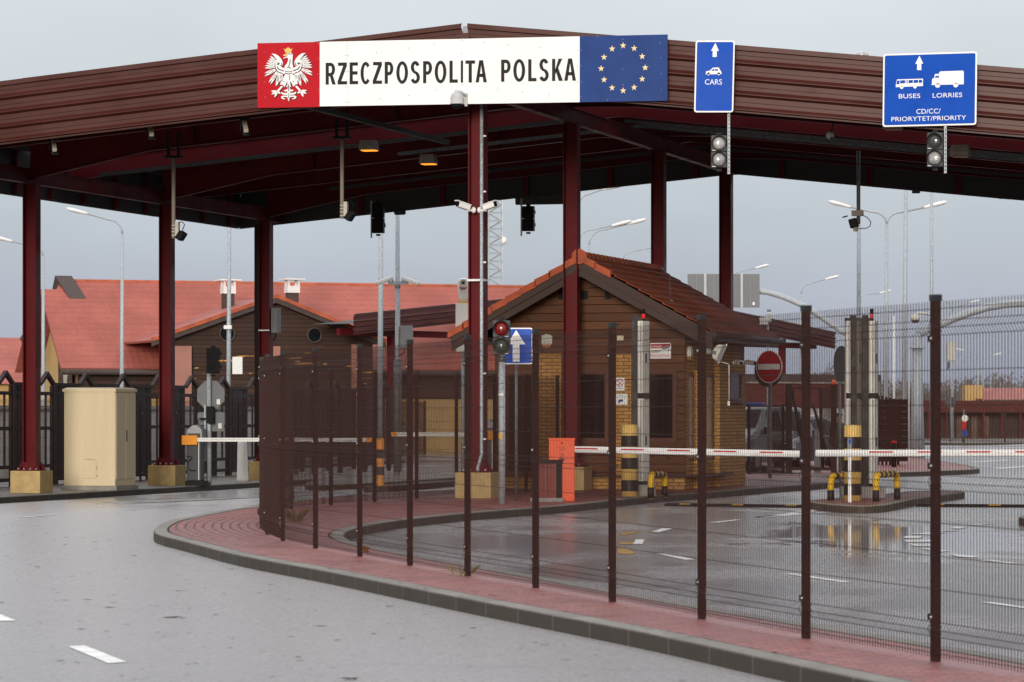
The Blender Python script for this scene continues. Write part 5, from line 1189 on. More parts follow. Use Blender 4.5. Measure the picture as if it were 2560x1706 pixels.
b = MB(); b.cbox((-.14, .1, .02), (.12, .08, .12)); b.lathe([(.04, 0), (.04, .03), (.001, .03)], 12, Matrix.Translation((-.03, -.142, -.02)) @ Matrix.Rotation(R(90), 4, 'X')); b.build('bracket', M['midgrey'], t)
b = MB(); b.tube([(.12, .0, -.22), (.28, 0, -.26), (.30, 0, -.30), (.30, 0, -1.05)], .010, 6); b.cbox((.29, 0, -1.12), (.05, .04, .11)); b.build('cable', M['white'], t)
def bullet(par_label, loc, rz, tilt, s=1., group='cameras', m='white', name='security_camera', cat='camera', ln=.3):
    t = thing(name, par_label, cat, loc, rz, group)
    Mx = Matrix.Rotation(tilt, 4, 'X')
    b_ = MB(); rg = []
    for y in (-.0, -ln): rg.append([tuple(Mx @ Vector((x * s, (y - .06) * s, z * s))) for x, z in rrect(-.05, -.05, .05, .05, .02, 3)])
    b_.loft(rg, False); b_.build('body', M[m], t)
    b_ = MB(); rg = [[tuple(Mx @ Vector((x * s, (y - .06) * s, z * s))) for x, z in rrect(-.058, .045, .058, .062, .006, 2)] for y in (.01, -ln - .05)]; b_.loft(rg, False); b_.build('sunshield', M[m], t)
    b_ = MB(); rg = [[tuple(Mx @ Vector((x * s, (y - .06) * s, z * s))) for x, z in rrect(-.042, -.042, .042, .042, .02, 3)] for y in (-ln - .001, -ln - .012)]; b_.loft(rg, False); b_.build('lens', M['glassblk'], t)
    b_ = MB(); b_.lathe([(.055 * s, 0), (.055 * s, .03 * s), (.03 * s, .05 * s), (.001, .05 * s)], 16, Matrix.Translation((0, .06 * s, -.02 * s)) @ Matrix.Rotation(R(90), 4, 'X')); b_.tube([(0, .05 * s, -.02 * s), (0, -.02 * s, -.03 * s), (0, -.1 * s, -.03 * s)], .02 * s, 8); b_.build('mount', M[m], t)
    return t
bullet('small cream camera on the dark brick side of the booth near the eave', (wx(1837, 78), 77.9, wz(905, 78)), R(20), R(6), .9, 'cameras on the booth', 'offwhite')
bullet('dark tipped camera at the far corner of the booth', (wx(1862, 79), 78.9, wz(906, 79)), R(40), R(6), .9, 'cameras on the booth', 'beige')

# ------------------------------------------------------------------ cameras and lamps on the canopy
p = UV(0, .2 - .2); zc = wz(523, p[1])
bullet('white camera pointing left on the central red column', (p[0] - .07, p[1] - .05, zc), R(-55), R(-14), 1.12, 'cameras on the central column', ln=.24)
bullet('white camera pointing right on the central red column', (p[0] + .13, p[1] - .05, zc), R(55), R(-14), 1.12, 'cameras on the central column', ln=.24)
u = SX(1148); X, Y = UV(u, VS - .16); zz = wz(268, Y)
t = thing('dome_camera', 'white dome camera on an arm at the bottom edge of the white board', 'camera', (X, Y, zz), -TH)
b = MB(); b.lathe([(.12, .055), (.135, .06), (.135, .07), (.125, .075), (.128, .19), (.10, .26), (.06, .275), (.05, .285), (.05, .32), (.001, .325)], 24); b.build('housing', M['domegrey'], t)
b = MB(); b.lathe([(.001, -.04), (.045, -.03), (.085, .005), (.1, .055)], 20); b.build('dome', M['glassblk'], t)
b = MB(); b.tube([(0, 0, .30), (.08, .03, .30), (.16, .10, .22)], .028, 8); b.box((.13, .09, .02), (.18, .15, .28)); b.build('arm', M['domegrey'], t)
for i, (px, py, lb) in enumerate(((140, 362, 'beige floodlight under the left end of the fascia'), (382, 324, 'beige floodlight under the fascia above a hanging pipe'), (618, 314, 'beige floodlight under the fascia below the red eagle panel'))):
    u = uAt(px, .0); X, Y = UV(u, .0)
    t = thing('floodlight', lb, 'floodlight', (X, Y, wz(py, Y)), -TH, 'small floodlights under the fascia')
    b = MB(); b.loft([[(x - .05, y, z) for x, z in rrect(-.05 + o_, -.04 - o_ * 1.6, .05 + o_, .04 - o_ * 1.6, .02, 3)] for y, o_ in ((.1, -.05), (-.12, .07))], False); b.build('housing', M['beige'], t)
    b = MB(); b.box((-.15, -.02, -.1), (-.13, .02, .16)); b.box((-.14, -.02, .1), (.05, .02, .16)); b.cbox((-.03, .05, -.15), (.14, .1, .1)); b.build('bracket', M['black'], t)
def drop_pipe(label, px, yt, yb, d, cam_side, low=True):
    X = wx(px, d); zt_ = wz(yt, d); zb_ = wz(yb, d)
    t = thing('camera_drop_pipe', label, 'camera mount', (X, d, zb_), -TH, 'pipes hanging from the canopy')
    b_ = MB(); b_.cyl((0, 0, 0), (0, 0, zt_ - zb_), .042, n=14); b_.build('pipe', M['beige'], t)
    b_ = MB(); b_.cbox((0, 0, zt_ - zb_ + .03), (.36, .2, .05)); b_.box((-.14, -.05, zt_ - zb_ + .05), (-.10, .05, zt_ - zb_ + .6)); b_.box((.10, -.05, zt_ - zb_ + .05), (.14, .05, zt_ - zb_ + .6)); b_.build('hanger', M['black'], t)
    b_ = MB()
    for z in (.05, .13, .2, .27): b_.lathe([(.047, 0), (.047, .025)], 14, Matrix.Translation((0, 0, z)))
    b_.build('clamp', M['offwhite'], t)
    b_ = MB(); b_.box((cam_side * .05 if cam_side > 0 else -.13, -.05, .05), (.13 if cam_side > 0 else -.05, .05, .36)); b_.build('terminal_box', M['offwhite'], t)
    b_ = MB(); Mx = Matrix.Translation((cam_side * .19, -.05, .04)) @ Matrix.Rotation(R(35) * cam_side, 4, 'Y'); b_.box((-.07, -.12, -.09), (.07, .14, .11), Mx); b_.build('camera', M['black'], t, bevel=.02)
    b_ = MB(); b_.tube([(cam_side * .1, 0, .34), (cam_side * .2, 0, .36), (cam_side * .26, 0, .3), (cam_side * .2, 0, .15)], .01, 6); b_.build('cable', M['black'], t)
drop_pipe('long beige pipe with camera hanging left of the second red column', 434, 396, 596, 76, 1)
drop_pipe('beige pipe with camera hanging under the white board', 855, 348, 547, 74, 1)
d = 76; t = thing('camera_drop_pipe', 'dark pipe with boxed camera and looped cable hanging under the right roof', 'camera mount', (wx(2146, d), d, wz(572, d)), -TH, 'pipes hanging from the canopy')
b = MB(); b.cyl((0, 0, .1), (0, 0, 1.72), .042, n=14); b.build('pipe', M['galvdark'], t)
b = MB(); b.box((-.14, -.09, .28), (.10, .09, .40)); b.box((-.10, -.08, -.06), (-.02, .05, .06)); b.build('bracket', M['beige'], t)
b = MB(); Mx = Matrix.Rotation(R(-15), 4, 'Y'); b.box((-.15, -.16, .04), (.02, .08, .24), Mx); b.box((-.28, -.03, .32), (-.15, .0, .35), Mx); b.build('camera', M['black'], t, bevel=.015)
b = MB(); b.tube([(.09, 0, .30), (.2, 0, .24), (.28, 0, .14), (.26, 0, .05), (.16, 0, .0), (0, 0, .0)], .010, 6); b.build('cable', M['black'], t)
for px, py, zl2, lit, lb in ((922, 378, 7.75, 1, 'amber lit luminaire, nearer of the two glowing under the canopy'), (1071, 412, 7.8, 1, 'amber lit luminaire beside the central red column'), (2232, 325, 7.62, 0, 'unlit amber luminaire just below the BUSES sign'), (2400, 393, 7.0, 0, 'unlit amber luminaire right of the slotted rail')):
    d = (zl2 - HC) * F / (HY - py); t = thing('canopy_light', lb, 'ceiling light', (wx(px, d), d, zl2), -TH, 'luminaires under the canopy')
    b = MB(); b.loft([[(x * a, y * a, z) for x, y in ((-.19, -.16), (.19, -.16), (.19, .16), (-.19, .16))] for z, a in ((.02, 1.0), (.10, 1.0), (.24, .86))], False); b.build('housing', M['beige'], t)
    b = MB(); b.box((-.15, -.13, -.0), (.17, .15, .018)); b.build('glowing_panel', M['glow' if lit else 'amberdim'], t)
d = 67; t = thing('floodlight', 'small round lamp hanging below the fascia between the two lane signs', 'floodlight', (wx(2077, d), d, wz(336, d)), 0)
b = MB(); b.lathe([(.02, .0), (.085, -.03), (.085, -.07), (.06, -.11), (.001, -.115)], 16, Matrix.Translation((0, .06, 0)) @ Matrix.Rotation(R(80), 4, 'X')); b.build('housing', M['midgrey'], t); b = MB(); b.tube([(.02, .1, .05), (.05, .1, .2), (.05, .1, .32)], .014, 6); b.cbox((.02, .05, -.1), (.06, .05, .1)); b.build('bracket', M['black'], t)
u = uAt(2155, 3); X, Y = UV(u, 3); t = thing('roof_dome', 'clear half dome lamp on the roof behind the right fascia', 'dome', (X, Y, zb(u) + 1.15), 0)
zt_ = wz(128, Y) - (zb(u) + 1.15); b = MB(); b.lathe([(.10, 0), (.10, zt_ - .16)], 16); b.build('upstand', M['galvdark'], t); b = MB(); b.lathe([(.14, zt_ - .16), (.145, zt_ - .12)], 20); b.build('collar', M['darkgrey'], t); b = MB(); b.lathe([(.14, zt_ - .12), (.135, zt_ - .07), (.10, zt_ - .025), (.05, zt_ - .004), (.001, zt_)], 20); b.build('dome', M['lens'], t)
for px0, px1, y0, y1, lb in ((1288, 1412, 452, 513, 'dark back of a lane sign hung on the far fascia behind the red column'), (985, 1014, 470, 538, 'narrow dark back of a lane sign hung on the far fascia near a grey pole')):
    va_ = VB + .2; a, c_ = uAt(px0, va_), uAt(px1, va_); X, Y = UV(a, va_); t = thing('lane_sign', lb, 'sign', (X, Y, wz(y1, Y)), -TH, 'lane signs on the far fascia')
    b = MB(); b.prism(rrect(0, 0, c_ - a, (y1 - y0) * Y / F, .05), 0, .02); b.build('panel', M['darkgrey'], t); b = MB(); b.box((.1, -.08, .2), (.15, -.001, .7)); b.build('back_rail', M['galvdark'], t)
for px, py, lb in ((2290, 478, 'small black box camera under the far fascia, right of a thin pole'), (2508, 492, 'tiny black camera under the far fascia near the picture edge')):
    d = 92; t = thing('security_camera', lb, 'camera', (wx(px, d), d, wz(py, d)), 0, 'black cameras under the far fascia'); b = MB(); b.box((-.1, -.12, -.06), (.1, .1, .07)); b.build('body', M['black'], t, bevel=.01); b = MB(); b.box((-.03, -.03, .07), (.03, .03, .3)); b.build('mount', M['black'], t); b = MB(); b.cbox((0, -.125, 0), (.07, .01, .07)); b.build('lens', M['glassblk'], t)
X, Y = UV(-12.83, 23.35); t = thing('control_box', 'grey control box strapped to the third red column', 'box', (X + .22, Y - .05, wz(833, Y)), -TH); b = MB(); b.box((-.05, -.1, 0), (.14, .2, .68)); b.build('body', M['midgrey'], t, bevel=.01); b = MB(); b.tube([(.05, 0, 0), (.05, 0, -.15), (-.02, 0, -.2)], .02, 6); b.build('cable', M['black'], t)
b = MB()
# ------------------------------------------------------------------ poles, lamps, masts
def head(b_, p, dirx, diry, up=.22, s=1.):
    # luminaire head: long flattened teardrop reaching out from p
    rg = []
    for q, w_, h_ in ((0, .05, .05), (.12, .07, .06), (.26, .08, .07), (.36, .12, .075), (.55, .145, .085), (.74, .12, .075), (.86, .05, .04)):
        cx, cy, cz = p[0] + dirx * q * s, p[1] + diry * q * s, p[2] + up * q * s
        rg.append([(cx - diry * w_ * s * math.cos(a), cy + dirx * w_ * s * math.cos(a), cz + h_ * s * math.sin(a)) for a in [2 * math.pi * k / 12 for k in range(12)]])
    b_.loft(rg)
def street_lamp(label, px, d, z0, arms, topy, r=.055, lean=0., group='street lamps', cat='street lamp', hs=1.0):
    """arms: list of (px, py) where each head starts; the arm bends over from the pole top"""
    X = wx(px, d); zt = wz(topy, d) - z0
    t = thing('street_lamp', label, cat, (X, d, z0), 0, group)
    b_ = MB(); b_.tube([(lean, 0, -.3), (lean * .6, 0, zt * .5), (0, 0, zt)], [r * 1.3, r * 1.1, r * .75], 10); b_.build('pole', M['galv'], t)
    for hx, hy in arms:
        ex, ez = wx(hx, d) - X, wz(hy, d) - z0; sx_ = 1 if ex > 0 else -1; rc = min(.9, abs(ex) * .4)
        pts = [(0, 0, zt)] + [(sx_ * rc * (1 - math.cos(a)), 0, zt + (ez - zt) * .72 * math.sin(a)) for a in [R(18 * k) for k in range(1, 6)]] + [(ex, 0, ez)]
        b_ = MB(); b_.tube(pts, r * .55, 8); am = b_.build('arm', M['galv'], t)
        b_ = MB(); head(b_, (ex, 0, ez), sx_, -.15, .24, hs); b_.build('lamp_head', M['white'], am)
    return t
street_lamp('tall single lamp reaching left above the pink red roof', 306, 140, -.1, [(220, 535)], 585, .075, -.03)
street_lamp('single lamp arm entering at the left edge behind the first red column', 108, 150, -.1, [(32, 604)], 640, .075)
street_lamp('double lamp before the pink red roof beside the second red column', 501, 225, -.1, [(450, 727), (545, 727)], 760, .075, hs=.8)
street_lamp('small lamp pole before the timber gable, beside the third red column', 632, 215, -.1, [(655, 762)], 790, .06, hs=.8)
street_lamp('single lamp rising above the booth ridge, left of two', 1449, 150, .0, [(1529, 565)], 600, .055)
street_lamp('single lamp rising above the booth ridge, right of two with flat pale head', 1473, 150, .0, [(1566, 561)], 612, .055)
street_lamp('lamp arm curving out just under the far fascia by the red column', 1446, 120, .0, [(1505, 474)], 520, .05)
street_lamp('single lamp whose arm ends behind a red column above the booth roof', 1558, 190, .0, [(1628, 620)], 650, .05)
street_lamp('single lamp beside the grey back of the gantry sign', 1830, 190, .0, [(1887, 671)], 700, .05, hs=.9)
street_lamp('single lamp standing free right of the gantry arch', 2003, 190, .0, [(2062, 699)], 735, .055, hs=.9)
street_lamp('lamp arm showing between two grey poles right of the scanner columns', 2150, 215, .0, [(2199, 733)], 745, .05, hs=.8)
street_lamp('large double lamp under the right roof edge', 2217, 132, .14, [(2127, 518), (2310, 519)], 560, .075, -.05)
street_lamp('smaller double lamp right of the nearest grey pole', 2381, 225, .0, [(2350, 746), (2425, 757)], 780, .06, hs=.75)
street_lamp('distant lamp facing left over the low red building', 2445, 330, -.1, [(2410, 877)], 895, .06, hs=.9)
street_lamp('distant lamp facing right over the low red building', 2458, 330, -.1, [(2484, 888)], 900, .06, hs=.9)
def plain_pole(label, px, d, z0, topy, r, lean=0, name='utility_pole', m='galv', rt=None):
    t = thing(name, label, 'pole', (wx(px, d), d, z0), 0, 'galvanised poles'); zt = wz(topy, d) - z0
    b_ = MB(); b_.tube([(lean, 0, -.3), (lean * .5, 0, zt * .5), (0, 0, zt)], [r, r, rt or r * .8], 12); b_.build('shaft', M[m], t); return t
p1 = plain_pole('tall grey pole with a small camera and white box before the timber gable', 574, 112, -.1, 470, .07, -.05)
b = MB(); b.box((.1, -.12, wz(928, 112)), (.42, .05, wz(885, 112))); b.build('white_box', M['white'], p1); b = MB(); b.cbox((-.05, -.08, wz(811, 112)), (.25, .2, .12)); b.build('camera', M['white'], p1)
p1 = plain_pole('grey pole hiding behind a black signal, left of the pole with two white cameras', 953, 112, .1, 500, .085, -.05)
b = MB(); b.lathe([(.1, .2), (.1, .5)], 12); b.build('sleeve', M['galv'], p1)
d = 100.5; p1 = plain_pole('thick grey pole carrying two white housed cameras and a grey box', 994, d, .13, 500, .075, 0)
b = MB(); b.lathe([(.12, -.05), (.12, 3.2), (.08, 3.25)], 14); b.build('sleeve', M['galvdark'], p1)
b = MB(); b.box((.08, -.2, wz(872, d) - .13), (.45, .1, wz(815, d) - .13)); b.build('grey_box', M['midgrey'], p1, bevel=.012)
b = MB(); b.tube([(.2, -.05, wz(872, d) - .13), (.2, -.05, wz(882, d) - .13), (.05, -.05, wz(890, d) - .13)], .02, 6); b.build('cable', M['black'], p1)
b = MB(); b.cbox((.02, -.05, wz(708, d) - .13), (.6, .1, .1)); b.lathe([(.085, -.08), (.085, .08)], 12, Matrix.Translation((0, 0, wz(714, d) - .13))); b.build('bracket', M['galv'], p1)
for sx_, lb in ((-1, 'white housed camera on the thick grey pole, pointing left'), (1, 'white housed camera on the thick grey pole, pointing right')):
    t = thing('security_camera', lb, 'camera', (wx(994, d) + sx_ * .24, d - .1, wz(698 if sx_ < 0 else 699, d)), 0, 'housed cameras on the grey pole')
    Mx = Matrix.Rotation(R(20) * sx_, 4, 'Y'); b = MB(); b.loft([[tuple(Mx @ Vector((sx_ * x, y, z))) for y, z in rrect(-.075, -.055, .075, .06, .03, 3)] for x in (-.12, .40)], False); b.build('housing', M['white'], t)
    b = MB(); b.loft([[tuple(Mx @ Vector((sx_ * x, y, z))) for y, z in rrect(-.055, -.05, .055, .03, .02, 3)] for x in (.401, .41)], False); b.build('lens', M['glassblk'], t); b = MB(); b.cbox((-sx_ * .1, .03, -.1), (.06, .05, .14)); b.build('mount', M['galv'], t)
# lens mast with the white pan-tilt head
d = 97; t = thing('camera_mast', 'white pan-tilt camera head on a tall white cabinet and grey post beside the central column', 'camera', (wx(1158, d), d, .13), 0)
q = d / F; zz = lambda y: wz(y, d) - .13
b = MB(); b.cyl((0, .05, 0), (0, .05, zz(880)), .055, n=14); b.build('post', M['galv'], t)
b = MB(); b.box((-19 * q, -.18, zz(820)), (16 * q, .2, zz(759))); cb = b.build('cabinet', M['white'], t, bevel=.012); b = MB(); b.box((-17 * q, -.16, zz(880)), (13 * q, .18, zz(821))); b.build('cabinet', M['white'], t, bevel=.012)
b = MB(); b.box((-15 * q, -.15, zz(759)), (12 * q, .15, zz(754))); b.build('plinth_plate', M['ylwpale'], t)
b = MB(); b.loft([[(x * rx, y * rx * .9, zz(py)) for x, y in [(math.cos(2 * math.pi * k / 18), math.sin(2 * math.pi * k / 18)) for k in range(18)]] for py, rx in ((754, 10 * q), (745, 11 * q), (733, 13 * q), (718, 14.5 * q), (704, 14.5 * q), (698, 11 * q), (695.5, 4 * q))]); hd = b.build('head', M['white'], t)
b = MB(); b.flat([(x, z) for x, z in rrect(-9 * q, zz(719), 9 * q, zz(701), .06)], -15 * q); b.build('face', M['offwhite'], hd); b = MB(); b.cbox((0, -15.1 * q, zz(708)), (8 * q, .02, 7 * q)); b.cbox((0, -15.1 * q, zz(700.5)), (12 * q, .02, 1.2 * q)); b.build('lens', M['glassblk'], hd)
b = MB(); b.flat([(-9 * q, zz(722)), (-4 * q, zz(726)), (4 * q, zz(726)), (9 * q, zz(722)), (9 * q, zz(718)), (-9 * q, zz(718))], -14.9 * q); b.build('pink_band', M['wallpink'], hd)
# right-hand poles
plain_pole('grey pole rising behind the twin scanner columns', 2147, 104, .1, 440, .068, 0)
plain_pole('slim grey pole on the far island, left of the gantry mast', 2265, 129, .13, 430, .085, -.08)
plain_pole('grey pole rising behind the nearest big fence post at right', 2329, 118, .1, 440, .062, 0)
plain_pole('white flagpole beyond the scanner columns', 2235, 240, .0, 790, .07, 0, 'flagpole', 'white')
plain_pole('thin grey pole beyond the far island, left of the gantry mast', 2272, 190, .0, 860, .06)
def gantry(label, px, d, z0, elbow, pts, r, signs=None):
    X = wx(px, d); t = thing('sign_gantry', label, 'gantry', (X, d, z0), 0, 'arched road gantries')
    ze2 = wz(elbow, d) - z0
    b_ = MB(); b_.tube([(0, 0, -.2), (0, 0, 2.2), (0, 0, ze2)], [r * 1.45, r * 1.1, r * .9], 14); b_.build('mast', M['galv'], t)
    b_ = MB(); b_.lathe([(r * 1.5, 0), (r * 1.5, .06)], 12, Matrix.Translation((0, 0, wz(872, d) - z0))); b_.build('flange', M['galv'], t)
    P3 = [(wx(a, d) - X, 0, wz(c_, d) - z0) for a, c_ in pts]; b_ = MB(); b_.tube(P3, r * .75, 12); b_.build('arch', M['galv'], t); return t, X
t, X = gantry('arched gantry at the right edge, a dome camera on its mast', 2293, 129, .13, 836, [(2293, 836), (2330, 821), (2370, 803), (2420, 783), (2470, 768), (2520, 760), (2580, 757), (2800, 757)], .2)
t, X = gantry('arched gantry carrying the grey back of a large road sign', 2122, 142, .1, 835, [(2122, 838), (2100, 826), (2060, 797), (2010, 765), (1960, 743), (1920, 731), (1880, 727), (1700, 727)], .16)
d = 141.8; t2 = thing('gantry_sign', 'grey back of a wide gantry sign partly hidden by a red column', 'sign', (wx(1718, d), d, wz(770, d)), 0)
q = d / F; b = MB(); b.box((0, -.28, 0), (180 * q, -.25, 84 * q)); b.build('panel', M['signback'], t2)
b = MB()
for x in (22, 66, 111, 157): b.box((x * q - .03, -.31, .02), (x * q + .03, -.281, 84 * q - .02))
b.build('stiffener', M['midgrey'], t2)
b = MB()
for x in (44, 135): b.box((x * q - .05, -.36, -.0), (x * q + .05, -.282, 84 * q + .02))
b.build('hanger_rail', M['galv'], t2); b = MB(); b.cbox((165 * q, -.283, 10 * q), (.09, .006, .12)); b.build('sticker', M['white'], t2)
d = 128; t = thing('dome_camera', 'white dome camera reaching left from the nearest big fence post at right', 'camera', (wx(2288, d), d, wz(799, d)), 0); b = MB(); b.lathe([(.001, -.14), (.1, -.12), (.16, -.02)], 16); b.build('dome', M['darkgrey'], t); b = MB(); b.lathe([(.165, -.02), (.16, .1), (.1, .17), (.001, .18)], 16); b.build('housing', M['offwhite'], t); b = MB(); b.tube([(0, 0, .15), (.1, 0, .25), (.6, 0, .18)], .05, 8); b.build('arm', M['offwhite'], t)
d = 100; t = thing('security_camera', 'white thermal camera on a thin post above the booth eave', 'camera', (wx(1920, d), d, .1), 0); z1 = wz(802, d); b = MB(); b.cyl((0, .05, 0), (0, .05, z1 - .2), .03, n=8); b.build('post', M['galv'], t); b = MB(); b.box((-.05, -.1, z1 - .15), (.09, .12, z1 + .15)); b.build('housing', M['white'], t, bevel=.03); b = MB(); b.box((-.25, -.1, z1 - .22), (.0, .1, z1 - .02)); b.build('barrel', M['white'], t, bevel=.02); b = MB(); b.box((-.262, -.08, z1 - .2), (-.251, .08, z1 - .05)); b.build('lens', M['glassblk'], t); b = MB(); b.cyl((-.0, 0, z1 + .14), (0, 0, z1 + .22), .02, n=8); b.cyl((.06, 0, z1 + .14), (.06, 0, z1 + .22), .02, n=8); b.build('antenna', M['black'], t)
d = 70; t = thing('control_box', 'narrow white box with cable on the right side of the nearest big fence post', 'box', (2.97, 23.5, .0), 0); b = MB(); b.box((-.0, -.03, wz(903, 23.5)), (.06, .05, wz(855, 23.5))); b.build('body', M['offwhite'], t, bevel=.006); b = MB(); b.tube([(.01, 0, wz(905, 23.5)), (.012, 0, wz(918, 23.5)), (-.0, 0, wz(925, 23.5))], .005, 6); b.build('cable', M['black'], t)
# lattice tower
d = 400; t = thing('lattice_tower', 'tall pale lattice radio tower between the central columns', 'tower', (wx(1237, d), d, -.4), 0); hw = .78
b = MB(); H = 32
for sx_ in (-1, 1):
    for sy in (-1, 1): b.tube([(sx_ * hw, sy * hw, 0), (sx_ * hw * .9, sy * hw * .9, H)], .09, 6)
nz = 34
for k in range(nz):
    z0, z1 = H * k / nz, H * (k + 1) / nz; s_ = 1 if k % 2 else -1
    for y in (-1, 1): b.tube([(-s_ * hw, y * hw, z0), (s_ * hw, y * hw, z1)], .085, 5); b.tube([(-hw, y * hw, z1), (hw, y * hw, z1)], .035, 5)
    for x in (-1, 1): b.tube([(x * hw, -s_ * hw, z0), (x * hw, s_ * hw, z1)], .085, 5)
b.build('frame', M['galv'], t); b = MB(); b.lathe([(.001, -.1), (.45, 0), (.45, .3), (.001, .35)], 14, Matrix.Translation((.95, -.3, wz(603, d) + .4)) @ Matrix.Rotation(R(70), 4, 'X')); b.build('dish', M['white'], t); b = MB(); b.tube([(.86, -.5, 3), (.86, -.5, H)], .05, 6); b.build('feeder', M['white'], t)
# no-entry sign and its neighbour
def round_sign(label, px, py, d, rz, face, r=.42, z0=.1):
    t = thing('road_sign', label, 'sign', (wx(px, d), d, z0), rz, 'round signs'); z = wz(py, d) - z0
    b_ = MB(); b_.cyl((0, .05, 0), (0, .05, z + .3), .035, n=12); b_.build('pole', M['galvdark'], t)
    b_ = MB(); n = 40; b_.prism([(r * math.cos(2 * math.pi * k / n), z + r * math.sin(2 * math.pi * k / n)) for k in range(n)], -.008, .008); b_.build('rim' if face else 'sign_back', M['wsign' if face else 'darkgrey'], t)
    if face:
        b_ = MB(); b_.disc((0, z), r * .95, -.012, 40); fc = b_.build('red_face', M['signred'], t); b_ = MB(); b_.flat([(-r * .83, z - r * .18), (r * .83, z - r * .18), (r * .83, z + r * .16), (-r * .83, z + r * .16)], -.015); b_.build('white_bar', M['wsign'], fc)
    return t
round_sign('red no-entry sign with white bar right of the booth', 1923, 917, 88, R(-42), True)
round_sign('grey back of a round sign just below and behind the no-entry sign', 1921, 926, 90, R(-38), False, .44)
round_sign('dark back of a round sign left of the twin scanner columns', 2104, 909, 84, R(58), False, .43)
round_sign('small distant grey round sign on a thin post beyond the far island', 2376, 1006, 190, R(180), False, .3)
fence([(lerp(-9.0, -4.0, k / 16), lerp(118, 158, k / 16)) for k in range(17)], 'mesh_fence', 'brown mesh fence running back behind the left lane barriers, seen almost edge-on', None, 2.5, .0, (.1, .1), PM, 2.48, 'fence', (.3, 2.2))
t = thing('road_sign', 'distant post with a white, a red and a blue plate before the low red building', 'sign', (wx(2410, 205), 205, 0), 0); b = MB(); b.cyl((0, 0, 0), (0, 0, 2.0), .04, n=8); b.build('pole', M['galvdark'], t)
for z, m_, sh_p in ((1.45, 'offwhite', 0), (1.0, 'signred', 1), (.55, 'eublue', 0)):
    b = MB(); 
    if sh_p: b.box((-.12, -.06, z - .2), (.12, -.05, z + .25))
    else: b.disc((0.05, z), .2, -.05, 20)
    b.build('plate', M[m_], t)

# ------------------------------------------------------------------ gate, posts, cars and the guard beyond the booth
d0 = 95
PMd = panel_mesh('mesh_panel', 2.48, 2.0, .03, .06, .003, 'darkwood', (.2, 1.0, 1.8))
fence([(wx(1872, 94), 94), (wx(1925, 95.4), 95.4), (wx(1958, 96.3), 96.3)], 'mesh_fence', 'short dark mesh fence before the parked vehicles beyond the booth', None, 2.05, .0, (.075, .06), PMd, 2.48, 'darkwood', (.4, 1.8))
d = 96.6; t = thing('sliding_gate', 'brown framed gate with slanting braces and an orange lamp on its post', 'gate', (wx(1972, d), d, 0), R(-8)); q = d / F
zz = lambda y: wz(y, d)
b = MB(); b.box((-.09, -.06, -.1), (.09, .06, zz(961))); b.build('post', M['darkwood'], t)
b = MB(); b.box((105 * q, -.07, -.1), (119 * q, .07, zz(962))); b.build('post', M['fence'], t); b = MB(); b.lathe([(.06, 0), (.06, .08), (.03, .13), (.001, .13)], 12, Matrix.Translation((112 * q, 0, zz(962)))); b.build('lamp', M['orange'], t)
b = MB(); b.box((0, -.03, zz(973)), (105 * q, .03, zz(969))); b.box((0, -.03, zz(1176)), (105 * q, .03, zz(1168))); b.tube([(8 * q, 0, zz(975)), (45 * q, 0, zz(1165))], .05, 6); b.tube([(60 * q, 0, zz(1010)), (104 * q, 0, zz(1168))], .045, 6); b.tube([(78 * q, 0, zz(973)), (84 * q, 0, zz(1170))], .05, 6); b.build('frame', M['darkwood'], t)
b = MB()
for k in range(13): b.box((83 * q + k * .024, -.012, zz(1165)), (83 * q + k * .024 + .014, .012, zz(975)))
b.build('infill', M['fence'], t)
b = MB(); b.box((62 * q, .2, .05), (78 * q, .4, 1.35)); b.build('drive_box', M['midgrey'], t)
d = 110; t = thing('panel_fence', 'stack of brown fence panels standing edge-on right of the scanner columns', 'fence', (wx(2196, d), d, .1), R(10)); q = d / F
for k in range(6):
    x = k * .16; b = MB(); 
    for j in range(10): b.box((x, -.02 + k * .1, .15 + j * .2), (x + .62 - k * .06, .02 + k * .1, .15 + j * .2 + .192))
    b.build('slat_panel', M['fence'], t); b = MB(); b.box((x - .03, -.04 + k * .1, -.1), (x + .03, .04 + k * .1, 2.28 - .03 * k)); b.build('post', M['fence'], t)
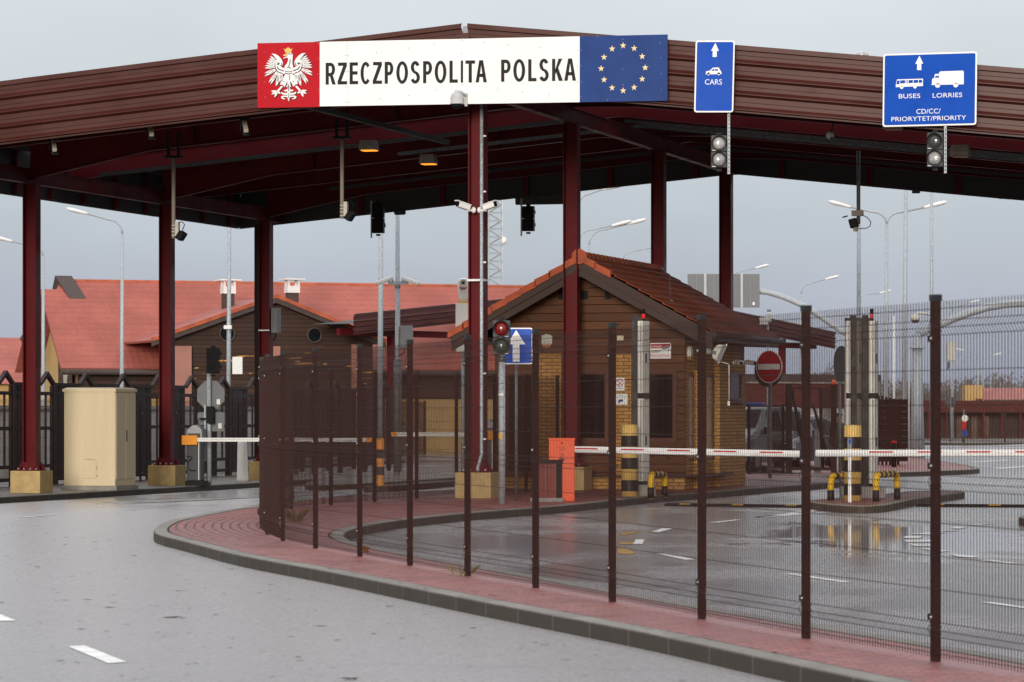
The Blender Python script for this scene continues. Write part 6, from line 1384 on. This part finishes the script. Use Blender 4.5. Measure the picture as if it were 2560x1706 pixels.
def vehicle(name, label, px, d, rz, kind, m):
    t = thing(name, label, 'van' if kind == 'van' else 'car', (wx(px, d), d, .02), rz, 'vehicles parked behind the gate')
    # stations along x (front at -L/2): x, z bottom, belt, top, half widths
    if kind == 'van': S = [(-2.45, .45, .72, .80, .70, .72, .70), (-2.40, .32, .85, .95, .86, .88, .82), (-1.75, .28, 1.0, 1.16, .95, .96, .90), (-1.35, .28, 1.12, 1.30, .95, .97, .86), (-.55, .28, 1.15, 1.92, .95, .97, .74), (.5, .28, 1.15, 1.97, .95, .97, .78), (2.2, .28, 1.15, 1.95, .95, .97, .78), (2.45, .4, 1.1, 1.75, .90, .92, .72)]
    else: S = [(-2.25, .48, .70, .78, .66, .70, .66), (-2.2, .32, .82, .92, .84, .86, .8), (-1.35, .28, .95, 1.08, .92, .93, .86), (-.95, .28, 1.02, 1.14, .92, .93, .84), (-.15, .28, 1.04, 1.66, .92, .93, .66), (.8, .28, 1.04, 1.72, .92, .93, .68), (1.9, .28, 1.04, 1.6, .9, .92, .66), (2.25, .42, 1.0, 1.1, .84, .86, .74)]
    b_ = MB(); b_.loft([[(x, -wb, zb_), (x, -wm, zm), (x, -wt, zt_), (x, wt, zt_), (x, wm, zm), (x, wb, zb_)] for x, zb_, zm, zt_, wb, wm, wt in S], False); bd_ = b_.build('body', M[m], t, bevel=.04)
    a, c_ = S[3], S[4]; b_ = MB(); k0, k1 = .08, .92; e_ = .02
    P = lambda k_, f_: (lerp(a[0], c_[0], k_) - .02, f_ * lerp(a[6], c_[6], k_) * .93, lerp(a[3], c_[3], k_) + e_)
    b_.add([P(k0, -1), P(k0, 1), P(k1, 1), P(k1, -1)], [(0, 1, 2, 3)]); b_.build('windscreen', M['glassblk'], t)
    for sg in (-1, 1):
        for i in (4, 5):
            p, q_ = S[i], S[i + 1]; Q = lambda f_, g_: (lerp(p[0], q_[0], .06 + .86 * f_), sg * (lerp(lerp(p[5], q_[5], f_), lerp(p[6], q_[6], f_), g_) + .012), lerp(lerp(p[2], q_[2], f_), lerp(p[3], q_[3], f_), g_))
            b_ = MB(); b_.add([Q(0, .1), Q(1, .1), Q(1, .85), Q(0, .85)], [(0, 1, 2, 3)]); b_.build('side_window', M['glassblk'], t)
        for xw in (-1.5 if kind == 'van' else -1.4, 1.5 if kind == 'van' else 1.4):
            b_ = MB(); b_.lathe([(.20, -.1), (.33, -.1), (.35, -.06), (.35, .06), (.33, .1), (.2, .1)], 20, Matrix.Translation((xw, sg * .86, .33)) @ Matrix.Rotation(R(90), 4, 'X')); wh = b_.build('wheel', M['cap'], t); b_ = MB(); b_.lathe([(.2, -.105), (.2, .105)], 14, Matrix.Translation((xw, sg * .86, .33)) @ Matrix.Rotation(R(90), 4, 'X')); b_.build('rim', M['midgrey'], wh)
        b_ = MB(); x = S[1][0]; b_.box((x - .03, sg * .78 - .14, S[1][2] - .14), (x + .12, sg * .78 + .14, S[1][2] + .02)); b_.build('headlight', M['lens'], t, bevel=.02)
        b_ = MB(); b_.box((S[3][0] + .25, sg * 1.0 - .09 + sg * .06, S[3][2] + .02), (S[3][0] + .4, sg * 1.0 + .09 + sg * .06, S[3][2] + .24)); b_.build('mirror', M['cap'], t, bevel=.03)
    b_ = MB(); x = S[1][0]; b_.box((x - .02, -.55, S[1][2] - .16), (x + .05, .55, S[1][2] + .0)); b_.box((x - .06, -.8, S[1][1] + .02), (x + .1, .8, S[1][1] + .2)); gr_ = b_.build('grille', M['black'], t)
    b_ = MB(); b_.cbox((x - .07, 0, S[1][1] + .14), (.01, .5, .11)); b_.build('number_plate', M['offwhite'], gr_)
    b_ = MB(); b_.box((x - .045, -.66, S[1][2] + .02), (x + .02, .66, S[1][2] + .05)); b_.build('bonnet_trim', M['white'], t)
    if kind == 'van':
        b_ = MB(); b_.box((-.1, -.5, 2.0), (.15, .5, 2.1)); b_.build('light_bar', M['eublue'], t, bevel=.03)
M['vangrey'] = mat('van_paint', (.14, .15, .14), .25, .2, var=.05, coat=.5); M['carpaint'] = mat('car_paint', (.03, .032, .036), .2, .2, var=.05, coat=.6)
vehicle('parked_van', 'grey green van with blue roof light parked behind the no-entry sign', 1872, 106, R(62), 'van', 'vangrey')
vehicle('parked_car', 'dark car parked beyond the gate beside the grey van', 1975, 108, R(66), 'suv', 'carpaint')
# the guard: one continuous skinned body
def person(label, px, d, z0, rz):
    V = {'pel': (0, 0, .95), 'spine': (0, .01, 1.15), 'chest': (0, .0, 1.36), 'neck': (0, .0, 1.50), 'head0': (0, -.01, 1.60), 'head1': (0, -.015, 1.70), 'top': (0, -.005, 1.755), 'nose': (0, -.105, 1.63)}
    Rr = {'pel': .15, 'spine': .145, 'chest': .165, 'neck': .058, 'head0': .082, 'head1': .092, 'top': .06, 'nose': .012}
    E = [('pel', 'spine'), ('spine', 'chest'), ('chest', 'neck'), ('neck', 'head0'), ('head0', 'head1'), ('head1', 'top'), ('head0', 'nose')]
    for s_, k in ((-1, 'l'), (1, 'r')):
        V.update({'hip' + k: (s_ * .10, 0, .90), 'knee' + k: (s_ * .12, -.02, .50), 'ank' + k: (s_ * .13, .02, .10), 'toe' + k: (s_ * .15, -.14, .05), 'sh' + k: (s_ * .19, 0, 1.43), 'el' + k: (s_ * .25, .02, 1.14), 'wr' + k: (s_ * .26, -.07, .90), 'pa' + k: (s_ * .255, -.09, .83), 'ear' + k: (s_ * .092, 0, 1.65)})
        Rr.update({'hip' + k: .105, 'knee' + k: .07, 'ank' + k: .052, 'toe' + k: .045, 'sh' + k: .075, 'el' + k: .055, 'wr' + k: .036, 'pa' + k: .036, 'ear' + k: .014})
        E += [('pel', 'hip' + k), ('hip' + k, 'knee' + k), ('knee' + k, 'ank' + k), ('ank' + k, 'toe' + k), ('chest', 'sh' + k), ('sh' + k, 'el' + k), ('el' + k, 'wr' + k), ('wr' + k, 'pa' + k), ('head1', 'ear' + k)]
        for f_ in range(4):
            V['f%d%s' % (f_, k)] = (s_ * .25, -.115 + f_ * .022, .775); V['g%d%s' % (f_, k)] = (s_ * .24, -.112 + f_ * .020, .735 + .006 * abs(f_ - 1.5)); Rr['f%d%s' % (f_, k)] = .009; Rr['g%d%s' % (f_, k)] = .008
            E += [('pa' + k, 'f%d%s' % (f_, k)), ('f%d%s' % (f_, k), 'g%d%s' % (f_, k))]
        V['th' + k] = (s_ * .235, -.145, .81); V['ti' + k] = (s_ * .228, -.155, .775); Rr['th' + k] = .011; Rr['ti' + k] = .009; E += [('pa' + k, 'th' + k), ('th' + k, 'ti' + k)]
    ks = list(V); me = bpy.data.meshes.new('person'); me.from_pydata([V[k] for k in ks], [(ks.index(a), ks.index(c_)) for a, c_ in E], []); o = bpy.data.objects.new('person', me); COL.objects.link(o)
    sk = o.modifiers.new('skin', 'SKIN'); o.modifiers.new('sub', 'SUBSURF').levels = 1; o.modifiers['sub'].render_levels = 1
    for i, k in enumerate(ks): me.skin_vertices[0].data[i].radius = (Rr[k], Rr[k])
    me.skin_vertices[0].data[0].use_root = True
    m, t, b_ = base_mat('guard_surface'); sx = N(t, 'ShaderNodeSeparateXYZ'); L(t, N(t, 'ShaderNodeTexCoord').outputs['Object'], sx.inputs[0])
    cam_ = mixc(t, ramp(t, noise(t, 9, 3), .45, .55), (.045, .05, .025), (.08, .065, .04)); sk_ = mixc(t, ramp(t, sx.outputs[2], 1.50, 1.52), cam_, (.42, .22, .15)); sk2 = mixc(t, ramp(t, sx.outputs[2], .87, .85), sk_, sk_)
    bt = mixc(t, ramp(t, sx.outputs[2], .2, .18), sk2, (.012, .011, .01)); L(t, bt, b_.inputs['Base Color']); b_.inputs['Roughness'].default_value = .75; me.materials.append(m)
    o.location = (wx(px, d), d, z0); o.rotation_euler.z = rz; tag(o, label, 'person')
    h = MB(); h.lathe([(.098, 1.705), (.108, 1.73), (.10, 1.77), (.06, 1.795), (.001, 1.80)], 16); h.build('cap', M['darkwood'], o)
    h = MB(); 
    for s_ in (-1, 1): h.lathe([(.012, 0), (.009, .006), (.001, .008)], 8, Matrix.Translation((s_ * .034, -.088, 1.665)) @ Matrix.Rotation(R(90), 4, 'X'))
    h.build('eyes', M['ink'], o); h = MB(); h.cbox((0, -.088, 1.585), (.045, .012, .010)); h.build('mouth', M['binred'], o)
person('person in dark camouflage jacket standing between the gate post and scanner columns', 2097, 99, .02, R(-20))

# ------------------------------------------------------------------ buildings far left
phi = math.atan2(7.0, 19.42)
DB = 163.; XB = wx(150, DB); cP, sP = math.cos(phi), math.sin(phi)
hb = thing('customs_building', 'long building with large pinkish red tiled roof behind the left columns', 'building', (XB, DB, -.3), phi)
def toB(px, d): X = wx(px, d) - XB; y = d - DB; return (X * cP + y * sP, -X * sP + y * cP)
ZR, ZE, RUN = 7.95 + .3, 3.75 + .3, 5.2
def slope(b_, pts):   # pts: (x along the ridge, s from ridge 0 to eave 1)
    b_.add([(x, -RUN * s_, lerp(ZR, ZE, s_)) for x, s_ in pts], [list(range(len(pts)))])
b = MB(); slope(b, [(-1.1, .10), (-.3, .10), (0, 0), (30, 0), (30, 1), (-1.1, 1)]); o = b.build('roof', M['roofred'], hb); s_ = o.modifiers.new('t', 'SOLIDIFY'); s_.thickness = .12
b = MB(); b.add([(-1.1, RUN * .0 + .6, ZR - .4), (30, .6, ZR - .4), (30, RUN, ZE), (-1.1, RUN, ZE)], [(0, 1, 2, 3)]); b.build('back_roof', M['roofred'], hb)
b = MB(); b.tube([(0, 0, ZR + .05), (30, 0, ZR + .05)], .14, 8); b.build('ridge_tiles', M['roofedge'], hb)
b = MB(); b.tube([(-1.1, -RUN - .1, ZE - .08), (30, -RUN - .1, ZE - .08)], .13, 8); b.build('gutter', M['gutter'], hb)
b = MB(); b.box((-.2, -RUN + .5, 0), (30, -RUN + .6, 2.75)); b.build('front_wall', M['wallyellow'], hb)
b = MB(); b.box((-.2, -RUN + .42, 2.75), (30, -RUN + .58, ZE - .1)); b.build('timber_band', M['wooddark'], hb)
b = MB(); b.prism([(-RUN + .5, 0), (RUN - .5, 0), (RUN - .5, ZE - .1), (0, ZR - .5), (-RUN + .5, ZE - .1)], -.2, 0, Matrix.Rotation(R(90), 4, 'Z')); b.build('end_wall', M['wallyellow'], hb)
b = MB(); b.prism([(-RUN + 1.6, 0), (-.6, 0), (-.6, ZR - 1.2), (-RUN + 1.6, ZE + .1)], .203, .22, Matrix.Rotation(R(90), 4, 'Z')); b.build('timber_panel', M['wooddark'], hb)
b = MB(); b.prism([(-2.9, 2.4), (-2.1, 2.7), (-1.6, 4.2), (-1.9, 6.0), (-2.5, 5.6), (-3.0, 4.4), (-2.5, 3.6)], .223, .23, Matrix.Rotation(R(90), 4, 'Z')); b.box((-.236, -3.0, 1.2), (-.23, -2.2, 3.0)); b.build('weathered_patch', M['wallpale'], hb)
b = MB(); b.add([(-.25, -.05, ZR + .34), (.55, -.05, ZR + .34), (1.0, -1.15, ZR - .75), (.2, -1.15, ZR - .75), (-.25, 1.0, ZR - .7), (.55, 1.0, ZR - .7), (.2, -1.15, ZR - 1.0), (1.0, -1.15, ZR - 1.0)], [(0, 1, 2, 3), (1, 0, 4, 5), (0, 3, 4), (1, 5, 2), (3, 2, 7, 6)]); b.build('ridge_vent', M['gutter'], hb)
b = MB(); b.box((.25, -1.2, ZR - 1.02), (.95, -1.17, ZR - .82)); b.build('vent_mouth', M['white'], hb)
# gabled wing
DW = 157.; gx0, gy0 = toB(690, DW)
wt = {}
Za, Ze = wz(742, DW) + .3, wz(853, DW) + .3; halfL, halfR = 5.8, 5.25
def wing(b_, pts, y0, y1): b_.prism(pts, y0, y1)
b = MB(); b.prism([(gx0 - halfL + .5, 0), (gx0 + halfR - .5, 0), (gx0 + halfR - .5, Ze - .1), (gx0, Za - .28), (gx0 - halfL + .5, Ze - .1)], gy0 + .4, gy0 + .6); gw = b.build('gable_wall', M['wooddark'], hb)
for sg, hf in ((-1, halfL), (1, halfR)):
    b = MB(); b.add([(gx0, gy0, Za), (gx0 + sg * hf, gy0, Ze), (gx0 + sg * hf, 2, Ze), (gx0, 2, Za)], [(0, 1, 2, 3)]); o = b.build('wing_roof', M['roofred'], hb); s_ = o.modifiers.new('t', 'SOLIDIFY'); s_.thickness = .1
    b = MB(); b.prism([(gx0, Za + .12), (gx0 + sg * hf, Ze + .12), (gx0 + sg * hf, Ze - .06), (gx0, Za - .06)], gy0 - .12, gy0 + .1); b.build('verge_tiles', M['roofedge'], hb)
    b = MB(); b.prism([(gx0, Za - .06), (gx0 + sg * hf, Ze - .06), (gx0 + sg * hf, Ze - .28), (gx0, Za - .28)], gy0 - .06, gy0 + .1); b.build('barge_board', M['gutter'], hb)
M['oldwood'] = mat('peeled_wood', (.46, .22, .06), .7, var=.35, scale=1.2, st=(1, 1, 12))
for px, py, r_ in ((562, 835, .33), (803, 837, .31)):
    x, y = toB(px, DW); z = wz(py, DW) + .3; b = MB(); b.lathe([(r_ + .06, 0), (r_ + .06, .06), (r_, .07), (r_ - .02, .02)], 24, Matrix.Translation((x, gy0 + .4, z)) @ Matrix.Rotation(R(90), 4, 'X')); f_ = b.build('round_window', M['gutter'], hb); b = MB(); b.disc((x, z), r_, gy0 + .36, 24); b.build('pane', M['glassblk'], f_)
b = MB(); random.seed(5)
for k in range(34):
    x = gx0 + random.uniform(-4.2, 4.0); z = random.uniform(2.5, 5.0 - abs(x - gx0) * .25 + .2); l_ = random.uniform(.2, 1.3); h_ = random.uniform(.03, .08)
    b.flat([(x, z), (x + l_ * .3, z - h_ * .4), (x + l_, z + .01), (x + l_ * .8, z + h_), (x + l_ * .3, z + h_ * .8)], gy0 + .395)
b.build('peeled_boards', M['oldwood'], gw)
x0, _ = toB(395, DW - .3); x1, _ = toB(466, DW - .3); b = MB(); b.box((x0, gy0 + .15, 0), (x1, gy0 + .395, wz(867, DW) + .3)); b.build('pink_wall', M['wallpink'], hb)
x0, _ = toB(636, DW); x1, _ = toB(706, DW); b = MB(); b.box((x0, gy0 + .25, 0), (x1, gy0 + .39, wz(866, DW) + .3)); b.build('pink_wall', M['wallpink'], hb)
x0, _ = toB(905, DW); x1, _ = toB(935, DW); b = MB(); b.box((x0, gy0 + .25, 0), (x1, gy0 + .39, wz(860, DW) + .3)); b.build('pink_wall', M['wallpink'], hb)
for px, py in ((570, 742), (730, 740)):
    x, y = toB(px, 161); z = wz(py - 18, 161) + .3; b = MB(); b.box((x - .25, y - .25, z - 1.6), (x + .25, y + .25, z - .2)); ch = b.build('chimney', M['gutter'], hb); b = MB()
    for sx_ in (-.28, .2):
        for sy in (-.28, .2): b.box((x + sx_, y + sy, z - .1), (x + sx_ + .1, y + sy + .1, z + .4))
    b.box((x - .3, y - .3, z - .2), (x + .3, y + .3, z + .12)); b.box((x - .5, y - .5, z + .4), (x + .5, y + .5, z + .46)); b.build('chimney_cowl', M['white'], ch)
# annex to the right, far-left neighbour
d = 172; t = thing('annex_building', 'low annex with red roof and cream gable seen under the second canopy', 'building', (wx(1040, d), d, -.3), phi); q = d / F; zz = lambda y: wz(y, d) + .3
b = MB(); b.add([(-2.1, 0, zz(925)), (2.3, -.0, zz(925)), (1.2, 3.2, zz(830)), (-2.1, 3.2, zz(830))], [(0, 1, 2, 3)]); b.build('roof', M['roofred'], t)
b = MB(); b.add([(1.25, .2, zz(925)), (2.6, .2, zz(915)), (2.2, .25, zz(845)), (.8, .25, zz(845))], [(0, 1, 2, 3)]); b.build('gable', M['wallpale'], t)
b = MB(); b.box((-2.0, .3, 0), (1.1, .5, zz(945))); b.build('front_wall', M['wallyellow'], t); b = MB(); b.box((-2.1, .1, zz(945)), (1.3, .3, zz(927))); b.build('eave_board', M['gutter'], t); b = MB(); b.box((1.1, .1, 0), (2.5, .3, zz(930))); b.build('dark_wall', M['wooddark'], t)
d = 185; t = thing('neighbour_building', 'red roofed building at the far left edge behind the first column', 'building', (wx(62, d), d, -.3), phi); zz = lambda y: wz(y, d) + .3
b = MB(); b.add([(-12, 0, zz(845)), (-.3, 0, zz(845)), (.2, -4.5, zz(962)), (-12, -4.5, zz(962))], [(0, 1, 2, 3)]); b.build('roof', M['roofred'], t); b = MB(); b.box((-12, -4, 0), (0, -3.8, zz(960))); b.build('front_wall', M['wallyellow'], t); b = MB(); b.add([(-.3, .0, zz(848)), (.9, .0, zz(770)), (1.0, 0, zz(960)), (.2, -.2, zz(960))], [(0, 1, 2, 3)]); b.build('side_wall', M['gutter'], t)
# pale wall behind the timber fence
M['pale_wall'] = mat('pale_cladding', (.42, .40, .36), .8, var=.3, scale=.9, st=(3, 3, .4))
t = thing('boundary_wall', 'pale weathered low wall glimpsed through the dark timber fence', 'wall', (*UV(-21, 5), -.2), math.pi / 2 - TH); b = MB(); b.box((0, -.1, 0), (40, .1, 2.1)); b.build('wall_body', M['pale_wall'], t); b = MB(); b.box((-.1, -.16, 2.1), (40.1, .16, 2.22)); b.build('coping', M['conc'], t)

# ------------------------------------------------------------------ second canopy beyond
A = Vector((-7.15, 155.)); B_ = Vector((17.85, 190.)); L2 = (B_ - A).length; a2 = math.atan2(B_.y - A.y, B_.x - A.x)
c2 = thing('far_canopy', 'second brown canopy with corrugated fascia beyond the booth', 'canopy', (A.x, A.y, 0), a2)
P2 = fascia_profile(.9, .225); z0 = wz(837, 155)
def z2(x): return z0 + .086 * (x if x < L2 / 2 else L2 - x)
for a_, c_ in ((0, L2 / 2), (L2 / 2, L2)): fascia_strip((a_, 0), (c_, 0), z2(a_), z2(c_), (0, -1), 'fascia', par=c2, prof=P2)
b = MB(); b.add([(0, 0, z2(0) + .5), (L2 / 2, 0, z2(L2 / 2) + .5), (L2 / 2, 2.5, z2(L2 / 2) + .5), (0, 2.5, z2(0) + .5)], [(0, 1, 2, 3)]); b.add([(L2 / 2, 0, z2(L2 / 2) + .5), (L2, 0, z0 + .5), (L2, 2.5, z0 + .5), (L2 / 2, 2.5, z2(L2 / 2) + .5)], [(0, 1, 2, 3)]); b.build('roof_deck', M['deck'], c2)
for x in (4.5, 16, 27, 34, 39.5):
    for y in (1.3,):
        b = MB(); b.box((x - .15, y - .15, -.2), (x + .15, y + .15, z2(x) + .2)); b.build('column', M['red'], c2)
b = MB(); b.box((.3, 1, z0 + .0), (L2 - .3, 1.2, z0 + .3)); b.build('beam', M['red'], c2)
# low structures behind the gate
t = thing('inspection_hall', 'low hall with pale cladding and red brick seen under the second canopy', 'building', (8.5, 150, -.2), R(30)); b = MB(); b.box((0, 0, 0), (9, 6, 3.4)); b.build('wall', M['pale_wall'], t); b = MB(); b.box((-.2, -.2, 3.4), (9.2, 6.2, 3.7)); b.build('roof', M['gutter'], t); b = MB(); b.box((-.05, -.06, 2.2), (9.05, -.01, 3.3)); b.build('brick_band', M['redbrick'], t); b = MB(); b.box((3, -.08, 0), (4.2, -.02, 2.1)); b.build('door', M['gutter'], t)
# low red building far right
d = 235; t = thing('terminal_building', 'long low dark red terminal with ochre block and red roof at far right', 'building', (wx(2190, d), d, -.4), R(-4)); zz = lambda y: wz(y, d) + .4; q = d / F
b = MB(); b.box((0, 0, zz(1032)), (40, 10, zz(1002))); b.build('fascia', M['redbrick'], t)
b = MB(); b.box((.5, 2, 0), (40, 9, zz(1032))); b.build('wall', M['wooddark'], t)
for k in range(18): 
    b = MB(); b.box((1 + k * 1.25, .2, 0), (1.14 + k * 1.25, .34, zz(1032))); b.build('column', M['red'], t)
for k in (2, 5.6, 6.6, 7.4): b = MB(); b.box((k, 1.9, 0), (k + .4, 1.99, zz(1040))); b.build('door', M['frame'], t)
b = MB(); b.box((230 * q, 4, zz(1003)), (275 * q, 8, zz(962))); b.build('ochre_block', M['wallyellow'], t)
b = MB(); b.add([(255 * q, 3.5, zz(999)), (900 * q, 3.5, zz(999)), (900 * q, 9, zz(968)), (262 * q, 9, zz(968))], [(0, 1, 2, 3)]); b.build('roof', M['roofred'], t)
PMf = panel_mesh('mesh_panel', 2.48, 1.9, .03, .12, .006, 'darkwood', (.2, 1.7))
fence([(wx(2200, 208) + k * 2.5, 208 - k * .12) for k in range(9)], 'mesh_fence', 'distant dark fence before the low red terminal', None, 2.0, .1, (.1, .08), PMf, 2.48, 'darkwood', (.4, 1.7))
d = 160; t = thing('bollard', 'slim black bollard on the far island before the brown fence panels', 'bollard', (wx(2235, 106), 106, .13), 0); b = MB(); b.lathe([(.075, -.05), (.075, .72), (.06, .75), (.001, .76)], 14); b.build('tube', M['black'], t); b = MB(); b.lathe([(.09, .74), (.09, .8), (.001, .82)], 12); b.build('red_cap', M['signred'], t)
# bare woodland on the horizon
random.seed(11); b = MB()
for k in range(900):
    x = random.uniform(82, 190); y = random.uniform(860, 940); h = random.uniform(8.5, 13.5) * (.85 + .25 * math.sin(x * .13) * math.sin(x * .041 + 1)) ; r = random.uniform(.08, .18); b.add([(x - r, y, -1), (x + r, y, -1), (x, y, h)], [(0, 1, 2)])
    for j in range(16):
        z = random.uniform(.25, 1.) * h; s = (1.15 - z / h * .75) * random.uniform(.8, 2.4); a = random.uniform(0, 6.28); px_, py_ = x + math.cos(a) * s * .4, y + math.sin(a) * s * .4
        b.add([(px_, py_, z), (px_ + math.cos(a) * s, py_ + .3, z + random.uniform(.2, 1.4)), (px_ + math.cos(a) * s * .6 + random.uniform(-.4, .4), py_, z + random.uniform(-.5, .9))], [(0, 1, 2)])
stuff(b.build('woodland', M['bark']))
# ------------------------------------------------------------------ small litter
random.seed(3)
def maple(label, X, Y, z, s, rx, rz):
    b_ = MB(); pts = []
    for k in range(15):
        a = 2 * math.pi * k / 15; r_ = s * (1 if k % 3 == 0 else .62 if k % 3 == 1 else .5) * (.6 + .7 * ((k * 37) % 11) / 11.); pts.append((r_ * math.cos(a), r_ * math.sin(a), .18 * s * math.sin(3 * a + 1) + .12 * s * math.cos(2 * a)))
    vs = [(0, 0, 0)] + pts; b_.add(vs, [(0, i, i % 15 + 1) for i in range(1, 16)]); b_.tube([(0, 0, 0), (s * .6, -s * .9, .02)], .004, 5)
    o = b_.build('fallen_leaf', M['leaf'], None, loc=(X, Y, z)); o.rotation_euler = (rx, 0, rz); s_ = o.modifiers.new('t', 'SOLIDIFY'); s_.thickness = .003
    return tag(o, label, 'leaf')
maple('large crumpled orange brown leaf caught on the mesh beside a fence post', -1.71, 40.28, .235, .085, R(68), R(50))
def tuft(label, X, Y, z, n=26, s=.3):
    b_ = MB()
    for k in range(n):
        a = random.uniform(0, 6.28); l_ = s * random.uniform(.5, 1.1); o_ = random.uniform(.0, .12); dx, dy = math.cos(a), math.sin(a); t_ = random.uniform(.25, .8)
        b_.add([(dx * o_ - dy * .0025, dy * o_ + dx * .0025, 0), (dx * o_ + dy * .0025, dy * o_ - dx * .0025, 0), (dx * (o_ + l_ * t_ * .5) + dy * .004, dy * (o_ + l_ * t_ * .5), l_ * .7), (dx * (o_ + l_ * t_), dy * (o_ + l_ * t_), l_ * .85)], [(0, 1, 2), (0, 2, 3)])
    return tag(b_.build('grass_tuft', M['tuft'], None, loc=(X, Y, z)), label, 'grass tuft')
tuft('dry grass tuft growing in the paving inside the curved fence', wx(742, 53.2), 53.2, .13, 46, .24); tuft('small green tuft at the foot of a fence post', wx(1152, 35.75), 35.75, .135, 18, .13)
b = MB()
def chip(X, Y, z, s):
    a = random.uniform(0, 6.28); n = random.randint(3, 6); st_ = random.uniform(1, 2.6)
    pts = [(X + s * random.uniform(.5, 1) * math.cos(2 * math.pi * k / n + a) * st_, Y + s * random.uniform(.5, 1) * math.sin(2 * math.pi * k / n + a), z + random.uniform(.002, s * .35)) for k in range(n)]; b.add(pts, [list(range(n))])
for k in range(900):
    Y = random.uniform(23.5, 62); X = random.uniform(-.155, .16) * Y
    if X > -.27 * (Y - 23.7) + 1.4: continue
    if X > -5.6 and Y > 48: continue
    chip(X, Y, zg(X, Y), random.choice((.009, .012, .016, .02, .028)))
for X, Y, s in ((wx(152, 47), 47.5, .05), (wx(430, 30.7), 30.7, .045), (wx(878, 23.7), 23.6, .05), (wx(520, 25.1), 25.1, .03), (wx(1040, 28.4), 28.4, .02)): chip(X, Y, 0, s)
for k in range(300):      # along the kerb and on the pavers
    t_ = random.random(); Y = lerp(24, 47, t_); X = -.271 * (Y - 23.47) + 2.89 - .9 + random.uniform(-.05, .8) * (1 if random.random() < .4 else .12)
    chip(X - (.26 if random.random() < .5 else 0), Y, .138, random.choice((.008, .012, .018)))
for k in range(160):
    a = random.uniform(0, 6.28); r_ = math.sqrt(random.random()); chip(-4.1 + r_ * .9 * math.cos(a), 51.5 + r_ * 7 * math.sin(a), .138 + zg(-4.4, 52), random.choice((.01, .014, .02)))
stuff(b.build('leaf_litter', M['debris']))

# every loose piece of these small fittings becomes a part of its own
def split_pieces(o, cache):
    me = o.data
    if me.name not in cache:
        n = len(me.vertices); par = list(range(n))
        def find(i):
            while par[i] != i: par[i] = par[par[i]]; i = par[i]
            return i
        for e_ in me.edges:
            a, c_ = find(e_.vertices[0]), find(e_.vertices[1])
            if a != c_: par[a] = c_
        gs = {}
        for p in me.polygons: gs.setdefault(find(p.vertices[0]), []).append(p)
        out = []
        for ps in gs.values():
            idx = sorted({v for p in ps for v in p.vertices}); mp_ = {v: i for i, v in enumerate(idx)}
            m2 = bpy.data.meshes.new(me.name); m2.from_pydata([tuple(me.vertices[v].co) for v in idx], [], [[mp_[v] for v in p.vertices] for p in ps])
            for q, p in zip(m2.polygons, ps): q.use_smooth = p.use_smooth
            for m_ in me.materials: m2.materials.append(m_)
            out.append(m2)
        cache[me.name] = out
    ms = cache[me.name]
    if len(ms) < 2: return
    o.data = ms[0]
    for m2 in ms[1:]:
        c_ = o.copy(); c_.data = m2; COL.objects.link(c_)
cache = {}
SINGLE = ('black_band', 'bolt_heads', 'clamps', 'stiffener', 'black_sleeve', 'bracket', 'hanger_rail', 'gable_vent', 'back_rail', 'anchor_bolts', 'cable_clips', 'hatch_hinges', 'blind', 'black_post', 'antenna', 'clamp', 'yellow_insert', 'red_marking', 'eyes', 'hanger')
for o in list(COL.objects):
    if o.type == 'MESH' and o.name.split('.')[0] in SINGLE: split_pieces(o, cache)
for o in list(COL.objects):
    for a, c_ in (('bolt_heads', 'bolt_head'), ('clamps', 'clamp'), ('anchor_bolts', 'anchor_bolt'), ('cable_clips', 'cable_clip'), ('hatch_hinges', 'hatch_hinge'), ('eyes', 'eye'), ('rivets', 'rivet_pattern'), ('slots', 'slot_pattern')):
        if o.name.split('.')[0] == a: o.name = c_
